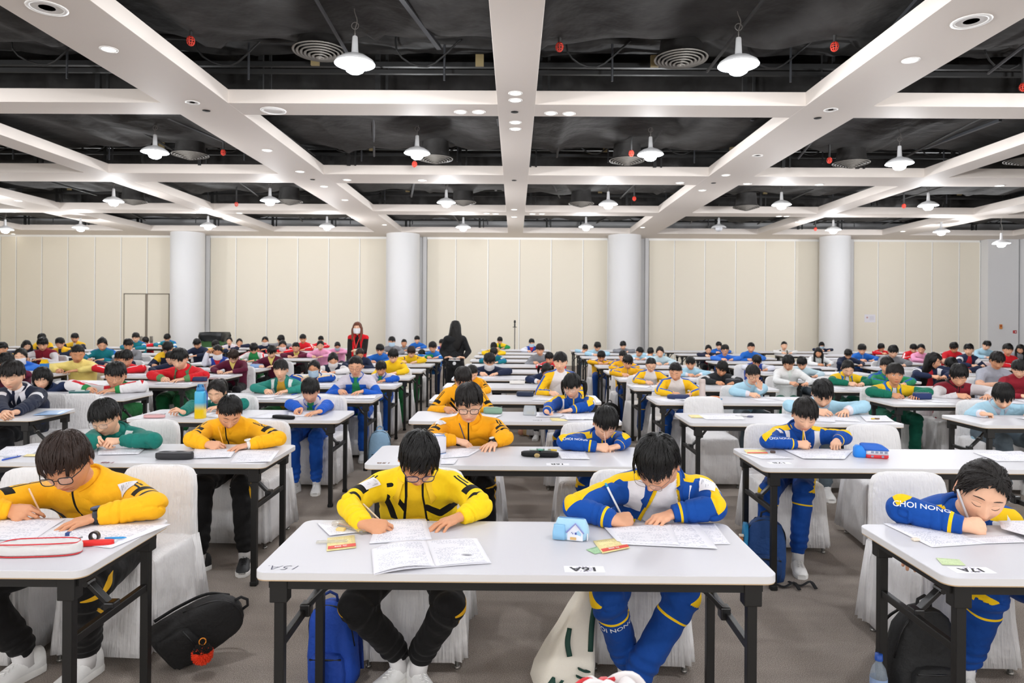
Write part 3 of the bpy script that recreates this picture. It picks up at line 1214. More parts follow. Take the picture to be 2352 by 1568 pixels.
def head_parts(level, eyes):
    """list of (V, F, material index, tint) in head space; face looks along -y"""
    key = (level, eyes)
    if key in _HC:
        return _HC[key]
    na, ne = {0: (36, 28), 1: (56, 44), 2: (120, 104)}[level]
    s = np.arange(na) / na * 2 * math.pi
    th = s - .42 * np.sin(s)
    ph = np.radians(np.linspace(-88, 89.5, ne))
    T, Pp = np.meshgrid(th, ph)
    V = face_shape(skull(T, Pp))
    x, z, y = V[..., 0], V[..., 2], V[..., 1]
    fr = sstep(-y, .03, .06)
    lip = fr * np.clip(1.5 * (gauss(x, z, 0, -.0605, .019, .0045) + gauss(x, z, 0, -.070, .016, .0050)), 0, 1)
    ml = fr * gauss(x, z, 0, -.0652, .021, .0014)
    ck = fr * gauss(np.abs(x), z, .042, -.030, .022, .020) + fr * .7 * gauss(x, z, 0, -.036, .012, .010)
    C = np.ones(V.shape)
    C *= 1 - lip[..., None] * (1 - np.array([.86, .56, .55]))
    C *= 1 - ml[..., None] * (1 - np.array([.6, .4, .4]))
    C *= 1 - .5 * np.clip(ck, 0, 1)[..., None] * (1 - np.array([1, .84, .80]))
    nost = fr * gauss(np.abs(x), z, .0062, -.0425, .0032, .0022)
    C *= 1 - .75 * nost[..., None]
    g = G()
    g.rings(list(V), caps=True)
    parts = [(np.concatenate(g.V), g.F, 0, C.reshape(-1, 3))]
    for sx in (-1, 1):
        v, f = ear(sx)
        parts.append((v, f, 0, np.tile([1.0, .9, .88], (len(v), 1))))
    nn = {0: 5, 1: 7, 2: 13}[level]

    def on_face(xx, zz, off):
        q = np.sqrt(np.clip(1 - (xx / HX) ** 2 - (zz / HZ) ** 2, .01, 1))
        p = np.array([xx, 0, zz])
        # find the face surface by its own azimuth and elevation
        ph_ = math.asin(max(-1, min(1, zz / HZ)))
        best = None
        for t_ in np.linspace(-1.4, 1.4, 141):
            v = skull(np.array([t_]), np.array([ph_]))[0]
            if best is None or abs(v[0] - xx) < abs(best[0] - xx):
                best = v
        v = face_shape(best[None, :])[0]
        return np.array([xx, v[1] - off, zz])
    for sx in (-1, 1):
        cx = sx * .030
        # eyebrow
        u = np.linspace(-1, 1, nn)
        br = [on_face(cx + .0165 * k, .0285 - .004 * (k * sx) ** 2 - .001 * k * sx, .0006) for k in u]
        g = G()
        g.tube(br, [.0006 + .0009 * (1 - abs(k) ** 2) for k in u], 5, flat=1.6)
        parts.append((np.concatenate(g.V), g.F, 1, None))
        if eyes == 'down':
            ls = [on_face(cx + .0135 * k, -.0035 - .0045 * (1 - k * k) + .001 * k * sx, .0008) for k in u]
            g = G()
            g.tube(ls, [.0006 + .0006 * (1 - abs(k)) for k in u], 5)
            parts.append((np.concatenate(g.V), g.F, 1, None))
            ls = [on_face(cx + .0135 * k, .0075 - .0025 * k * k, .0002) for k in u]
            g = G()
            g.tube(ls, .0003, 4)
            parts.append((np.concatenate(g.V), g.F, 1, None))
        else:
            n2 = 14
            a = np.arange(n2) / n2 * 2 * math.pi
            eo = np.array([on_face(cx + .0125 * math.cos(t), .0005 + .0046 * math.sin(t), .0003) for t in a])
            cc = on_face(cx, .0005, .0016)
            parts.append((np.concatenate([eo, cc[None]]), [(i, (i + 1) % n2, n2) for i in range(n2)], 2, None))
            io = np.array([on_face(cx + .0050 * math.cos(t), .0008 + .0046 * math.sin(t), .0012) for t in a])
            c2 = on_face(cx, .0008, .0022)
            parts.append((np.concatenate([io, c2[None]]), [(i, (i + 1) % n2, n2) for i in range(n2)], 3, None))
            ls = [on_face(cx + .0138 * k, .0005 + .0052 * math.sqrt(max(0, 1 - k * k)), .0010) for k in u]
            g = G()
            g.tube(ls, .0011, 5)
            parts.append((np.concatenate(g.V), g.F, 1, None))
    _HC[key] = parts
    return parts


# ------------------------------------------------------------------ hair
def hairline(th, style):
    """height of the hair's lower edge (head space) at azimuth th"""
    a = np.abs((th + math.pi) % (2 * math.pi) - math.pi)         # 0 front .. pi back
    d = np.degrees(a)
    f = {'short': .036, 'crop': .056, 'fringe': .028, 'bob': .034, 'tail': .070, 'long': .054, 'bangs': .026}[style]
    side = {'short': .010, 'crop': .014, 'fringe': .004, 'bob': -.085, 'tail': .004, 'long': -.12, 'bangs': .0}[style]
    back = {'short': -.062, 'crop': -.055, 'fringe': -.066, 'bob': -.105, 'tail': -.060, 'long': -.15, 'bangs': -.062}[style]
    xs = [0, 38, 56, 72, 96, 118, 180]
    if style == 'tail':
        xs = [0, 20, 40, 58, 76, 96, 180]
        zs = [.078, .066, .048, .018, -.012, -.020, back]
    elif style in ('bob', 'long'):
        zs = [f, f - .004, -.03, side, side, side - .004, back]
    else:
        zs = [f, f - .003, f - .014, side + .012, side - .006, side - .028, back]
    return np.interp(d, xs, zs)


def hair_surface(th, ph, style, thick, seed, clump=True):
    V = skull(th, ph)
    x, y, z = V[..., 0], V[..., 1], V[..., 2]
    if style in ('bob', 'long'):
        dz = np.sin(ph)
        j = np.clip(-dz, 0, 1)
        wide = np.stack([HX * np.sin(th) * (1 - .1 * j), np.where(np.cos(th) > 0, -HY * .8 * np.cos(th), -HY * np.cos(th) * (1 - .2 * j)), HZ * dz], -1)
        m = sstep(-dz, -.1, .15)[..., None]
        V = V * (1 - m) + wide * m
        z = V[..., 2]
    zl = hairline(th, style)
    r = np.random.RandomState(seed)
    p = r.rand(6) * 6.28
    zl = zl + .006 * np.sin(th * 13 + p[0]) * np.sin(th * 7 + p[1]) + .004 * np.sin(th * 29 + p[2])
    n = V / np.array([HX ** 2, HY ** 2, HZ ** 2])
    n = n / np.linalg.norm(n, axis=-1, keepdims=True)
    sidek = 1 - .50 * sstep(np.abs((th + math.pi) % (2 * math.pi) - math.pi), .75, 1.25) * (1 - sstep(z, .02, .075)) * (style not in ('bob', 'long'))
    t = thick * (.80 + .12 * sstep(z, .0, .09)) * sidek
    if clump:
        t = t * (1 + .16 * np.sin(th * 11 + 2.2 * np.sin(ph * 4 + p[3]) + p[4]) * np.cos(ph) + .10 * np.sin(th * 23 + ph * 9 + p[5]) * np.cos(ph))
    k = sstep((z - zl), -.006, .012)
    off = t * k * (.30 + .70 * sstep(z - zl, .0, .055)) - .010 * (1 - k)
    return V + n * off[..., None], k


def hair_geo(level, style, seed, thick=None):
    """list of (V, F) in head space"""
    if thick is None:
        thick = {'short': .017, 'crop': .0105, 'fringe': .018, 'bob': .016, 'tail': .010, 'long': .014, 'bangs': .014}[style]
    na, ne = {0: (40, 28), 1: (52, 34), 2: (110, 70)}[level]
    th = np.arange(na) / na * 2 * math.pi
    ph = np.radians(np.linspace(-80, 89.5, ne))
    T, Pp = np.meshgrid(th, ph)
    V, k = hair_surface(T, Pp, style, thick, seed)
    g = G()
    g.rings(list(V), caps=True)
    r = np.random.RandomState(seed + 99)
    ns = {0: 150, 1: 320, 2: 1500}[level]
    if ns:
        W = nrm([r.uniform(-.2, .2), .42, .9]) if style not in ('tail', 'long') else nrm([.12, -.50, .86])
        ncl = {0: 20, 1: 26, 2: 46}[level]
        clen = r.uniform(-.05, .17, ncl + 2)
        ctilt = r.normal(0, .10, ncl + 2)
        ux = nrm(np.cross(W, [0, 1, 0]))
        uy = np.cross(W, ux)
        azs = r.rand(ns) * 2 * math.pi
        start = np.sqrt(r.rand(ns)) * .95
        w0 = {0: .0060, 1: .0042, 2: .0021}[level]
        nseg = {0: 3, 1: 4, 2: 5}[level]
        al = np.linspace(.02, 2.75, 70)
        VV, FF = [], []
        for i in range(ns):
            az = azs[i] + .18 * math.sin(azs[i] * 3 + seed)
            D = np.cos(al)[:, None] * W + np.sin(al)[:, None] * (math.cos(az) * ux + math.sin(az) * uy)
            tth = np.arctan2(D[:, 0], -D[:, 1])
            pph = np.arcsin(np.clip(D[:, 2], -1, 1))
            zz = skull(tth, pph)[:, 2]
            ok = zz > hairline(tth, style) + r.normal(0, .004)
            amax = al[np.argmin(ok)] if not ok.all() else al[-1]
            a0 = start[i] * amax
            ln = r.uniform(.35, .75) if style != 'crop' else r.uniform(.12, .25)
            ci = int(azs[i] / (2 * math.pi) * ncl)
            caz = (ci + .5) / ncl * 2 * math.pi
            ie = int(np.argmin(ok)) if not ok.all() else len(al) - 1
            front = 1 - float(sstep(abs(math.atan2(D[ie, 0], -D[ie, 1])), .75, 1.1))
            ov = (clen[ci] * front + r.uniform(-.03, .02)) if style not in ('crop', 'tail', 'long') else r.uniform(-.06, .0)
            a1 = min(a0 + ln, amax + ov)
            if a1 - a0 < .06:
                continue
            aa = np.linspace(a0, a1, nseg)
            uu_ = np.linspace(0, 1, nseg)
            swirl = az + (caz - azs[i]) * .75 * uu_ * (a1 > amax - .25) + ctilt[ci] * uu_ + (aa - a0) * r.normal(.05, .12)
            D = np.cos(aa)[:, None] * W + np.sin(aa)[:, None] * (np.cos(swirl)[:, None] * ux + np.sin(swirl)[:, None] * uy)
            tth = np.arctan2(D[:, 0], -D[:, 1])
            pph = np.arcsin(np.clip(D[:, 2], -1, 1))
            P0 = skull(tth, pph)
            nn = P0 / np.array([HX ** 2, HY ** 2, HZ ** 2])
            nn /= np.linalg.norm(nn, axis=1)[:, None]
            u = np.linspace(0, 1, nseg)
            sk_ = 1 - .55 * sstep(np.abs(tth), .75, 1.25) * (1 - sstep(P0[:, 2], .02, .075)) * (style not in ('bob', 'long'))
            lift = thick * (.84 + .12 * sstep(P0[:, 2], 0, .09)) * sk_ + .0025 * math.sin(azs[i] * 11 + seed) + r.uniform(-.001, .004) * u + .001
            Pq = P0 + nn * lift[:, None]
            tan = np.gradient(Pq, axis=0)
            tan /= np.linalg.norm(tan, axis=1)[:, None]
            sd = np.cross(tan, nn)
            wd = w0 * r.uniform(.7, 1.4) * (1 - u ** 2 * .85) * (.5 + .5 * sstep(u, 0, .3))
            a_ = Pq + sd * wd[:, None]
            b_ = Pq - sd * wd[:, None]
            c_ = Pq + nn * (wd * .8)[:, None]
            base = len(VV) * nseg * 3
            VV.append(np.stack([a_, c_, b_], 1).reshape(-1, 3))
            for q in range(nseg - 1):
                o = base + q * 3
                FF.append((o, o + 1, o + 4, o + 3))
                FF.append((o + 1, o + 2, o + 5, o + 4))
        g.add(np.concatenate(VV), FF)
    return np.concatenate(g.V), g.F


def tail_geo(kind, seed, level):
    g = G()
    r = np.random.RandomState(seed)
    n = 10 if level == 0 else 20
    if kind == 'tail':
        pth = cat_rom([(0, .085, .05), (0, .125, .045), (.01, .15, 0), (.015, .15, -.07), (.01, .13, -.15)], 5)
        rr_ = np.interp(np.linspace(0, 1, len(pth)), [0, .12, .4, .8, 1], [.016, .02, .03, .02, .004])
        g.tube(pth, list(rr_), n)
    elif kind == 'pigtails':
        for sx in (-1, 1):
            pth = cat_rom([(sx * .07, .05, .02), (sx * .1, .07, .0), (sx * .105, .06, -.07), (sx * .1, .04, -.13)], 5)
            g.tube(pth, list(np.interp(np.linspace(0, 1, len(pth)), [0, .2, .6, 1], [.014, .024, .022, .004])), n)
    elif kind == 'long':
        rings = []
        for z, w, d, y in ((.05, .06, .03, .07), (.0, .085, .045, .07), (-.08, .092, .045, .068), (-.18, .09, .035, .075), (-.28, .082, .028, .085), (-.38, .06, .02, .09), (-.42, .03, .012, .09)):
            a = np.arange(n * 2) / (n * 2) * 2 * math.pi
            k = 1 + .06 * np.sin(a * 9 + z * 30)
            rings.append(np.stack([w * np.cos(a) * k, y + d * np.sin(a) * k, np.full(n * 2, z)], 1))
        g.rings(rings)
        for sx in (-1, 1):
            pth = cat_rom([(sx * .06, -.03, .05), (sx * .083, -.04, -.02), (sx * .085, -.05, -.1), (sx * .08, -.07, -.2), (sx * .075, -.08, -.27)], 4)
            g.tube(pth, list(np.interp(np.linspace(0, 1, len(pth)), [0, .3, .8, 1], [.012, .024, .02, .004])), n)
    elif kind == 'longback':
        rings = []
        for z, w, d, y in ((.10, .03, .03, .06), (.06, .078, .05, .055), (.0, .098, .06, .05), (-.08, .105, .055, .055), (-.18, .115, .05, .07), (-.28, .112, .042, .08), (-.38, .09, .03, .08), (-.47, .055, .018, .075)):
            a = np.arange(n * 2) / (n * 2) * 2 * math.pi
            k = 1 + .05 * np.sin(a * 9 + z * 20)
            rings.append(np.stack([w * np.cos(a) * k, y + d * np.sin(a) * k, np.full(n * 2, z)], 1))
        g.rings(rings)
    return np.concatenate(g.V), g.F


# ------------------------------------------------------------------ hands (right hand: x fingers, y thumb side, z back of the hand)
FB = [(.080, .0255, .001), (.084, .0085, .003), (.080, -.0090, .002), (.071, -.0255, -.001)]
FL = [(.037, .023, .019), (.041, .026, .020), (.038, .024, .019), (.029, .018, .017)]
FR = [(.0088, .0078, .0070, .0058), (.0090, .0080, .0072, .0060), (.0086, .0076, .0068, .0057), (.0076, .0067, .0060, .0050)]
POSES = {
    'flat': dict(b=[(8, 16, 10), (6, 16, 10), (8, 18, 12), (10, 20, 12)], y=[7, 1, -5, -13], th=[(.020, .026, -.006), (.046, .050, -.012), (.068, .060, -.016), (.086, .064, -.020)]),
    'rest': dict(b=[(20, 32, 20), (24, 36, 22), (28, 40, 24), (32, 42, 26)], y=[6, 1, -4, -10], th=[(.020, .026, -.008), (.044, .046, -.022), (.066, .050, -.032), (.083, .046, -.040)]),
    'write': dict(b=[(38, 46, 22), (48, 58, 30), (58, 72, 40), (62, 76, 44)], y=[2, 1, -1, -4], th=[(.020, .026, -.010), (.044, .040, -.030), (.068, .037, -.044), (.087, .026, -.052)]),
    'fist': dict(b=[(62, 80, 45), (66, 84, 48), (68, 86, 48), (70, 86, 48)], y=[2, 0, -2, -4], th=[(.020, .026, -.012), (.044, .034, -.034), (.064, .022, -.044), (.078, .006, -.046)]),
}
_HM = {}


def hand_geo(pose, level):
    key = (pose, min(level, 1) if level < 2 else 2)
    if key in _HM:
        return _HM[key]
    p = POSES[pose]
    segs = []
    tips = []
    for k in range(4):
        c = np.array(FB[k])
        yw = math.radians(p['y'][k])
        ang = 0
        pts = [c]
        for j in range(3):
            ang += math.radians(p['b'][k][j])
            d = np.array([math.cos(ang) * math.cos(yw), math.cos(ang) * math.sin(yw), -math.sin(ang)])
            c = c + d * FL[k][j]
            pts.append(c)
        segs.append(pts)
        tips.append(c)
    tpts = [np.array(q) for q in p['th']]

    fs = .93 if pose in ('write', 'fist') else 1.0

    def f(P):
        d = None
        # palm
        for (a, b, ra, rb) in (((.004, .010, 0), FB[0], .0135, .0115), ((.004, .004, 0), FB[1], .0135, .0118), ((.004, -.004, 0), FB[2], .0135, .0114), ((.004, -.010, 0), FB[3], .0130, .0105),
                               ((.012, .016, -.006), (.052, .026, -.008), .0135, .0095), ((-.012, 0, 0), (.004, 0, 0), .0205, .0185)):
            q = P.copy()
            e = capsule(q, a, b, ra, rb)
            d = e if d is None else smin(d, e, .012)
        fing = None
        for k in range(4):
            fk = None
            for j in range(3):
                e = capsule(P, segs[k][j], segs[k][j + 1], FR[k][j] * fs, FR[k][j + 1] * fs)
                fk = e if fk is None else smin(fk, e, .002)
            root = capsule(P, np.array(FB[k]) - [.02, 0, 0], FB[k], .0098, FR[k][0])
            fk = smin(fk, root, .004)
            fing = fk if fing is None else smin(fing, fk, .0008)
        tk = None
        for j in range(3):
            e = capsule(P, tpts[j], tpts[j + 1], (.0118, .0098, .0088)[j], (.0098, .0088, .0070)[j])
            tk = e if tk is None else smin(tk, e, .002)
        d = smin(d, fing, .006)
        return smin(d, tk, .006)
    h = {0: .0075, 1: .0042, 2: .0017}[key[1]]
    V, Q = snet(f, (-.05, -.055, -.10), (.185, .085, .03), h)
    V = smooth_v(V, Q, 1, .3)
    C = np.ones((len(V), 3))
    for t in tips + [tpts[-1]]:
        w = np.exp(-(np.linalg.norm(V - t, axis=1) / .012) ** 2)
        C *= 1 - .5 * w[:, None] * (1 - np.array([1, .82, .80]))
    _HM[key] = (V, [tuple(q) for q in Q.tolist()], C, tips, tpts[-1])
    return _HM[key]


def hand_frame(d, side, roll):
    """columns: finger direction, thumb side, back of hand, for a palm-down hand"""
    x = nrm(d)
    z = nrm(np.array([0, 0, 1.0]) - x * x[2])
    y = np.cross(z, x)
    R = np.stack([x, y, z], 1)
    R = R @ rot('X', roll)
    if side > 0:                                  # left hand: mirrored
        R = np.stack([x, y, z], 1) @ rot('X', -roll) @ np.diag([1, -1, 1])
    return R


# ------------------------------------------------------------------ clothing
def ell_seg(P, a, b, r0, r1, L):
    d = b - a
    ln = np.linalg.norm(d)
    ax = d / ln
    Lp = nrm(L - ax * (L @ ax))
    D = np.cross(ax, Lp)
    q = P - a
    h = q @ ax
    t = np.clip(h / ln, 0, 1)
    over = h - t * ln
    ra = r0[0] + (r1[0] - r0[0]) * t
    rb = r0[1] + (r1[1] - r0[1]) * t
    v = np.sqrt((q @ Lp / ra) ** 2 + (q @ D / rb) ** 2 + (over / rb) ** 2)
    return (v - 1) * np.minimum(ra, rb), t


class Sk:
    pass


def coords(V, k):
    """pattern coordinates on a jacket: lateral a, height h along the spine, front f, arm t, angle phi, side, sleeve sl"""
    s = k.s
    c = {}
    seg_pts = [k.P, k.Mid, k.C]
    best = None
    for i in range(2):
        t, d = seg(V, seg_pts[i], seg_pts[i + 1])
        ln = np.linalg.norm(seg_pts[i + 1] - seg_pts[i])
        base = 0 if i == 0 else np.linalg.norm(k.Mid - k.P)
        ax = (seg_pts[i + 1] - seg_pts[i]) / ln
        D = np.cross(ax, k.L)
        D = D if D[1] > 0 else -D
        q = V - seg_pts[i]
        hh = base + q @ ax
        ff = -(q @ D)
        if best is None:
            best = (d, hh, ff)
        else:
            m = d < best[0]
            best = (np.where(m, d, best[0]), np.where(m, hh, best[1]), np.where(m, ff, best[2]))
    ht = np.linalg.norm(k.Mid - k.P) + np.linalg.norm(k.C - k.Mid)
    c['a'] = (V - k.P) @ k.L / s - ((k.N - k.P) @ k.L / s) * np.clip(best[1] / ht, 0, 1.2)
    c['h'] = (best[1] - ht) / s - .8 * np.clip(best[2] / s, 0, .2)                      # 0 at the collar, negative below
    c['f'] = best[2] / s
    dn = np.full(len(V), 9.0)
    T = np.zeros(len(V))
    PH = np.zeros(len(V))
    SD = np.zeros(len(V))
    for side, arm in ((-1, k.R), (1, k.Lf)):
        for i, (a, b) in enumerate(((arm.S, arm.E), (arm.E, arm.W))):
            t, d = seg(V, a, b)
            r = (.066, .056)[i] * s
            ax = nrm(b - a)
            ref = nrm(k.L * side * .5 + np.array([0, 0, 1.0]))
            ref = nrm(ref - ax * (ref @ ax))
            o = np.cross(ax, ref)
            q = V - a
            phi = np.arctan2(q @ o, q @ ref) * side
            if i == 0:
                phi = phi - .38 * phi_facing(arm, 0, k.L, side)
                phi = (phi + math.pi) % (2 * math.pi) - math.pi
            m = d / r < dn
            dn = np.where(m, d / r, dn)
            T = np.where(m, t + i, T)
            PH = np.where(m, phi, PH)
            SD = np.where(m, side, SD)
    c['t'], c['phi'], c['side'] = T, PH, SD
    c['sl'] = np.minimum((T - .10) * .25, (1.08 - dn) * .06)
    return c


def stripe(x, y, p, q, w):
    p, q = np.array(p), np.array(q)
    d = q - p
    X = np.stack([x, y], 1) - p
    t = np.clip(X @ d / (d @ d), 0, 1)
    return w - np.linalg.norm(X - t[:, None] * d, axis=1)


AND = lambda *a: np.minimum.reduce(a)
OR = lambda *a: np.maximum.reduce(a)
FRONT = lambda c: c['f'] * 1.0
TORSO = lambda c: -c['sl']


def band(v, lo, hi, k=.25):
    return np.minimum(v - lo, hi - v) * k


def tiger(c):
    a, h, t, phi = c['a'], c['h'], c['t'], c['phi']
    torso = AND(FRONT(c), TORSO(c), OR(stripe(a, h, (-.16, -.03), (-.035, -.20), .012), stripe(a, h, (-.155, -.095), (-.055, -.235), .0115), stripe(a, h, (.02, -.225), (.13, -.165), .010)))
    sl = AND(c['sl'], OR(AND(band(t, .56, .70), (1.0 - np.abs(phi)) * .06), AND(band(t, .80, .88), (1.3 - np.abs(phi)) * .06),
                         AND(band(t, .05, .5), .0050 - np.abs(phi) * .06), AND(band(t, .05, .56), .0045 - np.abs(phi - .30) * .06)))
    zipp = AND(FRONT(c), TORSO(c), .0045 - np.abs(a))
    return OR(torso, sl, zipp)


def tigeropen_black(c):
    a, h, t, phi = c['a'], c['h'], c['t'], c['phi']
    op = .036 + .10 * np.clip(-h - .08, 0, .3)
    edge = .0045 - np.abs(np.abs(a) - op)
    torso = AND(FRONT(c), TORSO(c), OR(AND(np.abs(a) - op, OR(stripe(a, h, (-.125, -.085), (-.080, -.24), .0145), stripe(a, h, (-.080, -.085), (-.040, -.15), .013),
                                      stripe(a, h, (.055, -.145), (.105, -.175), .017), stripe(a, h, (.105, -.175), (.16, -.135), .017), stripe(a, h, (-.155, -.05), (-.118, -.08), .014), stripe(a, h, (-.135, -.02), (-.10, -.015), .011))), edge))
    sl = AND(c['sl'], OR(AND(band(t, .58, .76), (.95 - np.abs(phi)) * .06), AND(band(t, .86, .93), (1.3 - np.abs(phi)) * .06), AND(band(t, .05, .5), .0050 - np.abs(phi) * .06), AND(band(t, .05, .58), .0045 - np.abs(phi - .30) * .06)))
    return OR(torso, sl)


def tigeropen_tee(c):
    a, h = c['a'], c['h']
    op = .036 + .10 * np.clip(-h - .08, 0, .3)
    return AND(FRONT(c), TORSO(c), op - np.abs(a))


def choi_yellow(c):
    a, h, t, phi = c['a'], c['h'], c['t'], c['phi']
    w = .42 + .25 * sstep(t, .75, 1.0)
    sl = AND(c['sl'], OR(AND((w - np.abs(phi + .05)) * .06, (1.02 - t) * .25), AND(band(t, 1.79, 1.85), np.ones_like(t)), AND(band(t, 1.02, 1.05), (1.7 - np.abs(phi)) * .06)))
    top = AND(TORSO(c), .030 - np.abs(c['f'] - .0), np.abs(a) - .065, h + .08)
    zipp = AND(FRONT(c), TORSO(c), .005 - np.abs(a))
    return OR(sl, top, zipp)


def choi_white(c):
    a, h, t, phi = c['a'], c['h'], c['t'], c['phi']
    sl = AND(c['sl'], (.48 - np.abs(phi + .85)) * .06, (.55 - t) * .25)
    tor = AND(FRONT(c), TORSO(c), band(np.abs(a), .085, .15, 1), band(h, -.15, .02, 1))
    return OR(sl, tor)


def open_tee(c, w0=.035, k=.20):
    a, h = c['a'], c['h']
    return AND(FRONT(c), TORSO(c), w0 + k * np.clip(-h, 0, .25) - np.abs(a))


def open_edge(c, w0=.035, k=.20):
    a, h = c['a'], c['h']
    return AND(FRONT(c), TORSO(c), .007 - np.abs(w0 + .007 + k * np.clip(-h, 0, .25) - np.abs(a)))


def raglan_sl(c):
    return OR(c['sl'], np.abs(c['a']) - .075 - .28 * np.clip(-c['h'], 0, .3))


def shoulder_top(c):
    return OR(AND(c['sl'], (.32 - np.abs(c['phi'] + .05)) * .06), AND(TORSO(c), .02 - np.abs(c['f']), np.abs(c['a']) - .05, c['h'] + .08))


def sleeves(c):
    return c['sl']


def vneck(c):
    return AND(FRONT(c), TORSO(c), .052 * np.clip(1 + c['h'] / .17, 0, 1.2) - .002 - np.abs(c['a']))


def cuffs(c):
    return AND(c['sl'], (c['t'] - 1.80) * .25)


def bars(c):
    return AND(FRONT(c), TORSO(c), band(np.abs(c['a']), .082, .125, 1))


def sleeve_line(c):
    return AND(c['sl'], (.3 - np.abs(c['phi'] + .1)) * .06)


def shoulders(c):
    return AND(TORSO(c), c['h'] + .10 - .1 * np.abs(c['a']) + 0)


def yoke(c):
    return OR(AND(c['sl'], (.45 - c['t']) * .25), AND(TORSO(c), c['h'] + .085, np.abs(c['a']) - .03))


def band_white(c):
    return AND(c['sl'], band(c['t'], .38, .72), (1.2 - np.abs(c['phi'])) * .06)


def zipline(c):
    return AND(FRONT(c), TORSO(c), .005 - np.abs(c['a']))


# outfit: name -> (base, [(field, colour) ...], collar colour, trousers, shoe colour)
def outfit(base, ov=(), collar=None, tr='#23262e', shoe='#e9e8e6'):
    return dict(base=base, ov=list(ov), collar=collar, tr=tr, shoe=shoe)


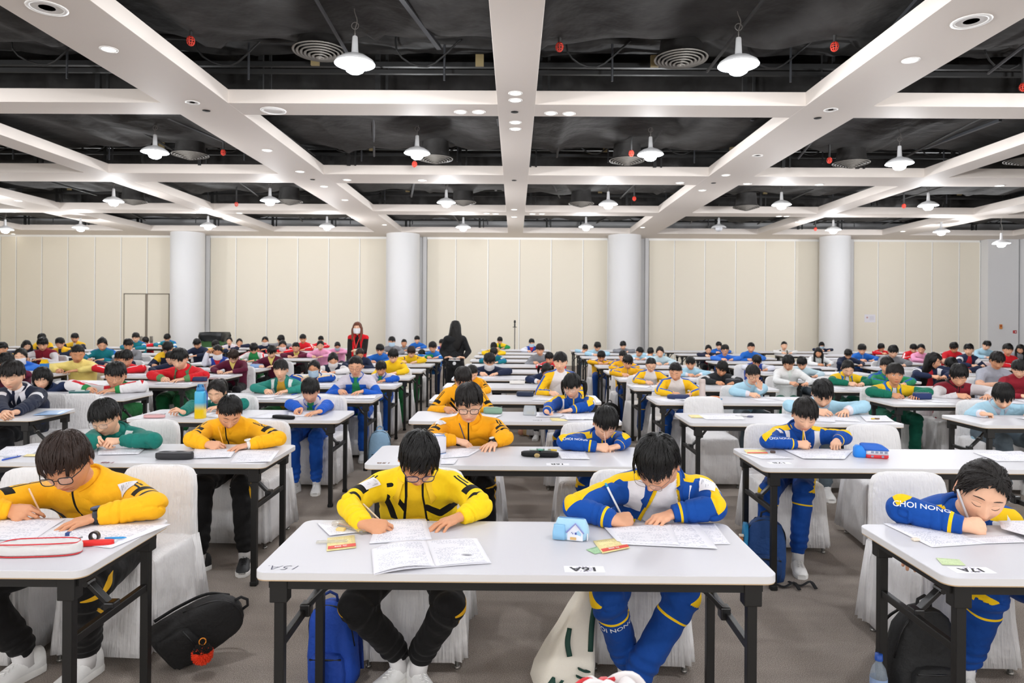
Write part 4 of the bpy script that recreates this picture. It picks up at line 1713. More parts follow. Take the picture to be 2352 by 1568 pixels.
BLU, YEL, WHT, NAV, MAR = '#0d4a9f', '#f6c912', '#e8e6ea', '#1a2238', '#5a1430'
OUT = {
    'tiger': outfit('#f7ac14', [(tiger, '#14120f')], '#f7ac14', '#121112', '#e9e8e6'),
    'tiger_open': outfit('#fad419', [(tigeropen_tee, '#f4c61d'), (tigeropen_black, '#14120f')], '#efc62c', '#121112', '#e9e8e6'),
    'tiger2': outfit('#fbb81a', [(tiger, '#14120f')], '#fbb81a', '#121112', '#e9e8e6'),
    'choi': outfit(BLU, [(choi_white, WHT), (choi_yellow, YEL)], '#0b3f8c', '#0c4290', '#e4e2df'),
    'choi_open': outfit(BLU, [(choi_white, WHT), (choi_yellow, YEL), (open_tee, '#e9e9ef'), (open_edge, YEL)], '#0b3f8c', '#0c4290', '#e4e2df'),
    'raglan': outfit('#e7e3e4', [(raglan_sl, '#f8c31a'), (shoulder_top, '#2f5cb4')], '#3a62b8', '#12468f', '#e4e2df'),
    'raglan_blue': outfit('#f0b829', [(raglan_sl, '#f3b81c'), (shoulder_top, '#2552ad'), (zipline, '#2552ad')], '#2552ad', '#123f86', '#e4e2df'),
    'greenbar': outfit('#177468', [(bars, '#dfe3e2')], '#14655b', '#16503f'),
    'greenbar_tee': outfit('#2a8477', [(bars, '#dfe3e2'), (lambda c: open_tee(c, .04, .15), '#c99a34')], '#20756a', '#1b5a2c'),
    'greenred': outfit('#2a8a4b', [(raglan_sl, '#ece9ea'), (sleeve_line, '#d3202f'), (shoulder_top, '#d3202f'), (cuffs, '#2a8a4b')], '#2a8a4b', '#1c6a34'),
    'navy_tie': outfit(NAV, [(vneck, '#eceaf0'), (lambda c: AND(vneck(c), .011 - np.abs(c['a'])), '#20243c'), (band_white, '#e8e8ec')], '#eceaf0', '#17181d'),
    'navy': outfit('#1d2b4c', [(cuffs, '#e8e8ec')], '#22345a', '#17181d'),
    'navyplain': outfit('#1e2740', [], '#2a3350', '#17181d'),
    'navy_yel': outfit('#20283f', [(yoke, '#f0bf2a')], '#20283f', '#17181d'),
    'navy_red': outfit('#232c49', [(lambda c: open_tee(c, .03, .2), '#c02733'), (lambda c: AND(c['sl'], band(c['t'], .1, .4)), '#e9e8ec')], '#b02733', '#17181d'),
    'varsity': outfit('#7c1626', [(sleeves, '#d5d0d2'), (zipline, '#1a1214')], '#2a1a1c', '#c5c0be'),
    'maroon': outfit(MAR, [(vneck, '#e5cf74')], '#5a1430', '#17161a'),
    'maroon_sw': outfit('#8c1d2c', [(band_white, '#e7dedd')], '#7a1726', '#1d1c20'),
    'red': outfit('#d71f2b', [(sleeve_line, '#f1eded')], '#c01722', '#1c1d22'),
    'red_polo': outfit('#d8202a', [(lambda c: AND(c['sl'], (c['t'] - 1.75) * .25), '#5d8f5c')], '#4f7d57', '#145c33'),
    'red_tee': outfit('#c9202b', [(lambda c: AND(c['sl'], (c['t'] - .75) * .25), '#e7b79c')], '#b81a25', '#1c1d22'),
    'yel_polo': outfit('#f4df86', [(zipline, '#f1d668')], '#5c453c', '#d9c98a'),
    'purple_yel': outfit('#f3c71d', [(lambda c: AND(c['sl'], band(c['t'], .02, .2)), '#4c2f78')], '#3f2a63', '#1f6b3b'),
    'blue_grey': outfit('#1657bd', [(yoke, '#cfc9d4'), (lambda c: AND(open_tee(c, .03, .12)), '#2b8a55')], '#1657bd', '#1550ac'),
    'blue': outfit('#2267bf', [(zipline, '#dfe3ea')], '#1c56a6', '#1b2b4d'),
    'blue_white': outfit('#2a78c8', [(sleeve_line, '#e9edf2')], '#226bb5', '#1b2b4d'),
    'royal_white': outfit('#2a4aa5', [(sleeves, '#e2e3ee'), (vneck, '#d3303c')], '#c43340', '#1b2b4d'),
    'bluestripe': outfit('#174b9e', [(sleeve_line, '#f2c98a'), (yoke, '#f0e2c4')], '#174b9e', '#123a80'),
    'lightblue': outfit('#abd3e6', [(cuffs, '#e6e1e8')], '#b4b7c6', '#59656e'),
    'lightblue2': outfit('#c4dbe4', [], '#d6dfe6', '#59656e'),
    'grey': outfit('#85868b', [], '#76777c', '#34363c'),
    'grey_tee': outfit('#a3a5b0', [(lambda c: AND(c['sl'], (c['t'] - .7) * .25), '#dfae92')], '#9799a4', '#34363c'),
    'greyblazer': outfit('#7b7c80', [(vneck, '#eceaf0')], '#eceaf0', '#34363c'),
    'white': outfit('#e9eaea', [(vneck, '#dfe7e2')], '#dcdedc', '#0f5a45'),
    'black': outfit('#26282b', [(band_white, '#d8d8da')], '#1e2022', '#15161a'),
    'vest_black': outfit('#1c2236', [(sleeves, '#e5e2e2'), (vneck, '#e8e5e6')], '#e8e5e6', '#17181d'),
    'vest_blue': outfit('#1a64d2', [(sleeves, '#3a78d8'), (zipline, '#101a33')], '#e8e5e6', '#17181d'),
    'green': outfit('#0f6b53', [(yoke, '#f2c81f'), (lambda c: open_tee(c, .02, .12), '#dcdadf')], '#1f66b8', '#0b5845'),
    'green2': outfit('#2e8d5e', [(shoulder_top, '#2456a8')], '#2456a8', '#0b5845'),
    'green_yel': outfit('#1f8a49', [(yoke, '#f2cf25')], '#1f8a49', '#17181d'),
    'green_teal': outfit('#157a72', [(band_white, '#e4e8ea')], '#1c5fae', '#17181d'),
    'green_t': outfit('#187c86', [(shoulder_top, '#1f66b8'), (band_white, '#e4e8ea')], '#1b6e96', '#17181d'),
    'pink': outfit('#f0a3c8', [(zipline, '#d98bb2')], '#2b2a30', '#3a3b45'),
    'black_yel': outfit('#22263a', [(vneck, '#e2d6c0'), (yoke, '#efc02c')], '#efc02c', '#17181d'),
    'dark_red': outfit('#25283c', [(lambda c: AND(open_tee(c, .015, .25)), '#8c2a3a')], '#a8303c', '#17181d'),
    'grey_vest': outfit('#e1dfdc', [(lambda c: AND(FRONT(c), TORSO(c), np.abs(c['a']) - .07), '#6d6a5c')], '#dcdad8', '#34363c'),
    'red_vest': outfit('#d7141f', [(sleeves, '#23211f'), (lambda c: open_tee(c, .03, .12), '#17181a')], '#d7141f', '#17181d'),
    'staff_black': outfit('#17181a', [(lambda c: AND(c['sl'], (c['t'] - .95) * .25), '#17181a')], '#17181a', '#151517', '#1a1a1a'),
    'dotted_navy': outfit('#1c2138', [(yoke, '#e6dfe4'), (lambda c: AND(c['sl'], band(c['t'], .45, .62)), '#b52d3c')], '#1c2138', '#17181d'),
}
# ================================================================== building one person
GLASS = M('clear_lens', '#dfe6ea', .05, alpha=.16)
FRAMES = {'black': M('black_glasses_frame', '#15151a', .3), 'blue': M('blue_glasses_frame', '#1c2350', .3), 'metal': M('thin_metal_frame', '#8b7f78', .3, .8), 'pink': M('clear_frame', '#7d5a50', .3)}
MASKM = {'white': M('white_face_mask', '#eceaec', .8), 'blue': M('light_blue_face_mask', '#b9d4e6', .8)}
SOLE = M('white_rubber_sole', '#e6e4e0', .6)
LABELP = M('name_label_paper', '#eeedf2', .6)
INK = M('printed_ink', '#3b3c44', .7)
INKL = M('pale_print', '#8f909c', .7)
SHOE = {}


def vnormals(V, Q):
    n = np.zeros_like(V)
    a = V[Q[:, 2]] - V[Q[:, 0]]
    b = V[Q[:, 3]] - V[Q[:, 1]]
    fn = np.cross(a, b)
    for k in range(4):
        np.add.at(n, Q[:, k], fn)
    return n / np.maximum(np.linalg.norm(n, axis=1), 1e-12)[:, None]


def subdiv(V, Q):
    E = np.sort(np.concatenate([Q[:, [0, 1]], Q[:, [1, 2]], Q[:, [2, 3]], Q[:, [3, 0]]]), axis=1)
    U, inv = np.unique(E, axis=0, return_inverse=True)
    inv = inv.reshape(4, -1)
    n, m = len(V), len(Q)
    V2 = np.concatenate([V, (V[U[:, 0]] + V[U[:, 1]]) / 2, V[Q].mean(1)])
    e = n + inv
    c = n + len(U) + np.arange(m)
    Q2 = np.concatenate([np.stack([Q[:, i], e[i], c, e[i - 1]], 1) for i in range(4)])
    return V2, Q2


def ik(Sh, W, l1, l2, pole):
    d = W - Sh
    n = np.linalg.norm(d)
    if n > (l1 + l2) * .995:
        k = n / ((l1 + l2) * .995)
        l1, l2 = l1 * k, l2 * k
    a = (l1 * l1 - l2 * l2 + n * n) / (2 * n)
    h = math.sqrt(max(l1 * l1 - a * a, 0))
    u = d / n
    p = np.asarray(pole, float)
    p = nrm(p - u * (p @ u))
    return Sh + u * a + p * h


def arm_point(arm, i, t, phi, L, side, r):
    a, b = (arm.S, arm.E) if i == 0 else (arm.E, arm.W)
    ax = nrm(b - a)
    ref = nrm(L * side * .5 + np.array([0, 0, 1.0]))
    ref = nrm(ref - ax * (ref @ ax))
    o = np.cross(ax, ref)
    rad = math.cos(phi) * ref + math.sin(phi) * side * o
    return a + (b - a) * t + rad * r, rad, ax


def phi_facing(arm, i, L, side, d=(0, -.75, .66)):
    best = max(np.linspace(-2.4, 2.4, 49), key=lambda p: float(arm_point(arm, i, .5, p, L, side, .05)[1] @ np.array(d)))
    return float(best)


def wrap_arm(arm, i, t0, phi0, XY, L, side, tree, off):
    """lay flat points XY (metres: x along the arm, y around it) on the sleeve"""
    a, b = (arm.S, arm.E) if i == 0 else (arm.E, arm.W)
    ln = np.linalg.norm(b - a)
    out = []
    for x, y in XY:
        p, rad, ax = arm_point(arm, i, t0 + x / ln, phi0 + y / .058, L, side, .0)
        h = tree.ray_cast(Vector(p + rad * .16), Vector(-rad), .16)
        q = np.array(h[0]) if h[0] is not None else p + rad * .055
        out.append(q + rad * off)
    return np.array(out)


def body_skeleton(hc, R, s, yb, legs, shoulder_w, sink=0.0):
    k = Sk()
    k.s = s
    k.N = hc + R @ np.array([0, .030, -.098]) * s + np.array([0, .034, -.036]) * s
    k.P = np.array([k.N[0], max(k.N[1] + .10, yb + .28), .53])
    return k


def person(label, u, v, y, s, fit, yb, hair='short', haircol='black', yaw=0, pitch=36, roll=0, R=None, L=None, level=0, skin=None, eyes='down', glasses=None,
           mask=None, tail=None, legs=None, seed=0, cat='child', stickers=(), letters=(), watch=None, P=None, sw=.150, hem=0.0, shoes=None, standing=False, tilt=0.0, group=None, nolegs=False, collar=True, leg_letters=()):
    rs = np.random.RandomState(seed * 7 + 3)
    fo = OUT[fit]
    hc = at(u, v, y)
    if not standing:
        yaw = yaw + math.degrees(math.atan2(-hc[0], hc[1]))     # yaw is given as seen from the camera
    Rm = rot('Z', yaw) @ rot('X', pitch) @ rot('Y', roll)
    k = Sk()
    k.s = s
    k.N = hc + (Rm @ np.array([0, .030, -.098]) + np.array([0, .034, -.036])) * s
    k.P = np.array([k.N[0] + tilt, max(k.N[1] + .10, yb + .28), .53]) if P is None else np.asarray(P, float)
    ang = math.radians(yaw * .12)
    k.L = nrm([math.cos(ang), math.sin(ang), -.3 * tilt])
    dirn = k.N - k.P
    back = nrm(np.cross(nrm(dirn), k.L))
    back = back if back[1] > 0 else -back
    k.Mid = k.P + dirn * .5 + back * .045 * s
    k.C = k.N - nrm(k.N - k.Mid) * .035 * s
    upv = nrm(k.N - k.Mid)
    arms = []
    for side, spec in ((-1, R), (1, L)):
        a = Sk()
        spec = dict(spec or {})
        a.S = k.N + k.L * side * sw * s - upv * .062 * s + np.array([0, -.012, 0]) * s
        if 'Wp' in spec:
            a.W = np.asarray(spec['Wp'], float)
        elif 'W' in spec:
            a.W = onz(*spec['W'])
        else:
            a.W = np.array([k.N[0] + side * (.115 + rs.uniform(-.03, .03)) * s, yb - .10 + rs.uniform(-.03, .03), TH + .038])
        if 'E' in spec:
            a.E = onz(*spec['E'])
        elif 'Ep' in spec:
            a.E = np.asarray(spec['Ep'], float)
        else:
            a.E = ik(a.S, a.W, .245 * s, .215 * s, (side * .6, .45, -.3) if not standing else (side * .3, .8, -.1))
            if not standing and a.E[1] < yb + .04 and a.E[2] < TH + .058 * s:
                a.E[2] = TH + .058 * s
        if 'Tp' in spec:
            a.T = np.asarray(spec['Tp'], float)
        elif 'T' in spec:
            a.T = onz(*spec['T'])
        else:
            a.T = a.W + nrm([-side * .55, -.8, -.06]) * .12
        a.pose = spec.get('pose', 'write' if side < 0 else 'flat')
        a.roll = spec.get('roll', 48 if a.pose == 'write' else 0)
        arms.append(a)
    k.R, k.Lf = arms
    base = np.array([k.P[0], k.P[1], 0.0])
    if standing:
        base = np.array([k.P[0], k.P[1], 0.0])
    # ---------------------------------------------------------------- body (skin), one mesh
    g = G()
    for V_, F_, mi, C_ in head_parts(level, eyes):
        W_ = hc + (V_ @ Rm.T) * s
        g.add(W_ - base, F_, mi, C_)
    nk0 = hc + Rm @ np.array([0, .018, -.055]) * s
    nk1 = hc + Rm @ np.array([0, .028, -.098]) * s
    nb = k.N - upv * .03 * s
    g.tube([q - base for q in (nk0, nk1, nb + (nk1 - nb) * .35, nb, k.C - upv * .06 * s)], [.044 * s, .045 * s, .047 * s, .052 * s, .06 * s], 10 if level == 0 else 24)
    nn = 6 if level == 0 else 10
    g.tube([q - base for q in (k.C - upv * .03 * s, k.Mid, k.P)], [.07 * s, .10 * s, .10 * s], nn)
    hb = None
    for side, a in ((-1, k.R), (1, k.Lf)):
        fd = nrm(a.W - a.E)
        g.tube([q - base for q in (k.C - upv * .02, a.S, a.E, a.W + fd * .006 * s)], [.03 * s, .036 * s, .026 * s, .0205 * s], nn)
        if a.pose == 'none':
            continue
        V_, F_, C_, tips, tt = hand_geo(a.pose, level)
        hd = a.T - a.W
        a.H = hand_frame(hd, side, a.roll)
        a.hs = .93 * s
        W_ = a.W + (V_ @ a.H.T) * a.hs
        F2 = F_ if side < 0 else [f[::-1] for f in F_]
        g.add(W_ - base, F2, 0, C_)
    sk = skin if skin is not None else (0, 0, 1, 1, 2)[seed % 5]
    hm = HAIR[haircol]
    body = g.build('person', [SKIN[sk], LASH if haircol != 'red' else HAIR['red'], EYEW, IRIS], None, base, col=True)
    tag(body, label, cat, group)
    # ---------------------------------------------------------------- hair
    Vh, Fh = hair_geo(level, hair, seed)
    g = G()
    g.add(hc + (Vh @ Rm.T) * s - base, Fh)
    if tail:
        Vt, Ft = tail_geo(tail, seed, level)
        Rt = Rm if tail not in ('long', 'longback') else rot('Z', yaw) @ rot('X', pitch * .35)
        g.add(hc + (Vt @ Rt.T) * s - base, Ft)
    hobj = g.build('hair', hm, body)
    if tail in ('tail', 'pigtails') and level > 0:
        g = G()
        for p in ([(0, .125, .045)] if tail == 'tail' else [(-.088, .062, .012), (.088, .062, .012)]):
            c = np.array(p)
            a = np.linspace(0, 2 * math.pi, 13)
            pth = [hc + Rm @ (c + np.array([.019 * math.cos(q), .004, .019 * math.sin(q)])) * s - base for q in a]
            g.tube(pth, .005, 6)
        g.build('hair_tie', M('white_hair_tie', '#d9d6da', .7), hobj)
    # ---------------------------------------------------------------- jacket
    h = {0: .026, 1: .0165, 2: .0092}[level] * (s if level == 0 else 1)
    Sm = (k.R.S + k.Lf.S) / 2
    hemp = k.P - np.array([0, 0, .02 + hem])

    def fj(Pt):
        d1, _ = ell_seg(Pt, hemp, k.Mid, (.165 * s, .118 * s), (.166 * s, .114 * s), k.L)
        d2, _ = ell_seg(Pt, k.Mid, k.C - upv * .045 * s, (.166 * s, .114 * s), (.158 * s, .098 * s), k.L)
        d = smin(d1, d2, .03)
        yo = capsule(Pt, k.R.S + k.L * .03 * s, k.Lf.S - k.L * .03 * s, .060 * s, .060 * s)
        d = smin(d, yo, .05 * s)
        nk = capsule(Pt, k.C - upv * .03 * s, k.N - upv * .006 * s, .075 * s, .058 * s)
        d = smin(d, nk, .055 * s)
        for a in (k.R, k.Lf):
            e1 = capsule(Pt, a.S, a.E, .058 * s, .050 * s)
            t, dist = seg(Pt, a.E, a.W)
            r = (.050 - .010 * t - .006 * sstep(t, .80, .93) + .0030 * sstep(t, .92, .95)) * s
            e2 = dist - r
            # the sleeve ends at the wrist
            ax = nrm(a.W - a.E)
            e2 = np.maximum(e2, (Pt - a.W) @ ax - .004)
            e = smin(e1, e2, .010)
            d = smin(d, e, .024 * s)
        return d
    pts = np.array([hemp, k.P, k.N, k.R.S, k.R.E, k.R.W, k.Lf.S, k.Lf.E, k.Lf.W])
    lo, hi = pts.min(0) - .17 * s - h * 2, pts.max(0) + .15 * s + h * 2
    lo[0] -= .02
    V, Q = snet(fj, lo, hi, h)
    V = smooth_v(V, Q, 2 if level == 2 else 1, .5)
    if level > 0:
        V, Q = subdiv(V, Q)
        V = smooth_v(V, Q, 1, .5)
    cc = coords(V, k)
    if level > 0:
        n = vnormals(V, Q)
        amp = s * (1.0 if level == 2 else .8)
        ph = rs.rand(12) * 6.28
        crease = lambda q: (1 - np.abs(np.sin(q))) ** 2.2
        sl_ = (cc['sl'] > 0)
        t_, f_ = cc['t'], cc['phi']
        wob = np.sin(V[:, 0] * 33 + ph[8]) + np.sin(V[:, 1] * 29 + ph[9]) + np.sin(V[:, 2] * 37 + ph[10])
        el = np.exp(-((t_ - 1.0) / .33) ** 2) * sl_
        up = np.exp(-((t_ - .30) / .30) ** 2) * sl_
        wr = np.exp(-((t_ - 1.66) / .16) ** 2) * sl_
        d = -.011 * el * crease(t_ * 8.5 + 1.1 * np.sin(f_ + ph[0]) + .55 * wob + ph[1]) * (.35 + .65 * sstep(np.sin(f_ + ph[2]), -.4, .7))
        d += -.009 * up * crease(t_ * 6.5 + 1.3 * f_ + .5 * wob + ph[3]) * sstep(np.sin(f_ * 1.0 + ph[4]), -.5, .6)
        d += -.007 * wr * crease(t_ * 17 + .8 * np.sin(f_ + ph[5]) + .5 * wob)
        tor = (cc['sl'] <= 0)
        d += tor * -.010 * crease(cc['h'] * 15 + 5 * np.abs(cc['a']) + .6 * wob + ph[6]) * sstep(-cc['h'], .06, .2)
        d += tor * -.008 * crease(cc['a'] * 13 + cc['h'] * 7 + .5 * wob + ph[7]) * sstep(np.sin(cc['a'] * 20 + ph[8]), -.3, .6)
        d += .0016 * wob
        V = V + n * (d * amp)[:, None]
        # an open front stands off the shirt below
        if fit in ('tiger_open', 'choi_open', 'greenbar_tee', 'green', 'red_vest'):
            inside = (tigeropen_tee(cc) if fit == 'tiger_open' else open_tee(cc, *((.04, .15) if fit == 'greenbar_tee' else (.035, .20)))) > 0
            V = V - n * (.010 * inside)[:, None]
        # nothing of the sleeve sinks into the table top
        low = (V[:, 1] < yb - .002) & (V[:, 2] < TH + .002) & (V[:, 2] > TH - .06) & (cc['sl'] > 0) & (not standing)
        V[low, 2] = TH + .002
    attrs = {'m%d' % i: f(cc) for i, (f, _c) in enumerate(fo['ov'])}
    mt = cloth('cloth_' + fit, fo['base'], [c for _f, c in fo['ov']])
    jk = numesh('jacket', V, Q, [mt], body, attrs, base)
    # collar
    if fo['collar'] and level > 0 and collar:
        g = G()
        nseg = 30 if level == 2 else 18
        ax = nrm(nrm(k.N - k.C) + .25 * upv)
        Lp = nrm(k.L - ax * (k.L @ ax))
        D = np.cross(ax, Lp)
        D = D if D[1] > 0 else -D
        gap = .55 if fit in ('tiger_open', 'choi_open', 'red_polo', 'yel_polo', 'purple_yel', 'greenbar_tee', 'green', 'navy_tie') else .22
        prof = [(.064, -.016), (.066, .018), (.070, .040), (.078, .040), (.098, -.006), (.094, -.014), (.076, .016), (.072, -.016)]
        if fit in ('raglan', 'lightblue2', 'grey_tee', 'red_tee', 'maroon_sw', 'grey'):
            prof = [(.060, -.012), (.058, .006), (.061, .010), (.066, .004), (.068, -.012)]
            gap = 0.0
        a = np.linspace(-math.pi / 2 + gap, 3 * math.pi / 2 - gap, nseg)
        rings = []
        for pi_, (r_, z_) in enumerate(prof):
            flap = (gap > .3) * (.042 if pi_ in (4, 5) else (.012 if pi_ in (3, 6) else 0)) * np.maximum(0, -np.sin(a)) ** 1.3
            drop = (gap > .3) * (.034 if pi_ in (4, 5) else 0) * np.maximum(0, -np.sin(a)) ** 1.3
            spread = 1 + (.10 if gap > .3 else .0) * np.maximum(0, -np.sin(a)) ** 2
            rings.append(np.array([k.N - ax * .012 * s + (Lp * math.cos(t) * (r_ * sp + fl_) + D * math.sin(t) * (r_ * .95 * sp + fl_) + ax * (z_ - dr_ - (.016 if gap > .3 else .010) * max(0, -math.sin(t)))) * s for t, sp, fl_, dr_ in zip(a, spread, flap, drop)]) - base)
        P_ = np.array(rings)
        g.grid(P_.transpose(1, 0, 2))
        g.build('collar', M('cloth_collar_' + fit, fo['collar'], .8, spec=.25, bump=(120, .2, .003)), jk)
    # stickers and lettering on the sleeves
    tree = BVHTree.FromPolygons(V.tolist(), Q.tolist()) if (stickers or letters) else None
    for st in stickers:
        side, i, t0, ph0, w_, h_, rz = st
        arm = k.R if side < 0 else k.Lf
        ph0 = ph0 + phi_facing(arm, i, k.L, side)
        n = 7
        gx, gy = np.meshgrid(np.linspace(-w_ / 2, w_ / 2, n), np.linspace(-h_ / 2, h_ / 2, n), indexing='ij')
        c_, s_ = math.cos(math.radians(rz)), math.sin(math.radians(rz))
        XY = np.stack([gx.ravel() * c_ - gy.ravel() * s_, gx.ravel() * s_ + gy.ravel() * c_], 1)
        Pw = wrap_arm(arm, i, t0, ph0, XY, k.L, side, tree, .003) - base
        g = G()
        g.grid(Pw.reshape(n, n, 3))
        rows = [(.34, -.36, .40, .022), (.26, -.36, .26, .018), (.10, -.40, .12, .016), (.0, -.40, .10, .016), (-.10, -.40, .12, .016), (-.20, -.40, .11, .016), (.10, .05, .22, .016), (-.05, .05, .12, .016)]
        for (yy, xx, ww, hh) in rows:
            q = np.array([(xx * w_, yy * h_), ((xx + ww) * w_, yy * h_), ((xx + ww) * w_, (yy + hh * 1.4) * h_), (xx * w_, (yy + hh * 1.4) * h_)])
            q = np.stack([q[:, 0] * c_ - q[:, 1] * s_, q[:, 0] * s_ + q[:, 1] * c_], 1)
            Pq = wrap_arm(arm, i, t0, ph0, q, k.L, side, tree, .0038) - base
            g.add(Pq, [(0, 1, 2, 3)], 1)
        st_o = g.build('name_sticker', [LABELP, INKL], jk)
        st_o['label'] = 'white paper name label stuck on the sleeve'
    for st in letters:
        side, i, t0, ph0, size, rz, body_t = st
        arm = k.R if side < 0 else k.Lf
        ph0 = ph0 + phi_facing(arm, i, k.L, side)
        XY, F_ = text_mesh(body_t, size, size * .012)
        c_, s_ = math.cos(math.radians(rz)), math.sin(math.radians(rz))
        XY2 = np.stack([XY[:, 0] * c_ - XY[:, 1] * s_, XY[:, 0] * s_ + XY[:, 1] * c_], 1)
        Pw = wrap_arm(arm, i, t0, ph0, XY2, k.L, side, tree, .0016) - base
        g = G()
        g.add(Pw, F_)
        lo_ = g.build('lettering', M('white_sleeve_print', '#eef0f4', .6), jk, smooth=False)
        lo_['label'] = 'white printed lettering'
    # ---------------------------------------------------------------- glasses, mask, watch
    if glasses:
        g = G()
        gl = G()
        for sx in (-1, 1):
            cx = sx * .032
            a = np.linspace(0, 2 * math.pi, 25)
            sq = .62
            P_ = []
            for t in a:
                xx = cx + .0235 * np.sign(math.cos(t)) * abs(math.cos(t)) ** sq
                zz = -.002 + .0165 * np.sign(math.sin(t)) * abs(math.sin(t)) ** sq
                P_.append(np.array([xx, -.1085 + .55 * (abs(xx) - .03) ** 2 * 14 * (abs(xx) > .03), zz]))
            Pw = [hc + Rm @ p * s - base for p in P_]
            g.tube(Pw, (.0019 if glasses != 'metal' else .0009) * s, 6, closed=False)
            gl.add(np.array(Pw[:-1]), [tuple(range(len(Pw) - 1))])
            tp = [np.array([sx * .0555, -.103, .006]), np.array([sx * .072, -.07, .007]), np.array([sx * .0765, -.01, .004]), np.array([sx * .076, .012, -.004])]
            g.tube([hc + Rm @ p * s - base for p in tp], (.0019 if glasses != 'metal' else .0009) * s, 6)
        br = [np.array([-.010, -.1085, .002]), np.array([0, -.113, .006]), np.array([.010, -.1085, .002])]
        g.tube([hc + Rm @ p * s - base for p in br], (.0017 if glasses != 'metal' else .0009) * s, 6)
        go = g.build('glasses', FRAMES[glasses], body)
        if level > 1:
            gl.build('lenses', GLASS, go)
    if mask:
        gx = np.linspace(-.070, .070, 15)
        gz = np.linspace(-.100, .002, 11)
        P_ = np.zeros((15, 11, 3))
        for i, x in enumerate(gx):
            for j, z in enumerate(gz):
                zz = z
                yy = -.108 + 9.5 * x * x + .10 * max(0, -z - .05) * 2 - .006 * math.exp(-(x / .012) ** 2 - ((z + .03) / .02) ** 2)
                P_[i, j] = (x * (1 - .12 * (j == 0) - .1 * (j == 10)), yy, zz)
        Pw = hc + (P_ @ Rm.T) * s - base
        g = G()
        g.grid(Pw)
        for sx in (-1, 1):
            g.tube([hc + Rm @ np.array(p) * s - base for p in ((sx * .069, -.062, -.012), (sx * .077, -.01, .006), (sx * .077, .015, -.01))], .0012, 4)
        g.build('face_mask', MASKM[mask], body)
    if watch:
        side, strap, dial = watch
        a = k.R if side < 0 else k.Lf
        ax = nrm(a.W - a.E)
        z = a.H[:, 2]
        z = nrm(z - ax * (z @ ax))
        o = np.cross(ax, z)
        c = a.W + ax * .012 * s
        g = G()
        r = .0255 * s
        rings = []
        for dx, dr in ((-.010, 0), (-.010, .004), (.010, .004), (.010, 0)):
            t = np.linspace(0, 2 * math.pi, 25)[:-1]
            rings.append(np.array([c + ax * dx + (r + dr) * (z * math.cos(q) + o * 1.15 * math.sin(q)) - base for q in t]))
        g.rings(rings, caps=False)
        Rw = np.stack([o, ax, z], 1)
        g2 = G()
        g2.lathe([(.001, .0), (.0205, 0), (.0215, .004), (.0195, .0085), (.018, .0088)], 24, 0)
        g2.lathe([(.018, .0086), (.001, .0088)], 24, 1)
        for vv, ff, mm in ((np.concatenate(g2.V), g2.F, g2.MI),):
            W_ = c + z * (r + .003) + vv @ Rw.T - base
            for m_ in (0, 1):
                fs = [f for f, q in zip(ff, mm) if q == m_]
                used = sorted({i for f in fs for i in f})
                mp = {q: i for i, q in enumerate(used)}
                g.add(W_[used], [[mp[i] for i in f] for f in fs], m_)
        g.build('wristwatch', [M('watch_' + strap, strap, .4), M('dial_' + dial, dial, .3)], body)
    # ---------------------------------------------------------------- trousers and shoes
    if not nolegs:
        lg = []
        for side in (-1, 1):
            q = Sk()
            q.S = k.P + k.L * side * .075 * s - np.array([0, 0, .01])
            if legs:
                kn, an, ft = legs[0 if side < 0 else 1]
                q.E, q.W, q.ft = np.asarray(kn, float), np.asarray(an, float), np.asarray(ft, float)
            else:
                q.E = k.P + np.array([side * (.10 + rs.uniform(0, .05)), -.36 * s, -.02])
                q.W = np.array([q.E[0] + rs.uniform(-.03, .03), q.E[1] + rs.uniform(-.02, .10), .10 if level else .02])
                q.ft = nrm([side * .2, -1, 0])
            lg.append(q)

        def ft_(Pt):
            d, _ = ell_seg(Pt, k.P - k.L * .06 * s, k.P + k.L * .06 * s, (.105 * s, .105 * s), (.105 * s, .105 * s), np.array([0, 1.0, 0]))
            for q in lg:
                e1 = capsule(Pt, q.S, q.E, .086 * s, .064 * s)
                t, dist = seg(Pt, q.E, q.W)
                e2 = np.maximum(dist - (.064 - .012 * t - .010 * sstep(t, .86, .98)) * s, (Pt - q.W) @ nrm(q.W - q.E) - .01)
                d = smin(d, smin(e1, e2, .02), .02 * s)
            return d
        pts = np.array([k.P] + [q.E for q in lg] + [q.W for q in lg] + [q.S for q in lg])
        V2, Q2 = snet(ft_, pts.min(0) - .13 * s, pts.max(0) + .13 * s, h * 1.25)
        V2 = smooth_v(V2, Q2, 2 if level else 1)
        if level == 2:
            V2, Q2 = subdiv(V2, Q2)
            V2 = smooth_v(V2, Q2, 1)
        T = np.zeros(len(V2))
        PHI = np.zeros(len(V2))
        dm = np.full(len(V2), 9.0)
        for side, q in ((-1, lg[0]), (1, lg[1])):
            for i, (a, b) in enumerate(((q.S, q.E), (q.E, q.W))):
                t, d = seg(V2, a, b)
                ax = nrm(b - a)
                ref = nrm(k.L * side - ax * (k.L @ ax) * side)
                o = np.cross(ax, ref)
                w = V2 - a
                m_ = d < dm
                dm = np.where(m_, d, dm)
                T = np.where(m_, t + i, T)
                PHI = np.where(m_, np.arctan2(w @ o, w @ ref), PHI)
        at2 = {}
        ov2 = []
        if fit in ('choi', 'choi_open', 'raglan'):
            at2['m0'] = OR(AND((.42 - np.abs(PHI)) * .06, (1.05 - T) * .3), AND(band(T, 1.20, 1.225), np.ones_like(T)))
            ov2 = [YEL]
        elif fit.startswith('tiger'):
            at2['m0'] = AND((.55 - np.abs(PHI)) * .06, OR(band(T + .35 * PHI, .93, 1.06), band(T + .35 * PHI, 1.22, 1.30)))
            ov2 = ['#e6b020']
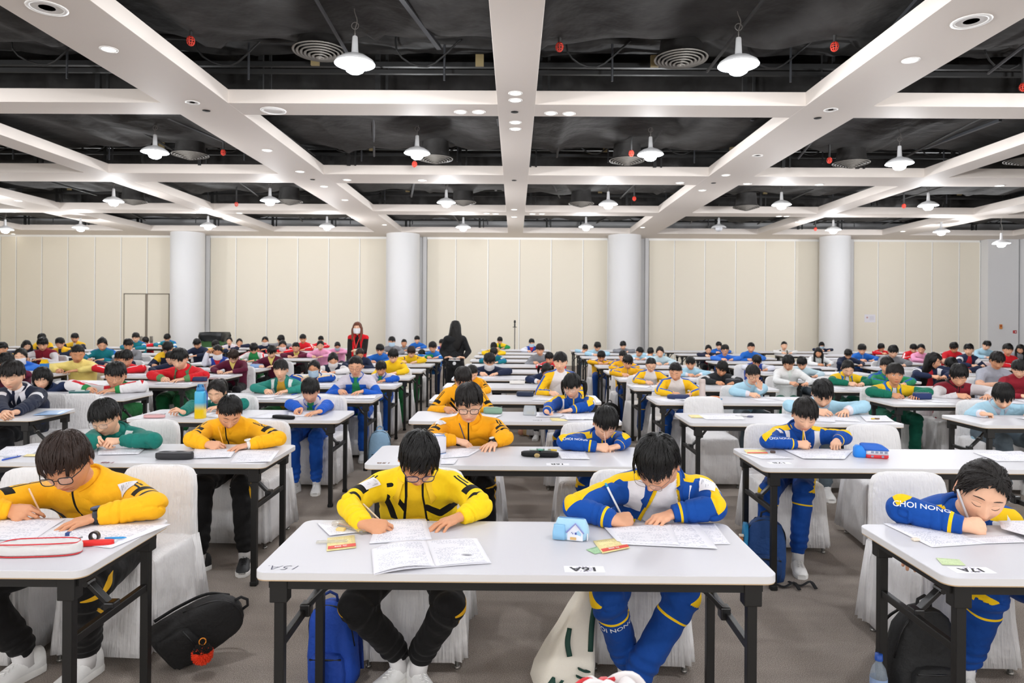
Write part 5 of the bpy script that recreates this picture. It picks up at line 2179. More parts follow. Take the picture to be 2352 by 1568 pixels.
        if level > 0:
            n = vnormals(V2, Q2)
            kn = np.exp(-((T - 1.0) / .3) ** 2)
            d = (.005 * kn * np.sin(T * 30 + 2 * np.sin(PHI * 1.3 + rs.rand() * 6)) + .004 * np.exp(-((T - 1.85) / .2) ** 2) * np.sin(T * 50 + np.sin(PHI * 2)) + .0035 * np.sin(V2[:, 0] * 40 + 1) * np.sin(V2[:, 2] * 37) * np.sin(V2[:, 1] * 43)) * s
            V2 = V2 + n * d[:, None]
        trs = numesh('trousers', V2, Q2, [cloth('trouser_cloth_%s_%d' % (fo['tr'].lstrip('#'), len(ov2) and (1 if ov2[0] == YEL else 2)), fo['tr'], ov2)], body, at2, base)
        for li, t0, size, body_t in leg_letters:
            tr2 = BVHTree.FromPolygons(V2.tolist(), Q2.tolist())
            pa = Sk()
            pa.S, pa.E, pa.W = lg[li].E, lg[li].W, lg[li].W
            sd_ = -1 if li == 0 else 1
            XY, F_ = text_mesh(body_t, size, size * .01)
            XY2 = np.stack([-XY[:, 1], XY[:, 0]], 1) * [1, -sd_]
            ph_ = phi_facing(pa, 0, k.L, sd_, (0, -1, 0))
            ps = arm_point(pa, 0, .5, ph_ + .3, k.L, sd_, .05)[0][0] > arm_point(pa, 0, .5, ph_, k.L, sd_, .05)[0][0]
            XY2[:, 1] = XY[:, 0] if ps else -XY[:, 0]
            Pw = wrap_arm(pa, 0, t0, ph_, XY2, k.L, sd_, tr2, .002) - base
            g = G()
            g.add(Pw, F_)
            g.build('lettering', M('white_sleeve_print', '#eef0f4', .6), trs, smooth=False)['label'] = 'white printed lettering'
        if level > 0:
            sc = shoes or fo['shoe']
            for q in lg:
                f = nrm(q.ft)
                upn = np.array([0, 0, 1.0])
                sd = np.cross(f, upn)
                o = q.W.copy()
                o[2] = 0
                if len(q.ft) == 3 and abs(q.ft[2]) > .01:
                    o[2] = q.W[2] - .10
                Rs = np.stack([f, -sd, np.cross(f, -sd)], 1)
                g = G()
                rings, rings2 = [], []
                prof = [(-.068, .022, .03, .085), (-.060, .030, .0, .098), (-.035, .034, .0, .105), (.0, .034, .0, .092), (.04, .036, .0, .072), (.08, .041, .0, .056), (.12, .041, .0, .047), (.145, .034, .0, .040), (.162, .020, .004, .030)]
                for x, w, z0, z1 in prof:
                    t = np.arange(16) / 16 * 2 * math.pi
                    yy = w * np.sign(np.cos(t)) * np.abs(np.cos(t)) ** .7
                    zz = np.where(np.sin(t) > 0, .024 + (z1 - .024) * np.abs(np.sin(t)) ** .8, .024 - .006 * np.abs(np.sin(t)))
                    rings.append(np.stack([np.full(16, x), yy, zz], 1))
                g.rings(rings)
                g3 = G()
                for z, e in ((.0, -.002), (.002, .002), (.022, .003), (.028, .0)):
                    out = [(x, w + e) for x, w, _a, _b in prof] 
                    P_ = [(x, w, z) for x, w in out] + [(x, -w, z) for x, w in out[::-1]]
                    rings2.append(np.array(P_))
                g3.rings(rings2)
                sm = M('shoe_' + sc.lstrip('#'), sc, .6, bump=(60, .3, .004))
                g4 = G()
                g4.add(o + np.concatenate(g.V) @ (Rs * s).T - base, g.F, 0)
                g4.add(o + np.concatenate(g3.V) @ (Rs * s).T - base, g3.F, 1)
                if level == 2:
                    for x in np.linspace(.025, .085, 5):
                        zt = np.interp(x, [0, .04, .08, .12], [.092, .072, .056, .047])
                        pth = [o + Rs @ np.array([x + .006 * (-1) ** k_, yk, zt * (1 - .5 * (yk / .034) ** 2) + .003]) * s - base for k_, yk in enumerate(np.linspace(-.026, .026, 6))]
                        g4.tube(pth, .0028, 5, 0)
                g4.build('shoe', [sm, SOLE], body, crease=50)
                g5 = G()
                ank = o + np.array([0, 0, .055])
                g5.tube([ank - base, (q.W + nrm(q.E - q.W) * .05) - base], [.036 * s, .036 * s], 12)
                g5.build('sock', M('white_sock', '#e4e2e2', .9), body)
    body['_k'] = 0
    del body['_k']
    k.hc, k.Rm, k.body, k.base = hc, Rm, body, base
    return k


def pen(k, side, hexc, label, length=.155, r=.0038, tip='#d8b48a', tilt=(.45, .25, 1.0), name='pencil', cat='pencil', endcol=None):
    """a pencil held between thumb and fingertips, its point on the paper"""
    a = k.R if side < 0 else k.Lf
    V_, F_, C_, tips, tt = hand_geo(a.pose, 1)
    pin = a.W + a.H @ ((np.array(tips[0]) * .55 + np.array(tt) * .45)) * a.hs
    d = nrm(np.array(tilt, float))
    n0 = pin - d * ((pin[2] - TH - .004) / max(d[2], .15))
    if np.linalg.norm(n0 - pin) > .07:
        n0 = pin - d * .05
    e = empty(name, n0, label=label, cat=cat)
    g = G()
    g.tube([d * .018, d * length], r, 8)
    g.build('barrel', M('pen_' + hexc, hexc, .4), e)
    g = G()
    g.tube([d * .0, d * .018], [.0006, r], 8)
    g.build('point', M('pen_' + tip, tip, .5), e)
    if endcol:
        g = G()
        g.tube([d * length, d * (length + .018)], [r * 1.15, r * 1.1], 8)
        g.build('end_cap', M('pen_' + endcol, endcol, .5), e)
    return e
# ================================================================== the nearest pupils
YB = {r: ROWS[r] + TD for r in ROWS}
z0 = .80      # elbow height on the table
zw = TH + .034

b1 = YB[1]
K = {}
# front row, left
K['fl'] = person('boy in orange-yellow tracksuit with blue-armed glasses writing at front-left table', 157, 1060, b1 + .09, 1.16, 'tiger2', b1, hair='fringe', haircol='brown', yaw=-24, pitch=30, roll=-6,
                 R=dict(E=(-62, 1165, z0), W=(22, 1172, zw), T=(85, 1188, TH + .02)), L=dict(E=(352, 1160, z0), W=(232, 1184, zw), T=(135, 1212, TH + .012), pose='flat'),
                 level=2, skin=2, glasses='black', seed=1, stickers=[(1, 0, .22, .0, .095, .065, 20)], watch=(1, '#20242c', '#3c5f86'), tilt=.06,
                 legs=[((-2.28, 2.86, .47), (-2.17, 3.03, .12), (-.35, -1, 0)), ((-1.78, 2.83, .46), (-1.90, 3.03, .12), (-.15, -1, 0))], sw=.165)
# front row, centre pair
K['cl'] = person('boy in bright yellow jacket over yellow T-shirt with dark blue glasses, front row', 961, 1052, b1 + .07, 1.06, 'tiger_open', b1, hair='fringe', haircol='black', yaw=6, pitch=38, roll=3,
                 R=dict(E=(802, 1160, z0), W=(836, 1204, zw), T=(905, 1218, TH + .01)), L=dict(E=(1104, 1160, z0), W=(1058, 1186, zw), T=(975, 1220, TH + .01), pose='flat'),
                 level=2, skin=2, glasses='blue', seed=2, stickers=[(-1, 0, .42, .0, .085, .055, -10)], 
                 legs=[((-.655, 2.83, .41), (-.50, 3.02, .125), (-.7, -1, 0)), ((-.265, 2.82, .42), (-.415, 2.98, .125), (.6, -1, 0))], sw=.160)
K['cr'] = person('boy in open blue tracksuit top over white T-shirt bent over his sheets, front row', 1512, 1062, b1 + .03, 1.12, 'choi_open', b1, hair='short', haircol='black', yaw=-30, pitch=44, roll=10,
                 R=dict(E=(1322, 1165, z0), W=(1408, 1194, zw), T=(1470, 1196, TH + .015)), L=dict(E=(1640, 1168, z0), W=(1545, 1180, zw), T=(1474, 1206, TH + .012), pose='rest'),
                 level=2, skin=1, glasses='metal', seed=3, stickers=[(1, 0, .40, .0, .09, .065, 20)], tilt=-.05,
                 legs=[((.39, 2.82, .46), (.50, 2.96, .12), (-.4, -1, 0)), ((.70, 2.82, .47), (.50, 2.82, .12), (-.5, -1, 0))], leg_letters=[(0, .28, .030, 'CHOI NONG')], sw=.165)
K['fr'] = person('girl in blue tracksuit with tied-back hair leaning low over the front-right table', 2253, 1128, b1 + .02, 1.20, 'choi', b1, hair='tail', haircol='soft', yaw=12, pitch=24, roll=12,
                 R=dict(E=(2070, 1168, z0), W=(2212, 1206, zw), T=(2290, 1212, TH + .015)), L=dict(Ep=(2.05, 3.12, .66), Wp=(1.84, 2.98, .62), Tp=(1.74, 2.95, .61), pose='rest'),
                 level=2, skin=0, seed=4, stickers=[(-1, 0, .30, .0, .085, .06, -10)], letters=[(-1, 1, .34, .0, .036, 12, 'CHOI NONG')], tilt=.05,
                 legs=[((1.98, 2.86, .48), (1.96, 2.98, .12), (-.3, -1, 0)), ((2.24, 2.80, .47), (2.18, 2.66, .12), (0, -1, 0))], leg_letters=[(1, .22, .034, 'CHOI NONG')], sw=.165)
# second row
b2 = YB[2]
K['2a'] = person('boy in dark green tracksuit with thin glasses, chin resting on his hands', 243, 958, b2 + .06, 1.08, 'greenbar', b2, hair='short', yaw=-26, pitch=24, roll=-4,
                 R=dict(E=(205, 1016, z0), W=(212, 1012, TH + .06), T=(232, 1008, TH + .10), pose='fist', roll=30), L=dict(E=(352, 1012, z0), W=(280, 1012, TH + .055), T=(232, 1014, TH + .07), pose='fist', roll=20),
                 level=2, skin=0, glasses='metal', seed=5)
K['2b'] = person('boy with cropped hair in orange-yellow tracksuit writing with a yellow pencil', 527, 945, b2 + .04, 1.02, 'tiger2', b2, hair='crop', yaw=6, pitch=42, roll=3,
                 R=dict(E=(440, 1008, z0), W=(474, 1020, zw), T=(512, 1026, TH + .02)), L=dict(E=(640, 1006, z0), W=(575, 1020, zw), T=(512, 1036, TH + .01), pose='flat'),
                 level=2, skin=1, seed=6, watch=(1, '#e8e6e2', '#dcd6c8'), tilt=.02,
                 legs=[((-2.05, 4.50, .50), (-1.98, 4.30, .11), (-.6, -1, 0)), ((-1.80, 4.50, .50), (-1.72, 4.36, .11), (.3, -1, 0))], shoes='#1b1b1d')
K['2c'] = person('boy with square glasses in yellow tracksuit holding a pen, centre second row', 1077, 925, b2 + .05, 1.16, 'tiger', b2, hair='short', haircol='soft', yaw=0, pitch=20, roll=0,
                 R=dict(E=(985, 1010, z0), W=(1044, 1010, TH + .05), T=(1085, 1022, TH + .01), pose='rest', roll=15), L=dict(E=(1160, 1004, z0), W=(1136, 1016, zw), T=(1108, 1040, TH + .01), pose='flat'),
                 level=2, skin=0, glasses='black', seed=7, stickers=[(-1, 0, .3, .0, .09, .055, -10)], watch=(1, '#1d1d20', '#c8c6c0'), sw=.165)
K['2d'] = person('boy in blue tracksuit writing with his face low, second row right of centre', 1390, 972, b2 + .0, 1.0, 'choi', b2, hair='short', yaw=10, pitch=30, roll=6,
                 R=dict(E=(1296, 1014, z0), W=(1368, 1026, zw), T=(1410, 1030, TH + .02)), L=dict(E=(1432, 1012, z0), W=(1420, 1024, zw), T=(1396, 1030, TH + .02), pose='fist'),
                 level=2, skin=0, seed=8, letters=[(-1, 1, .34, .0, .028, 12, 'CHOI NONG')])
K['2e'] = person('boy in blue tracksuit with pencil at his chin beside a bus-shaped pencil case', 1848, 952, b2 + .08, 1.0, 'choi', b2, hair='short', haircol='soft', yaw=10, pitch=24, roll=4,
                 R=dict(E=(1762, 1012, z0), W=(1828, 1020, zw), T=(1862, 1022, TH + .03)), L=dict(E=(1940, 1004, z0), W=(1922, 1012, TH + .05), T=(1916, 1034, TH + .02), pose='fist', roll=0),
                 level=2, skin=0, seed=9, eyes='down', letters=[(-1, 1, .34, .0, .028, 12, 'CHOI NONG')], stickers=[(-1, 0, .28, .0, .07, .05, -10)],
                 legs=[((1.66, 4.44, .50), (1.62, 4.42, .12), (-.05, -1, 0)), ((1.88, 4.44, .50), (1.83, 4.40, .12), (-.25, -1, 0))])
# ================================================================== the other pupils and the two standing staff
# photo position of the head centre, width of head with hair in photo pixels, clothes, hair, extras, description
FAR = [
    (29, 862, 54, 'navy_tie', 'short', dict(yaw=-22, pitch=16, row=3, level=2, haircol='soft', R=dict(W=(10, 948, TH + .035)), L=dict(W=(38, 946, TH + .035))), 'boy in navy sweater, white shirt and dark tie at the left edge'),
    (98, 868, 44, 'navy', 'bob', dict(yaw=-14, pitch=22, row=4, chin=1), 'girl with bobbed hair in navy cardigan with chin on her hands'),
    (266, 862, 50, 'greenred', 'short', dict(yaw=-6, pitch=16, row=4, glasses='metal'), 'boy in green jacket with red and white sleeves, left side'),
    (289, 824, 34, 'red', 'short', dict(yaw=6, pitch=24, glasses='metal'), 'boy in glasses and red collar behind the green and red jacket'),
    (178, 812, 34, 'yel_polo', 'crop', dict(yaw=4, pitch=24, row=6), 'boy in pale yellow shirt with a drink carton before him'),
    (15, 832, 36, 'maroon', 'short', dict(yaw=-14, pitch=26, row=5), 'boy in maroon jumper cut by the left edge'),
    (48, 818, 31, 'vest_blue', 'tail', dict(yaw=-14, pitch=16, mask='white', tail='tail', row=6), 'girl with ponytail, white mask and bright blue vest at far left'),
    (98, 790, 25, 'varsity', 'short', dict(yaw=-6, pitch=26), 'boy in maroon jacket with white sleeves near the left edge'),
    (138, 788, 21, 'navy_yel', 'short', dict(yaw=-8, pitch=22), 'boy in navy and yellow jacket left of the partition door'),
    (172, 776, 18, 'black_yel', 'short', dict(yaw=-6, pitch=20), 'boy in black, white and yellow jacket near the far wall, left'),
    (96, 777, 19, 'navy_yel', 'short', dict(yaw=0, pitch=34), 'pupil with dark hair and yellow sleeve behind the maroon jacket'),
    (61, 793, 22, 'dark_red', 'tail', dict(yaw=10, pitch=32, tail='long', row=9), 'girl with hair falling forward and striped collar at far left'),
    (6, 800, 23, 'navy_yel', 'short', dict(yaw=-14, pitch=20), 'boy in yellow and dark jacket at the extreme left edge'),
    (235, 790, 25, 'green_t', 'tail', dict(yaw=2, pitch=32, tail='tail'), 'girl with ponytail in teal tracksuit left of the door'),
    (295, 792, 23, 'greyblazer', 'short', dict(yaw=-10, pitch=24, glasses='metal'), 'boy with glasses in grey blazer before the partition door'),
    (312, 775, 18, 'green_t', 'short', dict(yaw=-6, pitch=18), 'boy in teal jacket with blue shoulders under the door'),
    (334, 783, 16, 'red', 'short', dict(yaw=12, pitch=40, row=12), 'child in red jacket half hidden behind the teal jacket'),
    (384, 776, 16, 'green_t', 'short', dict(yaw=-4, pitch=40), 'boy in teal jacket bending down before the left pillar'),
    (385, 799, 26, 'navy_yel', 'short', dict(yaw=-2, pitch=46), 'boy in navy jacket and yellow tie with his head down'),
    (277, 822, 26, 'navyplain', 'short', dict(yaw=-10, pitch=26, row=7), 'boy in dark navy beside the grey blazer'),
    (392, 822, 25, 'navyplain', 'short', dict(yaw=-6, pitch=24, glasses='black', row=6), 'boy in navy jumper with sleeve label behind the red polo shirt'),
    (413, 824, 40, 'red_polo', 'short', dict(yaw=-22, pitch=26, row=5), 'boy in red polo shirt with green collar turning to his side'),
    (453, 789, 19, 'navyplain', 'short', dict(yaw=-18, pitch=34), 'boy in navy sweater with head low beside the bin'),
    (495, 792, 19, 'navy_yel', 'short', dict(yaw=-4, pitch=42, row=10), 'boy in navy and yellow in front of the green bin'),
    (500, 808, 27, 'royal_white', 'tail', dict(yaw=-2, pitch=26, mask='white', tail='tail', brow=1), 'girl with mask and red neckerchief resting her forehead on her hand'),
    (536, 818, 27, 'maroon', 'short', dict(yaw=2, pitch=46, haircol='brown'), 'boy in maroon cardigan and yellow collar bowed over his desk'),
    (527, 783, 15, 'dotted_navy', 'tail', dict(yaw=-6, pitch=12), 'girl with tied hair in dotted navy jacket right of the bin'),
    (550, 787, 16, 'dotted_navy', 'tail', dict(yaw=2, pitch=14, row=12), 'second girl in dotted navy jacket right of the bin'),
    (583, 800, 21, 'greenred', 'short', dict(yaw=0, pitch=46), 'boy in green, red and white jacket holding a pale bottle'),
    (609, 783, 17, 'navyplain', 'tail', dict(yaw=-4, pitch=18, mask='white', tail='tail'), 'girl in navy jacket and white mask near the far wall'),
    (624, 808, 24, 'maroon', 'short', dict(yaw=2, pitch=30), 'boy in maroon cardigan beside a pale blue pencil case'),
    (645, 780, 18, 'grey', 'short', dict(yaw=12, pitch=34, row=12), 'child in grey sweater leaning over near the far wall'),
    (649, 793, 20, 'red', 'tail', dict(yaw=0, pitch=22, mask='white', row=10), 'girl in red jacket with white mask'),
    (680, 798, 20, 'maroon', 'crop', dict(yaw=-8, pitch=24, glasses='metal'), 'boy with glasses in maroon cardigan with a round yellow badge'),
    (696, 778, 17, 'red', 'short', dict(yaw=-4, pitch=18), 'boy in plain red tracksuit before the cream panels'),
    (736, 793, 19, 'pink', 'tail', dict(yaw=0, pitch=20), 'girl in pink jacket with dark collar'),
    (737, 780, 14, 'red', 'short', dict(yaw=0, pitch=24), 'child in red right behind the pink jacket'),
    (775, 794, 16, 'pink', 'tail', dict(yaw=0, pitch=40, mask='blue'), 'girl in pink with blue mask beside the woman in red'),
    (765, 826, 28, 'vest_black', 'tail', dict(yaw=2, pitch=34, mask='white', row=6), 'girl with white mask in black vest over white blouse'),
    (722, 846, 31, 'bluestripe', 'tail', dict(yaw=-16, pitch=16, mask='blue', glasses='metal', tail='tail', row=5), 'girl with light blue mask and yellow striped blue jacket'),
    (645, 849, 37, 'greenbar_tee', 'short', dict(yaw=-10, pitch=10, row=4, eyes='down', haircol='soft'), 'boy in green and white jacket over mustard T-shirt holding a white pen'),
    (499, 899, 46, 'greenbar', 'tail', dict(yaw=-22, pitch=24, row=3, level=2, tail='tail', haircol='soft', R=dict(W=(420, 946, TH + .04), T=(408, 942, TH + .05), pose='write')), 'girl with ponytail in dark green tracksuit behind a tall water bottle'),
    (713, 897, 46, 'blue_grey', 'short', dict(yaw=-8, pitch=22, row=3, level=2, R=dict(W=(690, 940, TH + .035), T=(668, 950, TH + .015)), L=dict(W=(735, 944, TH + .035), T=(705, 952, TH + .015))), 'boy in blue jacket with grey shoulders reading with both hands on paper'),
    (817, 841, 38, 'blue_grey', 'crop', dict(yaw=-6, pitch=16, row=4, glasses='pink', haircol='black'), 'boy with glasses in blue jacket over green T-shirt'),
    (875, 846, 28, 'blue_grey', 'short', dict(yaw=2, pitch=26, row=5), 'small boy in blue and grey jacket at the aisle'),
    (903, 817, 27, 'purple_yel', 'short', dict(yaw=4, pitch=34, row=6), 'boy in yellow shirt with purple collar, nearer of two'),
    (945, 808, 22, 'purple_yel', 'short', dict(yaw=0, pitch=36, haircol='brown'), 'boy in yellow shirt with purple collar, farther of two'),
    (873, 803, 21, 'blue', 'short', dict(yaw=-4, pitch=26), 'boy in plain blue sweatshirt right of the woman in red'),
    (900, 784, 18, 'grey', 'short', dict(yaw=0, pitch=14, mask='blue'), 'boy with blue mask in dark grey before the white pillar'),
    (928, 788, 15, 'grey', 'crop', dict(yaw=2, pitch=16, glasses='metal'), 'boy with flat-topped hair in dark clothes before the pillar'),
    (958, 780, 14, 'blue', 'short', dict(yaw=0, pitch=20), 'boy in blue at the right edge of the pillar'),
    (968, 813, 18, 'green_yel', 'short', dict(yaw=12, pitch=46, row=9), 'boy in green and yellow with head turned down'),
    (994, 797, 21, 'blue_white', 'short', dict(yaw=-6, pitch=24, glasses='metal'), 'boy with glasses in blue and white left of the woman in black'),
    (1015, 788, 15, 'royal_white', 'short', dict(yaw=-6, pitch=22), 'child close behind the woman in black'),
    (826, 812, 22, 'navyplain', 'tail', dict(yaw=4, pitch=40, haircol='brown'), 'brown-haired girl in navy below the woman in red'),
    (1124, 829, 31, 'navyplain', 'short', dict(yaw=4, pitch=32, mask='white', row=6, haircol='soft'), 'boy with white mask in dark jacket in the centre column'),
    (1134, 809, 20, 'green_t', 'short', dict(yaw=4, pitch=44), 'boy in teal with head down behind the masked boy'),
    (1134, 796, 17, 'purple_yel', 'short', dict(yaw=4, pitch=42), 'boy in yellow with head down in the centre column'),
    (1148, 782, 14, 'green_yel', 'short', dict(yaw=2, pitch=30), 'boy in bright green jacket by the far wall centre'),
    (1064, 870, 46, 'tiger', 'short', dict(yaw=2, pitch=36, row=3, haircol='soft'), 'boy in yellow striped tracksuit hidden behind the boy with square glasses'),
    (1084, 856, 30, 'tiger', 'crop', dict(yaw=6, pitch=38, row=4), 'third boy in yellow striped tracksuit along the centre column'),
    (1221, 787, 15, 'royal_white', 'short', dict(yaw=0, pitch=18, mask='blue'), 'boy with blue mask in white and violet striped top'),
    (1240, 803, 22, 'grey', 'short', dict(yaw=-10, pitch=20, haircol='brown'), 'brown-haired boy in grey sweatshirt'),
    (1262, 822, 22, 'red', 'short', dict(yaw=-16, pitch=30), 'boy with red shoulder behind the grey sweatshirt'),
    (1255, 850, 31, 'navy', 'tail', dict(yaw=10, pitch=44, tail='pigtails', row=5), 'girl with parted hair in navy cardigan bent over her writing'),
    (1287, 831, 36, 'raglan', 'short', dict(yaw=-6, pitch=12, row=4, L=None), 'big boy in white shirt with yellow sleeves sitting upright'),
    (1314, 886, 50, 'choi', 'bangs', dict(yaw=-14, pitch=18, row=3, level=2, tail='pigtails', glasses='metal', R=dict(W=(1256, 945, TH + .04), T=(1270, 950, TH + .01)), L=dict(W=(1312, 941, TH + .035), T=(1284, 946, TH + .01))), 'girl with fringe and thin glasses in blue tracksuit writing with a blue pen'),
    (1344, 800, 15, 'lightblue', 'short', dict(yaw=6, pitch=30, row=11), 'child in pale blue leaning at the end of the far tables'),
    (1372, 796, 18, 'lightblue', 'short', dict(yaw=10, pitch=32), 'boy in light blue sweater bent forward, right of centre'),
    (1381, 818, 21, 'raglan_blue', 'short', dict(yaw=4, pitch=36), 'boy in yellow and blue with hands together at his chin'),
    (1431, 793, 16, 'grey', 'short', dict(yaw=-4, pitch=26), 'boy in grey before the right centre pillar'),
    (1431, 818, 22, 'raglan_blue', 'crop', dict(yaw=4, pitch=34), 'boy in yellow top hidden behind another yellow top'),
    (1442, 831, 27, 'raglan_blue', 'short', dict(yaw=6, pitch=30, row=6), 'boy in yellow polo top with blue shoulder stripes'),
    (1469, 808, 18, 'lightblue', 'short', dict(yaw=14, pitch=28, glasses='metal', roll=10), 'boy in light blue tilting his head, by the pillar'),
    (1494, 808, 17, 'lightblue', 'short', dict(yaw=2, pitch=42, row=10), 'boy in light blue with head bowed'),
    (1516, 808, 21, 'lightblue2', 'tail', dict(yaw=-6, pitch=26), 'girl with parted hair in pale blue jumper'),
    (1495, 838, 27, 'raglan', 'crop', dict(yaw=6, pitch=24, glasses='black', row=5), 'boy with dark glasses in white shirt with yellow sleeves'),
    (1552, 853, 34, 'raglan', 'crop', dict(yaw=-10, pitch=28, row=4), 'boy in white shirt with yellow sleeves writing with a yellow pencil'),
    (1586, 834, 25, 'lightblue', 'short', dict(yaw=-4, pitch=24, row=6), 'boy in light blue sweater behind the yellow-sleeved boy'),
    (1658, 846, 29, 'black', 'short', dict(yaw=6, pitch=34, row=5, roll=8), 'boy in black jacket bending over beside a dark pencil box'),
    (1627, 802, 17, 'dark_red', 'tail', dict(yaw=4, pitch=28), 'girl in navy jacket with dark red collar'),
    (1651, 794, 15, 'blue', 'short', dict(yaw=2, pitch=18), 'boy in blue behind the girl with red collar'),
    (1665, 804, 20, 'vest_blue', 'short', dict(yaw=6, pitch=12, glasses='black'), 'boy with glasses in blue vest and white sleeves sitting back'),
    (1725, 798, 19, 'blue', 'crop', dict(yaw=8, pitch=20), 'boy in deep blue sweater before the right partition'),
    (1738, 828, 23, 'royal_white', 'short', dict(yaw=8, pitch=48), 'boy in blue with his head right down on the desk'),
    (1729, 860, 36, 'lightblue', 'short', dict(yaw=10, pitch=16, row=4, glasses='black', face=1), 'boy in light blue jumper covering his face with one hand'),
    (1801, 794, 16, 'grey_vest', 'crop', dict(yaw=12, pitch=8), 'boy in white shirt and olive vest looking aside'),
    (1811, 833, 29, 'white', 'short', dict(yaw=-10, pitch=30, glasses='metal', row=5), 'boy in white sweatshirt with green trousers, writing'),
    (1842, 834, 25, 'lightblue2', 'short', dict(yaw=-2, pitch=36, row=6), 'boy in pale top leaning on his folded arms'),
    (1880, 809, 20, 'white', 'long', dict(yaw=0, pitch=28, tail='long'), 'girl with long loose black hair in a white top'),
    (1887, 793, 14, 'navyplain', 'bob', dict(yaw=6, pitch=20, mask='blue'), 'girl with mask behind the long-haired girl'),
    (1889, 903, 53, 'lightblue', 'short', dict(yaw=8, pitch=38, row=3), 'boy in light blue sweater hidden behind the boy with the pencil'),
    (1948, 813, 19, 'navyplain', 'short', dict(yaw=2, pitch=40, haircol='soft'), 'dark-clothed pupil bowed down beside the right pillar'),
    (1980, 802, 20, 'blue', 'short', dict(yaw=-4, pitch=30), 'boy in royal blue polo writing before the last panels'),
    (2024, 798, 16, 'red', 'short', dict(yaw=-6, pitch=34), 'boy in red and white jacket near a clear bottle'),
    (2051, 807, 24, 'grey', 'short', dict(yaw=14, pitch=32, glasses='metal'), 'boy in grey with glasses bending to his right'),
    (2098, 800, 17, 'red', 'short', dict(yaw=8, pitch=34), 'boy in red beside the girl in pink'),
    (2116, 801, 19, 'pink', 'tail', dict(yaw=-6, pitch=24), 'girl in bright pink sweater at the right'),
    (2144, 828, 32, 'navy_red', 'long', dict(yaw=60, pitch=20, tail='longback', row=6), 'girl with long black hair turned away in navy and red jacket'),
    (2191, 798, 20, 'red_tee', 'short', dict(yaw=4, pitch=34), 'boy in red T-shirt with his hand at his mouth'),
    (2225, 803, 22, 'navy_red', 'short', dict(yaw=-4, pitch=14, row=8), 'boy in navy jacket over a red shirt, hands together'),
    (2266, 793, 18, 'lightblue', 'short', dict(yaw=12, pitch=26, roll=12), 'boy in light blue leaning sideways before the white wall'),
    (2315, 803, 23, 'red', 'short', dict(yaw=4, pitch=16), 'boy in red drinking from a white cup at the right'),
    (2344, 801, 19, 'grey', 'long', dict(yaw=-10, pitch=30, tail='long'), 'girl with loose dark hair in grey cut by the right edge'),
    (2290, 828, 33, 'grey_tee', 'short', dict(yaw=14, pitch=24, glasses='metal', row=5, haircol='soft'), 'boy in grey T-shirt with metal glasses at the right'),
    (2185, 838, 29, 'navyplain', 'short', dict(yaw=-10, pitch=34, row=7), 'dark-haired pupil half hidden behind the maroon varsity jacket'),
    (1947, 845, 32, 'green', 'tail', dict(yaw=10, pitch=34, row=5), 'girl in dark green jacket with her hand at her chest'),
    (2202, 861, 42, 'varsity', 'short', dict(yaw=6, pitch=34, row=4, L=None), 'boy in maroon varsity jacket with pale grey sleeves writing'),
    (2037, 840, 32, 'green2', 'short', dict(yaw=10, pitch=16, row=5), 'boy in lighter green jacket behind the boy who looks up'),
    (2055, 860, 40, 'green', 'fringe', dict(yaw=14, pitch=2, row=4, eyes='open', haircol='soft', level=2), 'boy in dark green tracksuit with blue collar looking up at the camera'),
    (2341, 847, 34, 'maroon_sw', 'short', dict(yaw=2, pitch=26, row=4, glasses='metal'), 'boy in dark red sweater cut by the right edge'),
    (2303, 909, 48, 'lightblue', 'fringe', dict(yaw=10, pitch=34, row=3, level=2, R=dict(W=(2258, 950, TH + .035), T=(2308, 954, TH + .015), pose='fist')), 'girl with short hair in light blue jumper with folded arms, third row'),
]
ZB = sorted(ROWS.items())
SEATS = []
for i, (u, v, hw, fit, hair, ex, lab) in enumerate(FAR):
    ex = dict(ex)
    row = ex.pop('row', None)
    if row is None:
        ze = math.sqrt((940.0 / max(v - 727 - .0065 * (u - 1176), 12)) * (298.0 / hw))
        row = min(ROWS, key=lambda r: abs(ROWS[r] + .72 - ze))
        row = max(row, 6)
    y = ROWS[row] + TD + .07
    s = hw * y / FPX / .186
    if ex.get('tail') in ('long', 'longback', 'pigtails') or hair == 'bob':
        s *= .93
    s = min(max(s, .82), 1.32)
    lv = ex.pop('level', 1 if row <= 5 else 0)
    hc = at(u, v, y)
    for kk in ('R', 'L'):
        if ex.get(kk, 0) is None:
            ex.pop(kk)
    N = hc + np.array([0, .1, -.1])
    if ex.pop('chin', 0):
        for kk, sd in (('R', -1), ('L', 1)):
            ex[kk] = dict(Wp=hc + np.array([sd * .05, -.03, -.19]) * s, Tp=hc + np.array([sd * .01, -.06, -.10]) * s, Ep=np.array([hc[0] + sd * .2 * s, y + .02, TH + .055]), pose='fist')
    if ex.pop('brow', 0):
        ex['R'] = dict(Wp=hc + np.array([-.13, -.06, .0]) * s, Tp=hc + np.array([-.03, -.10, .06]) * s, Ep=np.array([hc[0] - .2 * s, y - .02, TH + .055]), pose='rest')
    if ex.pop('face', 0):
        ex['L'] = dict(Wp=hc + np.array([.06, -.08, -.15]) * s, Tp=hc + np.array([.035, -.12, -.03]) * s, Ep=np.array([hc[0] + .06 * s, y - .03, TH + .055]), pose='rest')
    k = person(lab, u, v, y, s, fit, ROWS[row] + TD, hair=hair, level=lv, seed=20 + i, group=None, **ex)
    SEATS.append((k, row, lab))

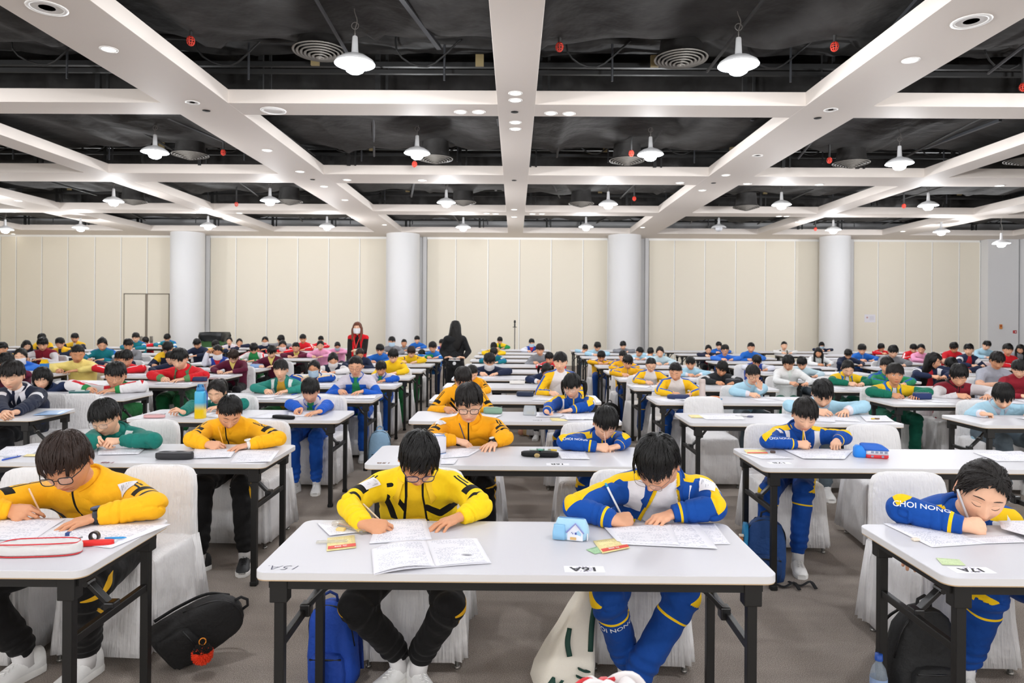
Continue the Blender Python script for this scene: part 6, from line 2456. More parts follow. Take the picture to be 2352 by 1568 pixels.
# staff ------------------------------------------------------------------
yy = 13.0
c = at(821, 752, yy)
K['red_staff'] = person(
    'woman with auburn hair, white mask and red vest standing among the tables', 821, 753, yy, .98, 'red_vest', yy - .4, hair='long', haircol='red', yaw=0, pitch=4, level=1, skin=0, eyes='open',
    mask='white', tail='long', seed=300, cat='woman', standing=True, P=(c[0], yy + .06, .78), R=dict(Wp=(c[0] - .15, yy - .02, .73), Tp=(c[0] - .13, yy - .04, .6), pose='rest'),
    L=dict(Wp=(c[0] + .06, yy - .16, .93), Tp=(c[0] - .02, yy - .2, .98), pose='rest'), legs=[((c[0] - .08, yy + .05, .42), (c[0] - .08, yy + .07, .1), (0, -1, 0)), ((c[0] + .08, yy + .05, .42), (c[0] + .08, yy + .07, .1), (0, -1, 0))], shoes='#2a2a2c')
kr = K['red_staff']
g = G()
hc = kr.hc
pth = cat_rom([hc + [-.05, .03, -.13], hc + [-.055, -.07, -.19], hc + [-.02, -.105, -.3], hc + [0, -.125, -.38], hc + [.02, -.105, -.3], hc + [.055, -.07, -.19], hc + [.05, .03, -.13]], 5)
g.tube([p - kr.base for p in pth], .008, 6, flat=.5)
g.box(hc + [0, -.135, -.45] - kr.base, (.075, .006, .11), 1)
g.build('lanyard', [M('red_lanyard', '#d8312b', .6), M('badge_card', '#dfe3c8', .5)], kr.body)
yy = 12.0
c = at(1046, 752, yy)
kb = person('woman with long black hair in black T-shirt, standing with her back to the camera', 1046, 753, yy, 1.02, 'staff_black', yy - .4, hair='long', haircol='black', yaw=180, pitch=6, level=1, skin=0,
            tail=None, seed=301, cat='woman', standing=True, P=(c[0], yy - .02, .78), R=dict(Wp=(c[0] - .16, yy - .1, .9), Tp=(c[0] - .06, yy - .14, .92), pose='rest', Ep=(c[0] - .235, yy + .02, 1.0)),
            L=dict(Wp=(c[0] + .16, yy - .1, .9), Tp=(c[0] + .06, yy - .14, .92), pose='rest', Ep=(c[0] + .235, yy + .02, 1.0)), collar=False,
            legs=[((c[0] - .085, yy, .42), (c[0] - .085, yy + .0, .1), (0, 1, 0)), ((c[0] + .085, yy, .42), (c[0] + .085, yy + .0, .1), (0, 1, 0))], shoes='#1d1d1f')
g = G()
rings = []
hc = kb.hc
for z, w, d, y0 in ((.135, .02, .02, .0), (.12, .06, .06, .0), (.06, .088, .095, .0), (.0, .098, .10, -.005), (-.08, .105, .085, -.02), (-.16, .125, .07, -.03), (-.26, .12, .05, -.05), (-.36, .09, .035, -.06), (-.44, .05, .02, -.06)):
    a = np.arange(40) / 40 * 2 * math.pi
    kq = 1 + .05 * np.sin(a * 11 + z * 20)
    rings.append(hc - kb.base + np.stack([w * np.cos(a) * kq, y0 + d * np.sin(a) * kq, np.full(40, z)], 1))
g.rings(rings)
g.build('long_hair', HAIR['black'], kb.body)
g = G()
for wd, zz, hh in ((.18, -.52, .02), (.2, -.555, .025)):
    g.box(kb.hc + [0, -.165, zz] - kb.base, (wd, .004, hh * .8))
g.lathe([(.03, 0), (.001, 0.004)], 16)
g.V[-1] = g.V[-1] @ rot('X', 90).T + (kb.hc + [0, -.165, -.61] - kb.base)
g.build('back_print', M('white_shirt_print', '#d7d8da', .7), kb.body)

# ================================================================== chairs under the pupils
for nm, dx in (('fl', .02), ('cl', -.01), ('cr', -.04), ('fr', .0), ('2a', .06), ('2b', .06), ('2c', .0), ('2d', -.06), ('2e', -.06)):
    k = K[nm]
    nice = {'fl': 'the boy in orange-yellow at the front-left table', 'cl': 'the boy in bright yellow, front centre', 'cr': 'the boy in blue, front centre', 'fr': 'the girl at the front-right table',
            '2a': 'the boy in green, second row', '2b': 'the cropped-hair boy in yellow, second row', '2c': 'the boy with square glasses', '2d': 'the boy in blue, second row centre', '2e': 'the boy with the pencil, second row'}[nm]
    make_chair(k.P[0] + dx, k.P[1] + (.13 if nm[0] in 'fc' else .04), rnd.uniform(-.05, .05), 'silver covered chair under ' + nice, rnd.randrange(4))
for k, row, lab in SEATS:
    if row > 8:
        continue
    short = lab.split(' in ')[-1].split(' with ')[-1]
    words = lab.split()
    make_chair(k.P[0] + rnd.uniform(-.05, .05), k.P[1] - .0, rnd.uniform(-.06, .06), 'covered chair of the ' + ' '.join(words[:12]), rnd.randrange(4))
# empty chairs the photo shows
for u, v, y, lab in ((2040, 1000, b2 + .32, 'empty silver covered chair beside the bus pencil case, second row right'), (1632, 940, YB[3] + .42, 'empty covered chair tucked behind the third-row table right of centre'),
                     (10, 1120, b1 + .36, 'covered chair cut by the left edge in the front row'),
                     (150, 935, YB[3] + .3, 'covered chair with a dark strap behind the left third-row table')):
    P = at(u, v, y)
    make_chair(P[0], y, rnd.uniform(-.1, .1), lab, rnd.randrange(4))
# ================================================================== paper on the tables
def paper_mat(name, base='#f0eff5', ink='#bcbdca', rows=34.0, fill=.50):
    if name in _MATS:
        return _MATS[name]
    m = M(name, base, .6, spec=.3)
    nt = m.node_tree
    N = nt.nodes

    def math_(op, a, b=None):
        n = N.new('ShaderNodeMath')
        n.operation = op
        for i, q in enumerate((a, b)):
            if q is None:
                continue
            if isinstance(q, (int, float)):
                n.inputs[i].default_value = q
            else:
                nt.links.new(q, n.inputs[i])
        return n.outputs[0]
    au, av = N.new('ShaderNodeAttribute'), N.new('ShaderNodeAttribute')
    au.attribute_name, av.attribute_name = 'pu', 'pv'
    u, v = au.outputs['Fac'], av.outputs['Fac']
    vr = math_('MULTIPLY', v, rows)
    fr = math_('FRACT', vr)
    fl = math_('FLOOR', vr)
    cmb = N.new('ShaderNodeCombineXYZ')
    nt.links.new(math_('MULTIPLY', u, 34.0), cmb.inputs[0])
    nt.links.new(math_('MULTIPLY', fl, 7.3), cmb.inputs[1])
    nz = N.new('ShaderNodeTexNoise')
    nz.inputs['Scale'].default_value = 1.0
    nz.inputs['Detail'].default_value = 1.5
    nt.links.new(cmb.outputs[0], nz.inputs['Vector'])
    c2 = N.new('ShaderNodeCombineXYZ')
    nt.links.new(math_('MULTIPLY', u, 1.6), c2.inputs[0])
    nt.links.new(math_('MULTIPLY', v, 5.0), c2.inputs[1])
    nb = N.new('ShaderNodeTexNoise')
    nb.inputs['Scale'].default_value = 1.0
    nt.links.new(c2.outputs[0], nb.inputs['Vector'])
    k = math_('LESS_THAN', fr, .42)
    k = math_('MULTIPLY', k, math_('GREATER_THAN', nz.outputs['Fac'], fill))
    k = math_('MULTIPLY', k, math_('GREATER_THAN', nb.outputs['Fac'], .45))
    for q, lo, hi in ((u, .09, .91), (v, .06, .95)):
        k = math_('MULTIPLY', k, math_('MULTIPLY', math_('GREATER_THAN', q, lo), math_('LESS_THAN', q, hi)))
    rule = math_('MULTIPLY', math_('GREATER_THAN', v, .962), math_('LESS_THAN', v, .970))
    rule2 = math_('MULTIPLY', math_('GREATER_THAN', v, .035), math_('LESS_THAN', v, .041))
    ux = math_('MULTIPLY', math_('GREATER_THAN', u, .07), math_('LESS_THAN', u, .93))
    k = math_('MAXIMUM', k, math_('MULTIPLY', math_('MAXIMUM', rule, rule2), ux))
    mx = N.new('ShaderNodeMix')
    mx.data_type = 'RGBA'
    mx.inputs[6].default_value = S(base)
    mx.inputs[7].default_value = S(ink)
    nt.links.new(k, mx.inputs[0])
    nt.links.new(mx.outputs[2], N['Principled BSDF'].inputs['Base Color'])
    return m


PAPER = paper_mat('exam_paper')


def tpt(u, v, m=.075):
    """point on the nearest table top seen at a photo pixel"""
    p = onz(u, v, TH)
    best = None
    for (cx, rx), o in TABLES.items():
        x = min(max(p[0], COLX[cx] + m), COLX[cx] + TW - m)
        y = min(max(p[1], ROWS[rx] + m), ROWS[rx] + TD - m)
        d = math.hypot(x - p[0], y - p[1])
        if best is None or d < best[0]:
            best = (d, x, y)
    return np.array([best[1], best[2], TH])




def sheet_mesh(name, C, lift, seed, parent=None, n=9, curl=.002, mat=None, arch=0.0, loc=None):
    """C: four world corners in order; gently uneven paper"""
    r = np.random.RandomState(seed)
    C = [np.asarray(c, float) for c in C]
    t = np.linspace(0, 1, n)
    P = np.zeros((n, n, 3))
    ph = r.rand(3) * 6.28
    for i, a in enumerate(t):
        for j, b in enumerate(t):
            p = (C[0] * (1 - a) + C[1] * a) * (1 - b) + (C[3] * (1 - a) + C[2] * a) * b
            z = lift + curl * (.5 + .5 * math.sin(a * 3 + ph[0]) * math.sin(b * 3.3 + ph[1]))
            z += arch * math.sin(math.pi * min(1, a * 1.0)) * .5
            P[i, j] = p + [0, 0, z]
    org = P.reshape(-1, 3).mean(0)
    org[2] = C[0][2]
    V = P.reshape(-1, 3) - org
    Q = np.array([(i * n + j, i * n + j + 1, (i + 1) * n + j + 1, (i + 1) * n + j) for i in range(n - 1) for j in range(n - 1)])
    nn = np.cross(V[Q[0, 1]] - V[Q[0, 0]], V[Q[0, 2]] - V[Q[0, 0]])
    if nn[2] < 0:
        Q = Q[:, ::-1]
    uu, vv = np.meshgrid(t, t, indexing='ij')
    o = numesh(name, V, Q, [mat or PAPER], parent, {'pu': uu.ravel(), 'pv': vv.ravel()})
    sol = o.modifiers.new('thick', 'SOLIDIFY')
    sol.thickness = .0006
    sol.offset = 1
    o.location = org
    return o


LIFT = [0]


def sheet(label, px, seed, z=None, mat=None, cat='exam paper', name='exam_sheet', curl=.002, lift=None):
    C = [onz(u, v, TH) for u, v in px]
    LIFT[0] = (LIFT[0] + 1) % 6
    o = sheet_mesh(name, C, (.0008 + .0007 * LIFT[0]) if lift is None else lift, seed, curl=curl, mat=mat)
    return tag(o, label, cat)


def sheet_at(label, x, y, rz, seed, w=.21, h=.297, group='exam sheets on the desks'):
    R = rot('Z', rz)
    C = [np.array([x, y, TH]) + R @ np.array([a * w / 2, b * h / 2, 0]) for a, b in ((-1, -1), (1, -1), (1, 1), (-1, 1))]
    LIFT[0] = (LIFT[0] + 1) % 6
    o = sheet_mesh('exam_sheet', C, .0008 + .0007 * LIFT[0], seed, n=5)
    return tag(o, label, 'exam paper', group)


# papers before the pupils farther back
for i, (k, row, lab) in enumerate(SEATS):
    if row > 8 or k.P[1] < 0:
        continue
    x = k.N[0]
    col = min(COLX, key=lambda c: abs(COLX[c] + TW / 2 - x))
    x = min(max(x, COLX[col] + .16), COLX[col] + TW - .16)
    w = lab.split()
    short = ' '.join(w[:11])
    sheet_at('printed sheet lying before the ' + short, x + rnd.uniform(-.03, .03), ROWS[row] + .30 + rnd.uniform(-.02, .05), rnd.uniform(-20, 20), i)
    if row <= 6:
        x2 = min(max(x + rnd.choice((-.22, .24)), COLX[col] + .13), COLX[col] + TW - .13)
        sheet_at('second sheet lying beside the ' + short, x2, ROWS[row] + .24 + rnd.uniform(-.02, .05), rnd.uniform(-25, 25), i + 200)

sheet('large printed sheet reaching over the right edge of the front-left table', [(393, 1204), (150, 1199), (70, 1238), (255, 1260)], 1)
sheet('printed sheet under the writing hand at the front-left table', [(150, 1193), (-90, 1190), (-160, 1238), (75, 1242)], 2)
sheet('exam sheet under the writing hand of the boy in bright yellow', [(978, 1193), (868, 1195), (848, 1250), (992, 1240)], 3)
sheet('small answer slip at the back left of the front centre table', [(792, 1200), (728, 1203), (757, 1232), (842, 1222)], 4)
sheet('wide printed sheet fanned before the boy in open blue jacket', [(1602, 1202), (1398, 1213), (1428, 1252), (1648, 1263)], 5)
sheet('folded sheet under the wide sheet before the boy in open blue jacket', [(1540, 1206), (1388, 1216), (1418, 1246), (1560, 1256)], 6, curl=.006)
sheet('narrow printed sheet at the right end of the front centre table', [(1640, 1201), (1588, 1203), (1632, 1251), (1678, 1251)], 7)
sheet('long printed sheet under the sleeve of the front-right girl', [(2150, 1203), (2028, 1203), (2140, 1258), (2262, 1250)], 8)
sheet('half sheet before the writing hand of the front-right girl', [(2330, 1230), (2215, 1236), (2262, 1250), (2360, 1247)], 9)
sheet('raised exam booklet page beside the front-right girl', [(2400, 1204), (2290, 1206), (2300, 1222), (2430, 1262)], 10, curl=.02, lift=.008)
sheet('printed sheet before the boy with his chin on his hands', [(335, 1030), (225, 1028), (225, 1046), (318, 1044)], 11)
sheet('sheet under the hand of the cropped-hair boy in yellow', [(545, 1032), (448, 1030), (440, 1054), (530, 1052)], 12)
sheet('white sheet pile at the right end of the second-row left table', [(642, 1034), (552, 1032), (528, 1062), (622, 1062)], 13, curl=.004)
sheet('printed sheet left alone on the second-row left table', [(105, 1024), (15, 1026), (-20, 1048), (70, 1046)], 14)
sheet('sheet under the pen of the boy with square glasses', [(1110, 1029), (1012, 1032), (1013, 1053), (1075, 1049)], 15)
sheet('small slip before the boy with square glasses', [(1052, 1055), (1012, 1055), (1012, 1067), (1042, 1067)], 16)
sheet('printed sheet beside the open black pencil case', [(1342, 1037), (1277, 1036), (1290, 1055), (1355, 1056)], 17)
sheet('sheet spread before the boy with the pencil at his chin', [(1960, 1036), (1800, 1034), (1845, 1055), (1940, 1056)], 18, curl=.004)
sheet('small white card at the left end of the second-row right table', [(1770, 1042), (1700, 1040), (1750, 1054), (1824, 1054)], 19)
sheet('pair of printed sheets at the far right of the second-row table', [(2345, 1036), (2235, 1040), (2290, 1060), (2400, 1060)], 20)
sheet('white sheet on the empty place of the third-row table, right of centre', [(1700, 952), (1605, 953), (1622, 964), (1712, 964)], 21)
sheet('stack of sheets with small stationery at the right end of a third-row table', [(2035, 955), (1975, 955), (1990, 969), (2055, 969)], 22, curl=.003)
sheet('open exam booklet of the girl writing with a blue pen', [(1300, 950), (1232, 949), (1230, 958), (1288, 958)], 23)
sheet('second page beside the girl writing with a blue pen', [(1376, 950), (1290, 950), (1302, 965), (1372, 964)], 24)

# open booklet of the front pupil: two arched pages joined at a spine
e = empty('open_booklet', onz(990, 1280, TH), label='open exam booklet lying before the boy in bright yellow', cat='booklet')
o0 = np.array(e.location)
for nm, px, ar in (('page', [(978, 1243), (853, 1263), (858, 1321), (1000, 1303)], .022), ('page', [(1095, 1237), (978, 1243), (1000, 1303), (1128, 1294)], .006)):
    C = [onz(u, v, TH) for u, v in px]
    pg = sheet_mesh(nm, C, .004, 33, None, n=17, curl=.001, arch=ar * 1.2)
    pg.location = np.array(pg.location) - o0
    pg.parent = e
    pg2 = sheet_mesh('under_page', [c + np.array([.002, -.003, 0]) for c in C], .0015, 34, None, n=9, curl=.0005, arch=ar * .6)
    pg2.location = np.array(pg2.location) - o0
    pg2.parent = e
g = G()
c0 = onz(1070, 1281, TH) - o0
a = np.linspace(-.2, 2.6, 14)
P_ = [(c0[0] + .022 * math.cos(t), c0[1] + .012 * math.sin(t), .0112) for t in a]
g.add([(c0[0], c0[1], .0112)] + P_, [(0, i + 1, i + 2) for i in range(13)])
g.build('printed_figure', M('grey_figure', '#a9a9b2', .7), e)

# ------------------------------------------------------------------ writing and stickers that belong to the tables
INKB = M('marker_ink', '#3c3d55', .6)
BLACKI = M('black_print', '#16161a', .6)
LILAC = M('lilac_wreath_print', '#9a8fae', .7)
STICK = M('sticker_paper', '#f3f2f6', .55)


def table_text(tb, px, body, size, mat, name='seat_number', bold=.0, sx=1.0, paper=None, wreath=False, rz=180, shear=0.0, z=.0009):
    c = onz(px[0], px[1], TH)
    loc = c - np.array(tb.location)
    loc[2] = TH
    par = tb
    if paper:
        g = G()
        g.box((0, 0, .0004), (paper[0], paper[1], .0008))
        par = g.build('seat_sticker', STICK, tb, loc, smooth=False)
        par['label'] = 'white seat number sticker'
        loc = (0, 0, 0)
    V, F = text_mesh(body, size, bold, shear=shear)
    V = V * [sx, 1, 1]
    V = V @ rot('Z', rz).T
    V[:, 2] += z + (.0006 if paper else 0)
    g = G()
    g.add(V, F)
    g.build(name, mat, par, loc, smooth=False)
    if wreath:
        g = G()
        for s in (0, 1):
            for i in range(15):
                t = i / 15 * 2 * math.pi
                r = .030 - .006 * s
                q = rot('Z', math.degrees(t) + 40) @ np.array([.0045, 0, 0])
                w = rot('Z', math.degrees(t) + 130) @ np.array([.0018, 0, 0])
                p = np.array([r * math.cos(t), r * .8 * math.sin(t), .0012])
                g.add([p - q, p + w, p + q, p - w], [(0, 1, 2, 3)])
        g.build('wreath_emblem', LILAC, par, (0, 0, 0), smooth=False)


table_text(TABLES[(0, 1)], (652, 1303), '15A.', .058, INKB, 'handwritten_number', bold=-.0012, sx=1.15, shear=.25)
table_text(TABLES[(0, 1)], (1342, 1307), '16A', .052, BLACKI, bold=.0012, sx=1.15, paper=(.140, .058), wreath=True)
table_text(TABLES[(1, 1)], (2232, 1309), '17A', .050, BLACKI, bold=.0012, sx=1.05, paper=(.140, .058), wreath=True)
table_text(TABLES[(0, 2)], (882, 1063), '15B', .050, M('red_brown_print', '#8a6a58', .6), bold=.0008, sx=1.1)
table_text(TABLES[(0, 2)], (1281, 1066), '16B', .048, BLACKI, bold=.0012, sx=1.1, paper=(.135, .056))
table_text(TABLES[(1, 2)], (1790, 1063), '17B', .048, BLACKI, bold=.0008, sx=1.1, paper=(.135, .056))
table_text(TABLES[(-1, 2)], (248, 1062), '14B', .048, M('dark_red_print', '#7a2f3d', .6), bold=.001, sx=1.1)
table_text(TABLES[(0, 3)], (1235, 965), '16C', .046, BLACKI, bold=.0004, sx=1.1)

# ------------------------------------------------------------------ tickets, notes, erasers, rulers
YELP = paper_mat('yellow_ticket_paper', '#f3e3a4', '#c9b67a', 22.0, .5)
GRNP = paper_mat('green_note_paper', '#cfe0b0', '#9db483', 18.0, .5)
GRN2 = paper_mat('green_leaflet_paper', '#a9cfa4', '#7aa886', 16.0, .5)


def ticket(label, px, seed, mat=YELP, redband=True, name='paper_ticket', text=None):
    C = [onz(u, v, TH) for u, v in px]
    o = sheet_mesh(name, C, .0015 + .0008 * (seed % 3), seed, n=5, curl=.001, mat=mat)
    tag(o, label, 'ticket')
    if redband:
        org = np.array(o.location)
        B = []
        for a, b in ((.0, .70), (.96, .70), (.96, .92), (.0, .92)):
            p = (C[0] * (1 - a) + C[1] * a) * (1 - b) + (C[3] * (1 - a) + C[2] * a) * b
            B.append(p - org + [0, 0, .0055])
        g = G()
        g.add(B, [(0, 1, 2, 3)])
        rb = g.build('red_band', M('ticket_red', '#df4a3c', .6), o, smooth=False)
        for a0, a1 in ((.08, .14), (.2, .26), (.55, .6), (.66, .72), (.78, .84)):
            pass
        if text:
            V, F = text_mesh(text, .017, .0004)
            ax = nrm(C[1] - C[0])
            ay = nrm(C[0] - C[3])
            mid = (C[0] * .48 + C[1] * .52) * .19 + (C[3] * .48 + C[2] * .52) * .81 - org + [0, 0, .0062]
            W_ = mid + V[:, :1] * ax + V[:, 1:2] * ay
            g = G()
            g.add(W_, F)
            g.build('ticket_print', M('ticket_white_print', '#f6ece6', .6), rb, smooth=False)
    return o


ticket('yellow ticket with red band at the left of the front centre table', [(814, 1230), (752, 1237), (750, 1267), (818, 1259)], 1, text='2F 888')
ticket('yellow ticket with red band in front of the light blue pencil case', [(1426, 1236), (1362, 1244), (1384, 1273), (1447, 1260)], 2, text='2F 888')
ticket('green leaflet under the yellow ticket, front centre table', [(1392, 1251), (1346, 1263), (1366, 1273), (1416, 1263)], 0, GRN2, False, 'paper_leaflet')
ticket('pale green note above the seat sticker on the front-right table', [(2203, 1286), (2150, 1282), (2164, 1298), (2218, 1299)], 3, GRNP, False, 'paper_note')
ticket('yellow ticket on the left end of the second-row right table', [(1755, 1033), (1708, 1033), (1716, 1043), (1765, 1043)], 4)
ticket('yellow ticket beside blue pens, second-row left table', [(102, 1044), (62, 1044), (52, 1049), (98, 1049)], 5, redband=False)
ticket('yellow ticket on the third-row centre table', [(1292, 960), (1262, 960), (1268, 967), (1305, 967)], 6, redband=False)
ticket('yellow ticket at the left corner of the third-row table, right of centre', [(1610, 953), (1580, 953), (1588, 960), (1620, 960)], 7, redband=False)


def small_box(name, label, cat, px, dims, rz, hexc, bev=.003, band=None, z0=0.0):
    c = onz(px[0], px[1], TH)
    g = G()
    g.box((0, 0, dims[2] / 2), dims, 0, bev=bev)
    mats = [M('item_' + hexc, hexc, .6)]
    if band:
        g.box((dims[0] * .2, 0, dims[2] / 2), (dims[0] * .55, dims[1] * 1.03, dims[2] * 1.03), 1, bev=bev)
        mats.append(M('item_' + band, band, .6))
    o = g.build(name, mats, None, c + [0, 0, z0], smooth=False)
    o.rotation_euler = (0, 0, math.radians(rz))
    return tag(o, label, cat)


small_box('eraser', 'yellow eraser beside the sleeve of the boy in bright yellow', 'eraser', (783, 1220), (.036, .022, .015), -15, '#f0cf86')
small_box('eraser', 'blue and white eraser behind the white pencil case', 'eraser', (153, 1230), (.04, .02, .014), 4, '#e7e9ee', band='#2a4a86')
small_box('eraser', 'worn round cream eraser on the front-right table', 'eraser', (2103, 1242), (.03, .022, .012), 12, '#e8dccb', bev=.006)
small_box('eraser', 'dark brown eraser beside the yellow ticket, second row right', 'eraser', (1775, 1040), (.030, .02, .015), 0, '#4a3a36')
# clear ruler and clear pencil box
CLEAR = M('clear_plastic', '#f1ecd9', .12, alpha=.35)
c = tpt(763, 1246)
g = G()
g.box((0, 0, .0055), (.12, .03, .002), 0, bev=.0008)
for i in range(20):
    g.box((-.054 + i * .0057, .010, .0068), (.0006, .008 if i % 5 else .012, .0004), 1)
o = g.build('ruler', [CLEAR, INK], None, c, smooth=False)
o.rotation_euler = (0, 0, math.radians(9))
tag(o, 'short clear plastic ruler lying across a yellow ticket', 'ruler')
c = tpt(806, 1216)
e = empty('clear_pencil_box', c, math.radians(-36), label='clear plastic pencil box under the yellow sleeve', cat='pencil box')
g = G()
g.box((0, 0, .011), (.19, .05, .022), 0, bev=.005)
g.build('box_shell', M('clear_box_plastic', '#cfc4b4', .1, alpha=.30), e)
g = G()
g.tube([(-.08, .005, .008), (.06, .005, .008)], .004, 6)
g.build('pencil_inside', M('pink_wood', '#dba98d', .5), e)
g = G()
g.tube([(-.07, -.01, .008), (.08, -.01, .008)], .004, 6)
g.build('pen_inside', M('grey_pen', '#8d8a88', .4), e)


# ------------------------------------------------------------------ pencil cases
def case_rings(L, W, H, n=22, m=18, e=.55):
    rings = []
    for i in range(n):
        t = i / (n - 1) * 2 - 1
        k = (1 - abs(t) ** 3.2) ** .45 if abs(t) < 1 else 0
        k = max(k, .02)
        a = np.arange(m) / m * 2 * math.pi
        y = W / 2 * np.sign(np.cos(a)) * np.abs(np.cos(a)) ** e * (.25 + .75 * k)
        z = H / 2 + H / 2 * np.sign(np.sin(a)) * np.abs(np.sin(a)) ** e * (.72 + .28 * k)
        z = np.clip(z, 0, None)
        rings.append(np.stack([np.full(m, t * L / 2), y, z], 1))
    return rings


def pencil_case(label, px, L, W, H, rz, hexc, pipe=None, zipc='#8c8c90', bumpy=True, extra=None, cat='pencil case'):
    c = tpt(px[0], px[1])
    e = empty('pencil_case', c, math.radians(rz), label=label, cat=cat)
    g = G()
    g.rings(case_rings(L, W, H))
    V = g.V[0]
    V[:, 2] += np.where(V[:, 2] > H * .5, .0025 * np.sin(V[:, 0] * 70) * np.sin(V[:, 1] * 60 + 1), 0)
    g.build('case_body', M('case_' + hexc, hexc, .7, bump=(130, .3, .003)), e)
    g = G()
    pth = [(.47 * L * math.cos(t) * abs(math.cos(t)) ** -.35 if abs(math.cos(t)) > 1e-3 else 0, .44 * W * np.sign(math.sin(t)) * abs(math.sin(t)) ** .6, H * .98 - .1 * H * (abs(math.cos(t)) ** 6)) for t in np.linspace(0, 2 * math.pi, 41)]
    g.tube(pth, .0022 if pipe else .0015, 6, closed=False)
    g.build('piping' if pipe else 'zip', M('case_trim_' + (pipe or zipc), pipe or zipc, .5), e)
    if pipe:
        g = G()
        g.tube([(p[0] * 1.04, p[1] * 1.10, .004) for p in pth], .0022, 6)
        g.build('piping', M('case_trim_' + pipe, pipe, .5), e)
    g = G()
    g.tube([(L * .42, W * .3, H * .97), (L * .42 + .012, W * .3 + .004, H * .97 + .002)], .003, 6)
    g.build('zip_pull', M('case_trim_' + zipc, zipc, .4), e)
    return e


pencil_case('white pencil case with red piping on the front-left table', (92, 1272), .285, .085, .048, 7, '#dcdad8', pipe='#d42b33')
pencil_case('black pencil case lying on the second-row left table', (401, 1054), .225, .075, .045, 1, '#2b2b2e')
pencil_case('dark navy pencil case, fourth row in the centre column', (1206, 910), .19, .09, .055, -6, '#1d2a44')
pencil_case('dark blue pencil case before the boy writing with a yellow pencil', (1558, 916), .24, .085, .05, 0, '#27335c')
pencil_case('dark pencil box beside the boy in black jacket', (1668, 880), .19, .1, .085, 0, '#1d2028')
pencil_case('rounded navy pencil case before the boy who looks up', (2118, 917), .20, .09, .075, 2, '#1b2f63')
pencil_case('pale blue pencil case beside a maroon cardigan', (589, 845), .20, .08, .07, 0, '#8fb0dc')
pencil_case('cream pencil case on a table in the centre column', (1188, 882), .20, .09, .05, 0, '#f0ece6')
pencil_case('small pink case on the left end of the third-row left table', (352, 960), .17, .07, .03, 8, '#eab7b8')
pencil_case('navy cap-like case beside the red polo shirt', (461, 876), .19, .10, .07, 0, '#24325c', pipe='#e2703a')
pencil_case('dark case behind the white sweatshirt', (1893, 863), .22, .1, .09, -4, '#1f2630')
pencil_case('green cloth case beside the boy in glasses, centre column', (1132, 950), .17, .09, .06, 0, '#86a892')
pencil_case('light patterned pencil case standing behind the front boy', (992, 1042), .18, .08, .125, 12, '#e4e2ea', pipe='#5b8fd0')
# red pen pouch, its blue pen, black tape
c = tpt(219, 1252)
e = empty('pen_pouch', c, math.radians(12), label='flat red pen pouch beside the white pencil case', cat='pen pouch')
g = G()
g.rings(case_rings(.13, .032, .02))
g.build('pouch_body', M('red_pouch', '#e2231f', .5), e)
g = G()
g.tube([(.062, .004, .012), (.072, .006, .012)], .006, 8)
g.build('pouch_end', M('pouch_clear_end', '#d9dde0', .2), e)
c = tpt(268, 1241)
e = empty('pen', c, math.radians(11), label='light blue pen sticking out of the red pouch', cat='pen')
g = G()
g.tube([(-.035, 0, .010), (.03, 0, .010)], .0042, 8)
g.build('barrel', M('pen_light_blue', '#2d9bdc', .35), e)
g = G()
g.tube([(.03, 0, .010), (.042, 0, .009)], [.004, .0012], 8)
g.build('point', M('pen_light_blue', '#2d9bdc', .35), e)
c = tpt(217, 1243)
e = empty('tape_roll', c, label='small black tape roll standing behind the red pouch', cat='tape')
g = G()
a = np.linspace(0, 2 * math.pi, 25)
rings = []
for r_, y_ in ((.020, -.007), (.013, -.007), (.013, .007), (.020, .007), (.020, -.007)):
    rings.append(np.stack([r_ * np.cos(a[:-1]), np.full(24, y_), .020 + r_ * np.sin(a[:-1])], 1))
g.rings(rings, caps=False)
g.build('tape', M('black_tape', '#17171a', .35), e)
# light blue standing pouch with a little house patch
c = tpt(1313, 1236)
e = empty('pencil_case', c, math.radians(-14), label='light blue plush pencil case with white house patch, front centre', cat='pencil case')
LB = M('light_blue_plush', '#a9d3ec', .85, sheen=.4, bump=(180, .4, .003))
g = G()
g.rings([rrect(w, d, min(w, d) * .42, z) for w, d, z in ((.11, .05, 0), (.135, .066, .006), (.14, .068, .03), (.132, .05, .055), (.118, .026, .072), (.112, .012, .08))])
g.build('case_body', LB, e)
g = G()
g.rings([rrect(.052, .02, .009, z, cx=-.045, cy=-.032) for z in (.004, .03)] + [rrect(.044, .016, .007, z, cx=-.045, cy=-.028) for z in (.055, .06)])
g.build('side_pocket', M('sky_blue_pocket', '#8fc3e6', .85), e)
g = G()
y = -.037
g.add([(-.012, y, .004), (.050, y, .004), (.050, y + .002, .036), (.019, y + .012, .066), (-.012, y + .002, .036)], [(0, 1, 2, 3, 4)])
hp = g.build('house_patch', M('white_patch', '#e8eaf3', .7), e, smooth=False)
g = G()
g.tube([(-.016, y - .002, .034), (.019, y + .010, .068), (.054, y - .002, .034)], .003, 6)
g.build('roof_edge', M('lilac_edge', '#8d94d2', .6), hp)
g = G()
g.box((.022, y - .0005, .032), (.007, .002, .008))
g.box((.010, y - .0005, .031), (.003, .002, .003))
g.box((.006, y - .0005, .035), (.003, .002, .003))
g.build('house_window', M('navy_print', '#4a58a8', .6), hp, smooth=False)
g = G()
g.box((.012, y - .001, .012), (.024, .002, .010))
g.build('yellow_motif', M('tan_motif', '#dcb574', .7), hp, smooth=False)
g = G()
g.box((.066, -.02, .018), (.003, .016, .026))
g.build('woven_tag', M('white_tag', '#f0eff4', .6), e, smooth=False)
g = G()
g.tube([(-.05, 0, .082), (.05, 0, .082)], .002, 6)
g.build('zip', M('case_trim_#5f94c9', '#5f94c9', .5), e)
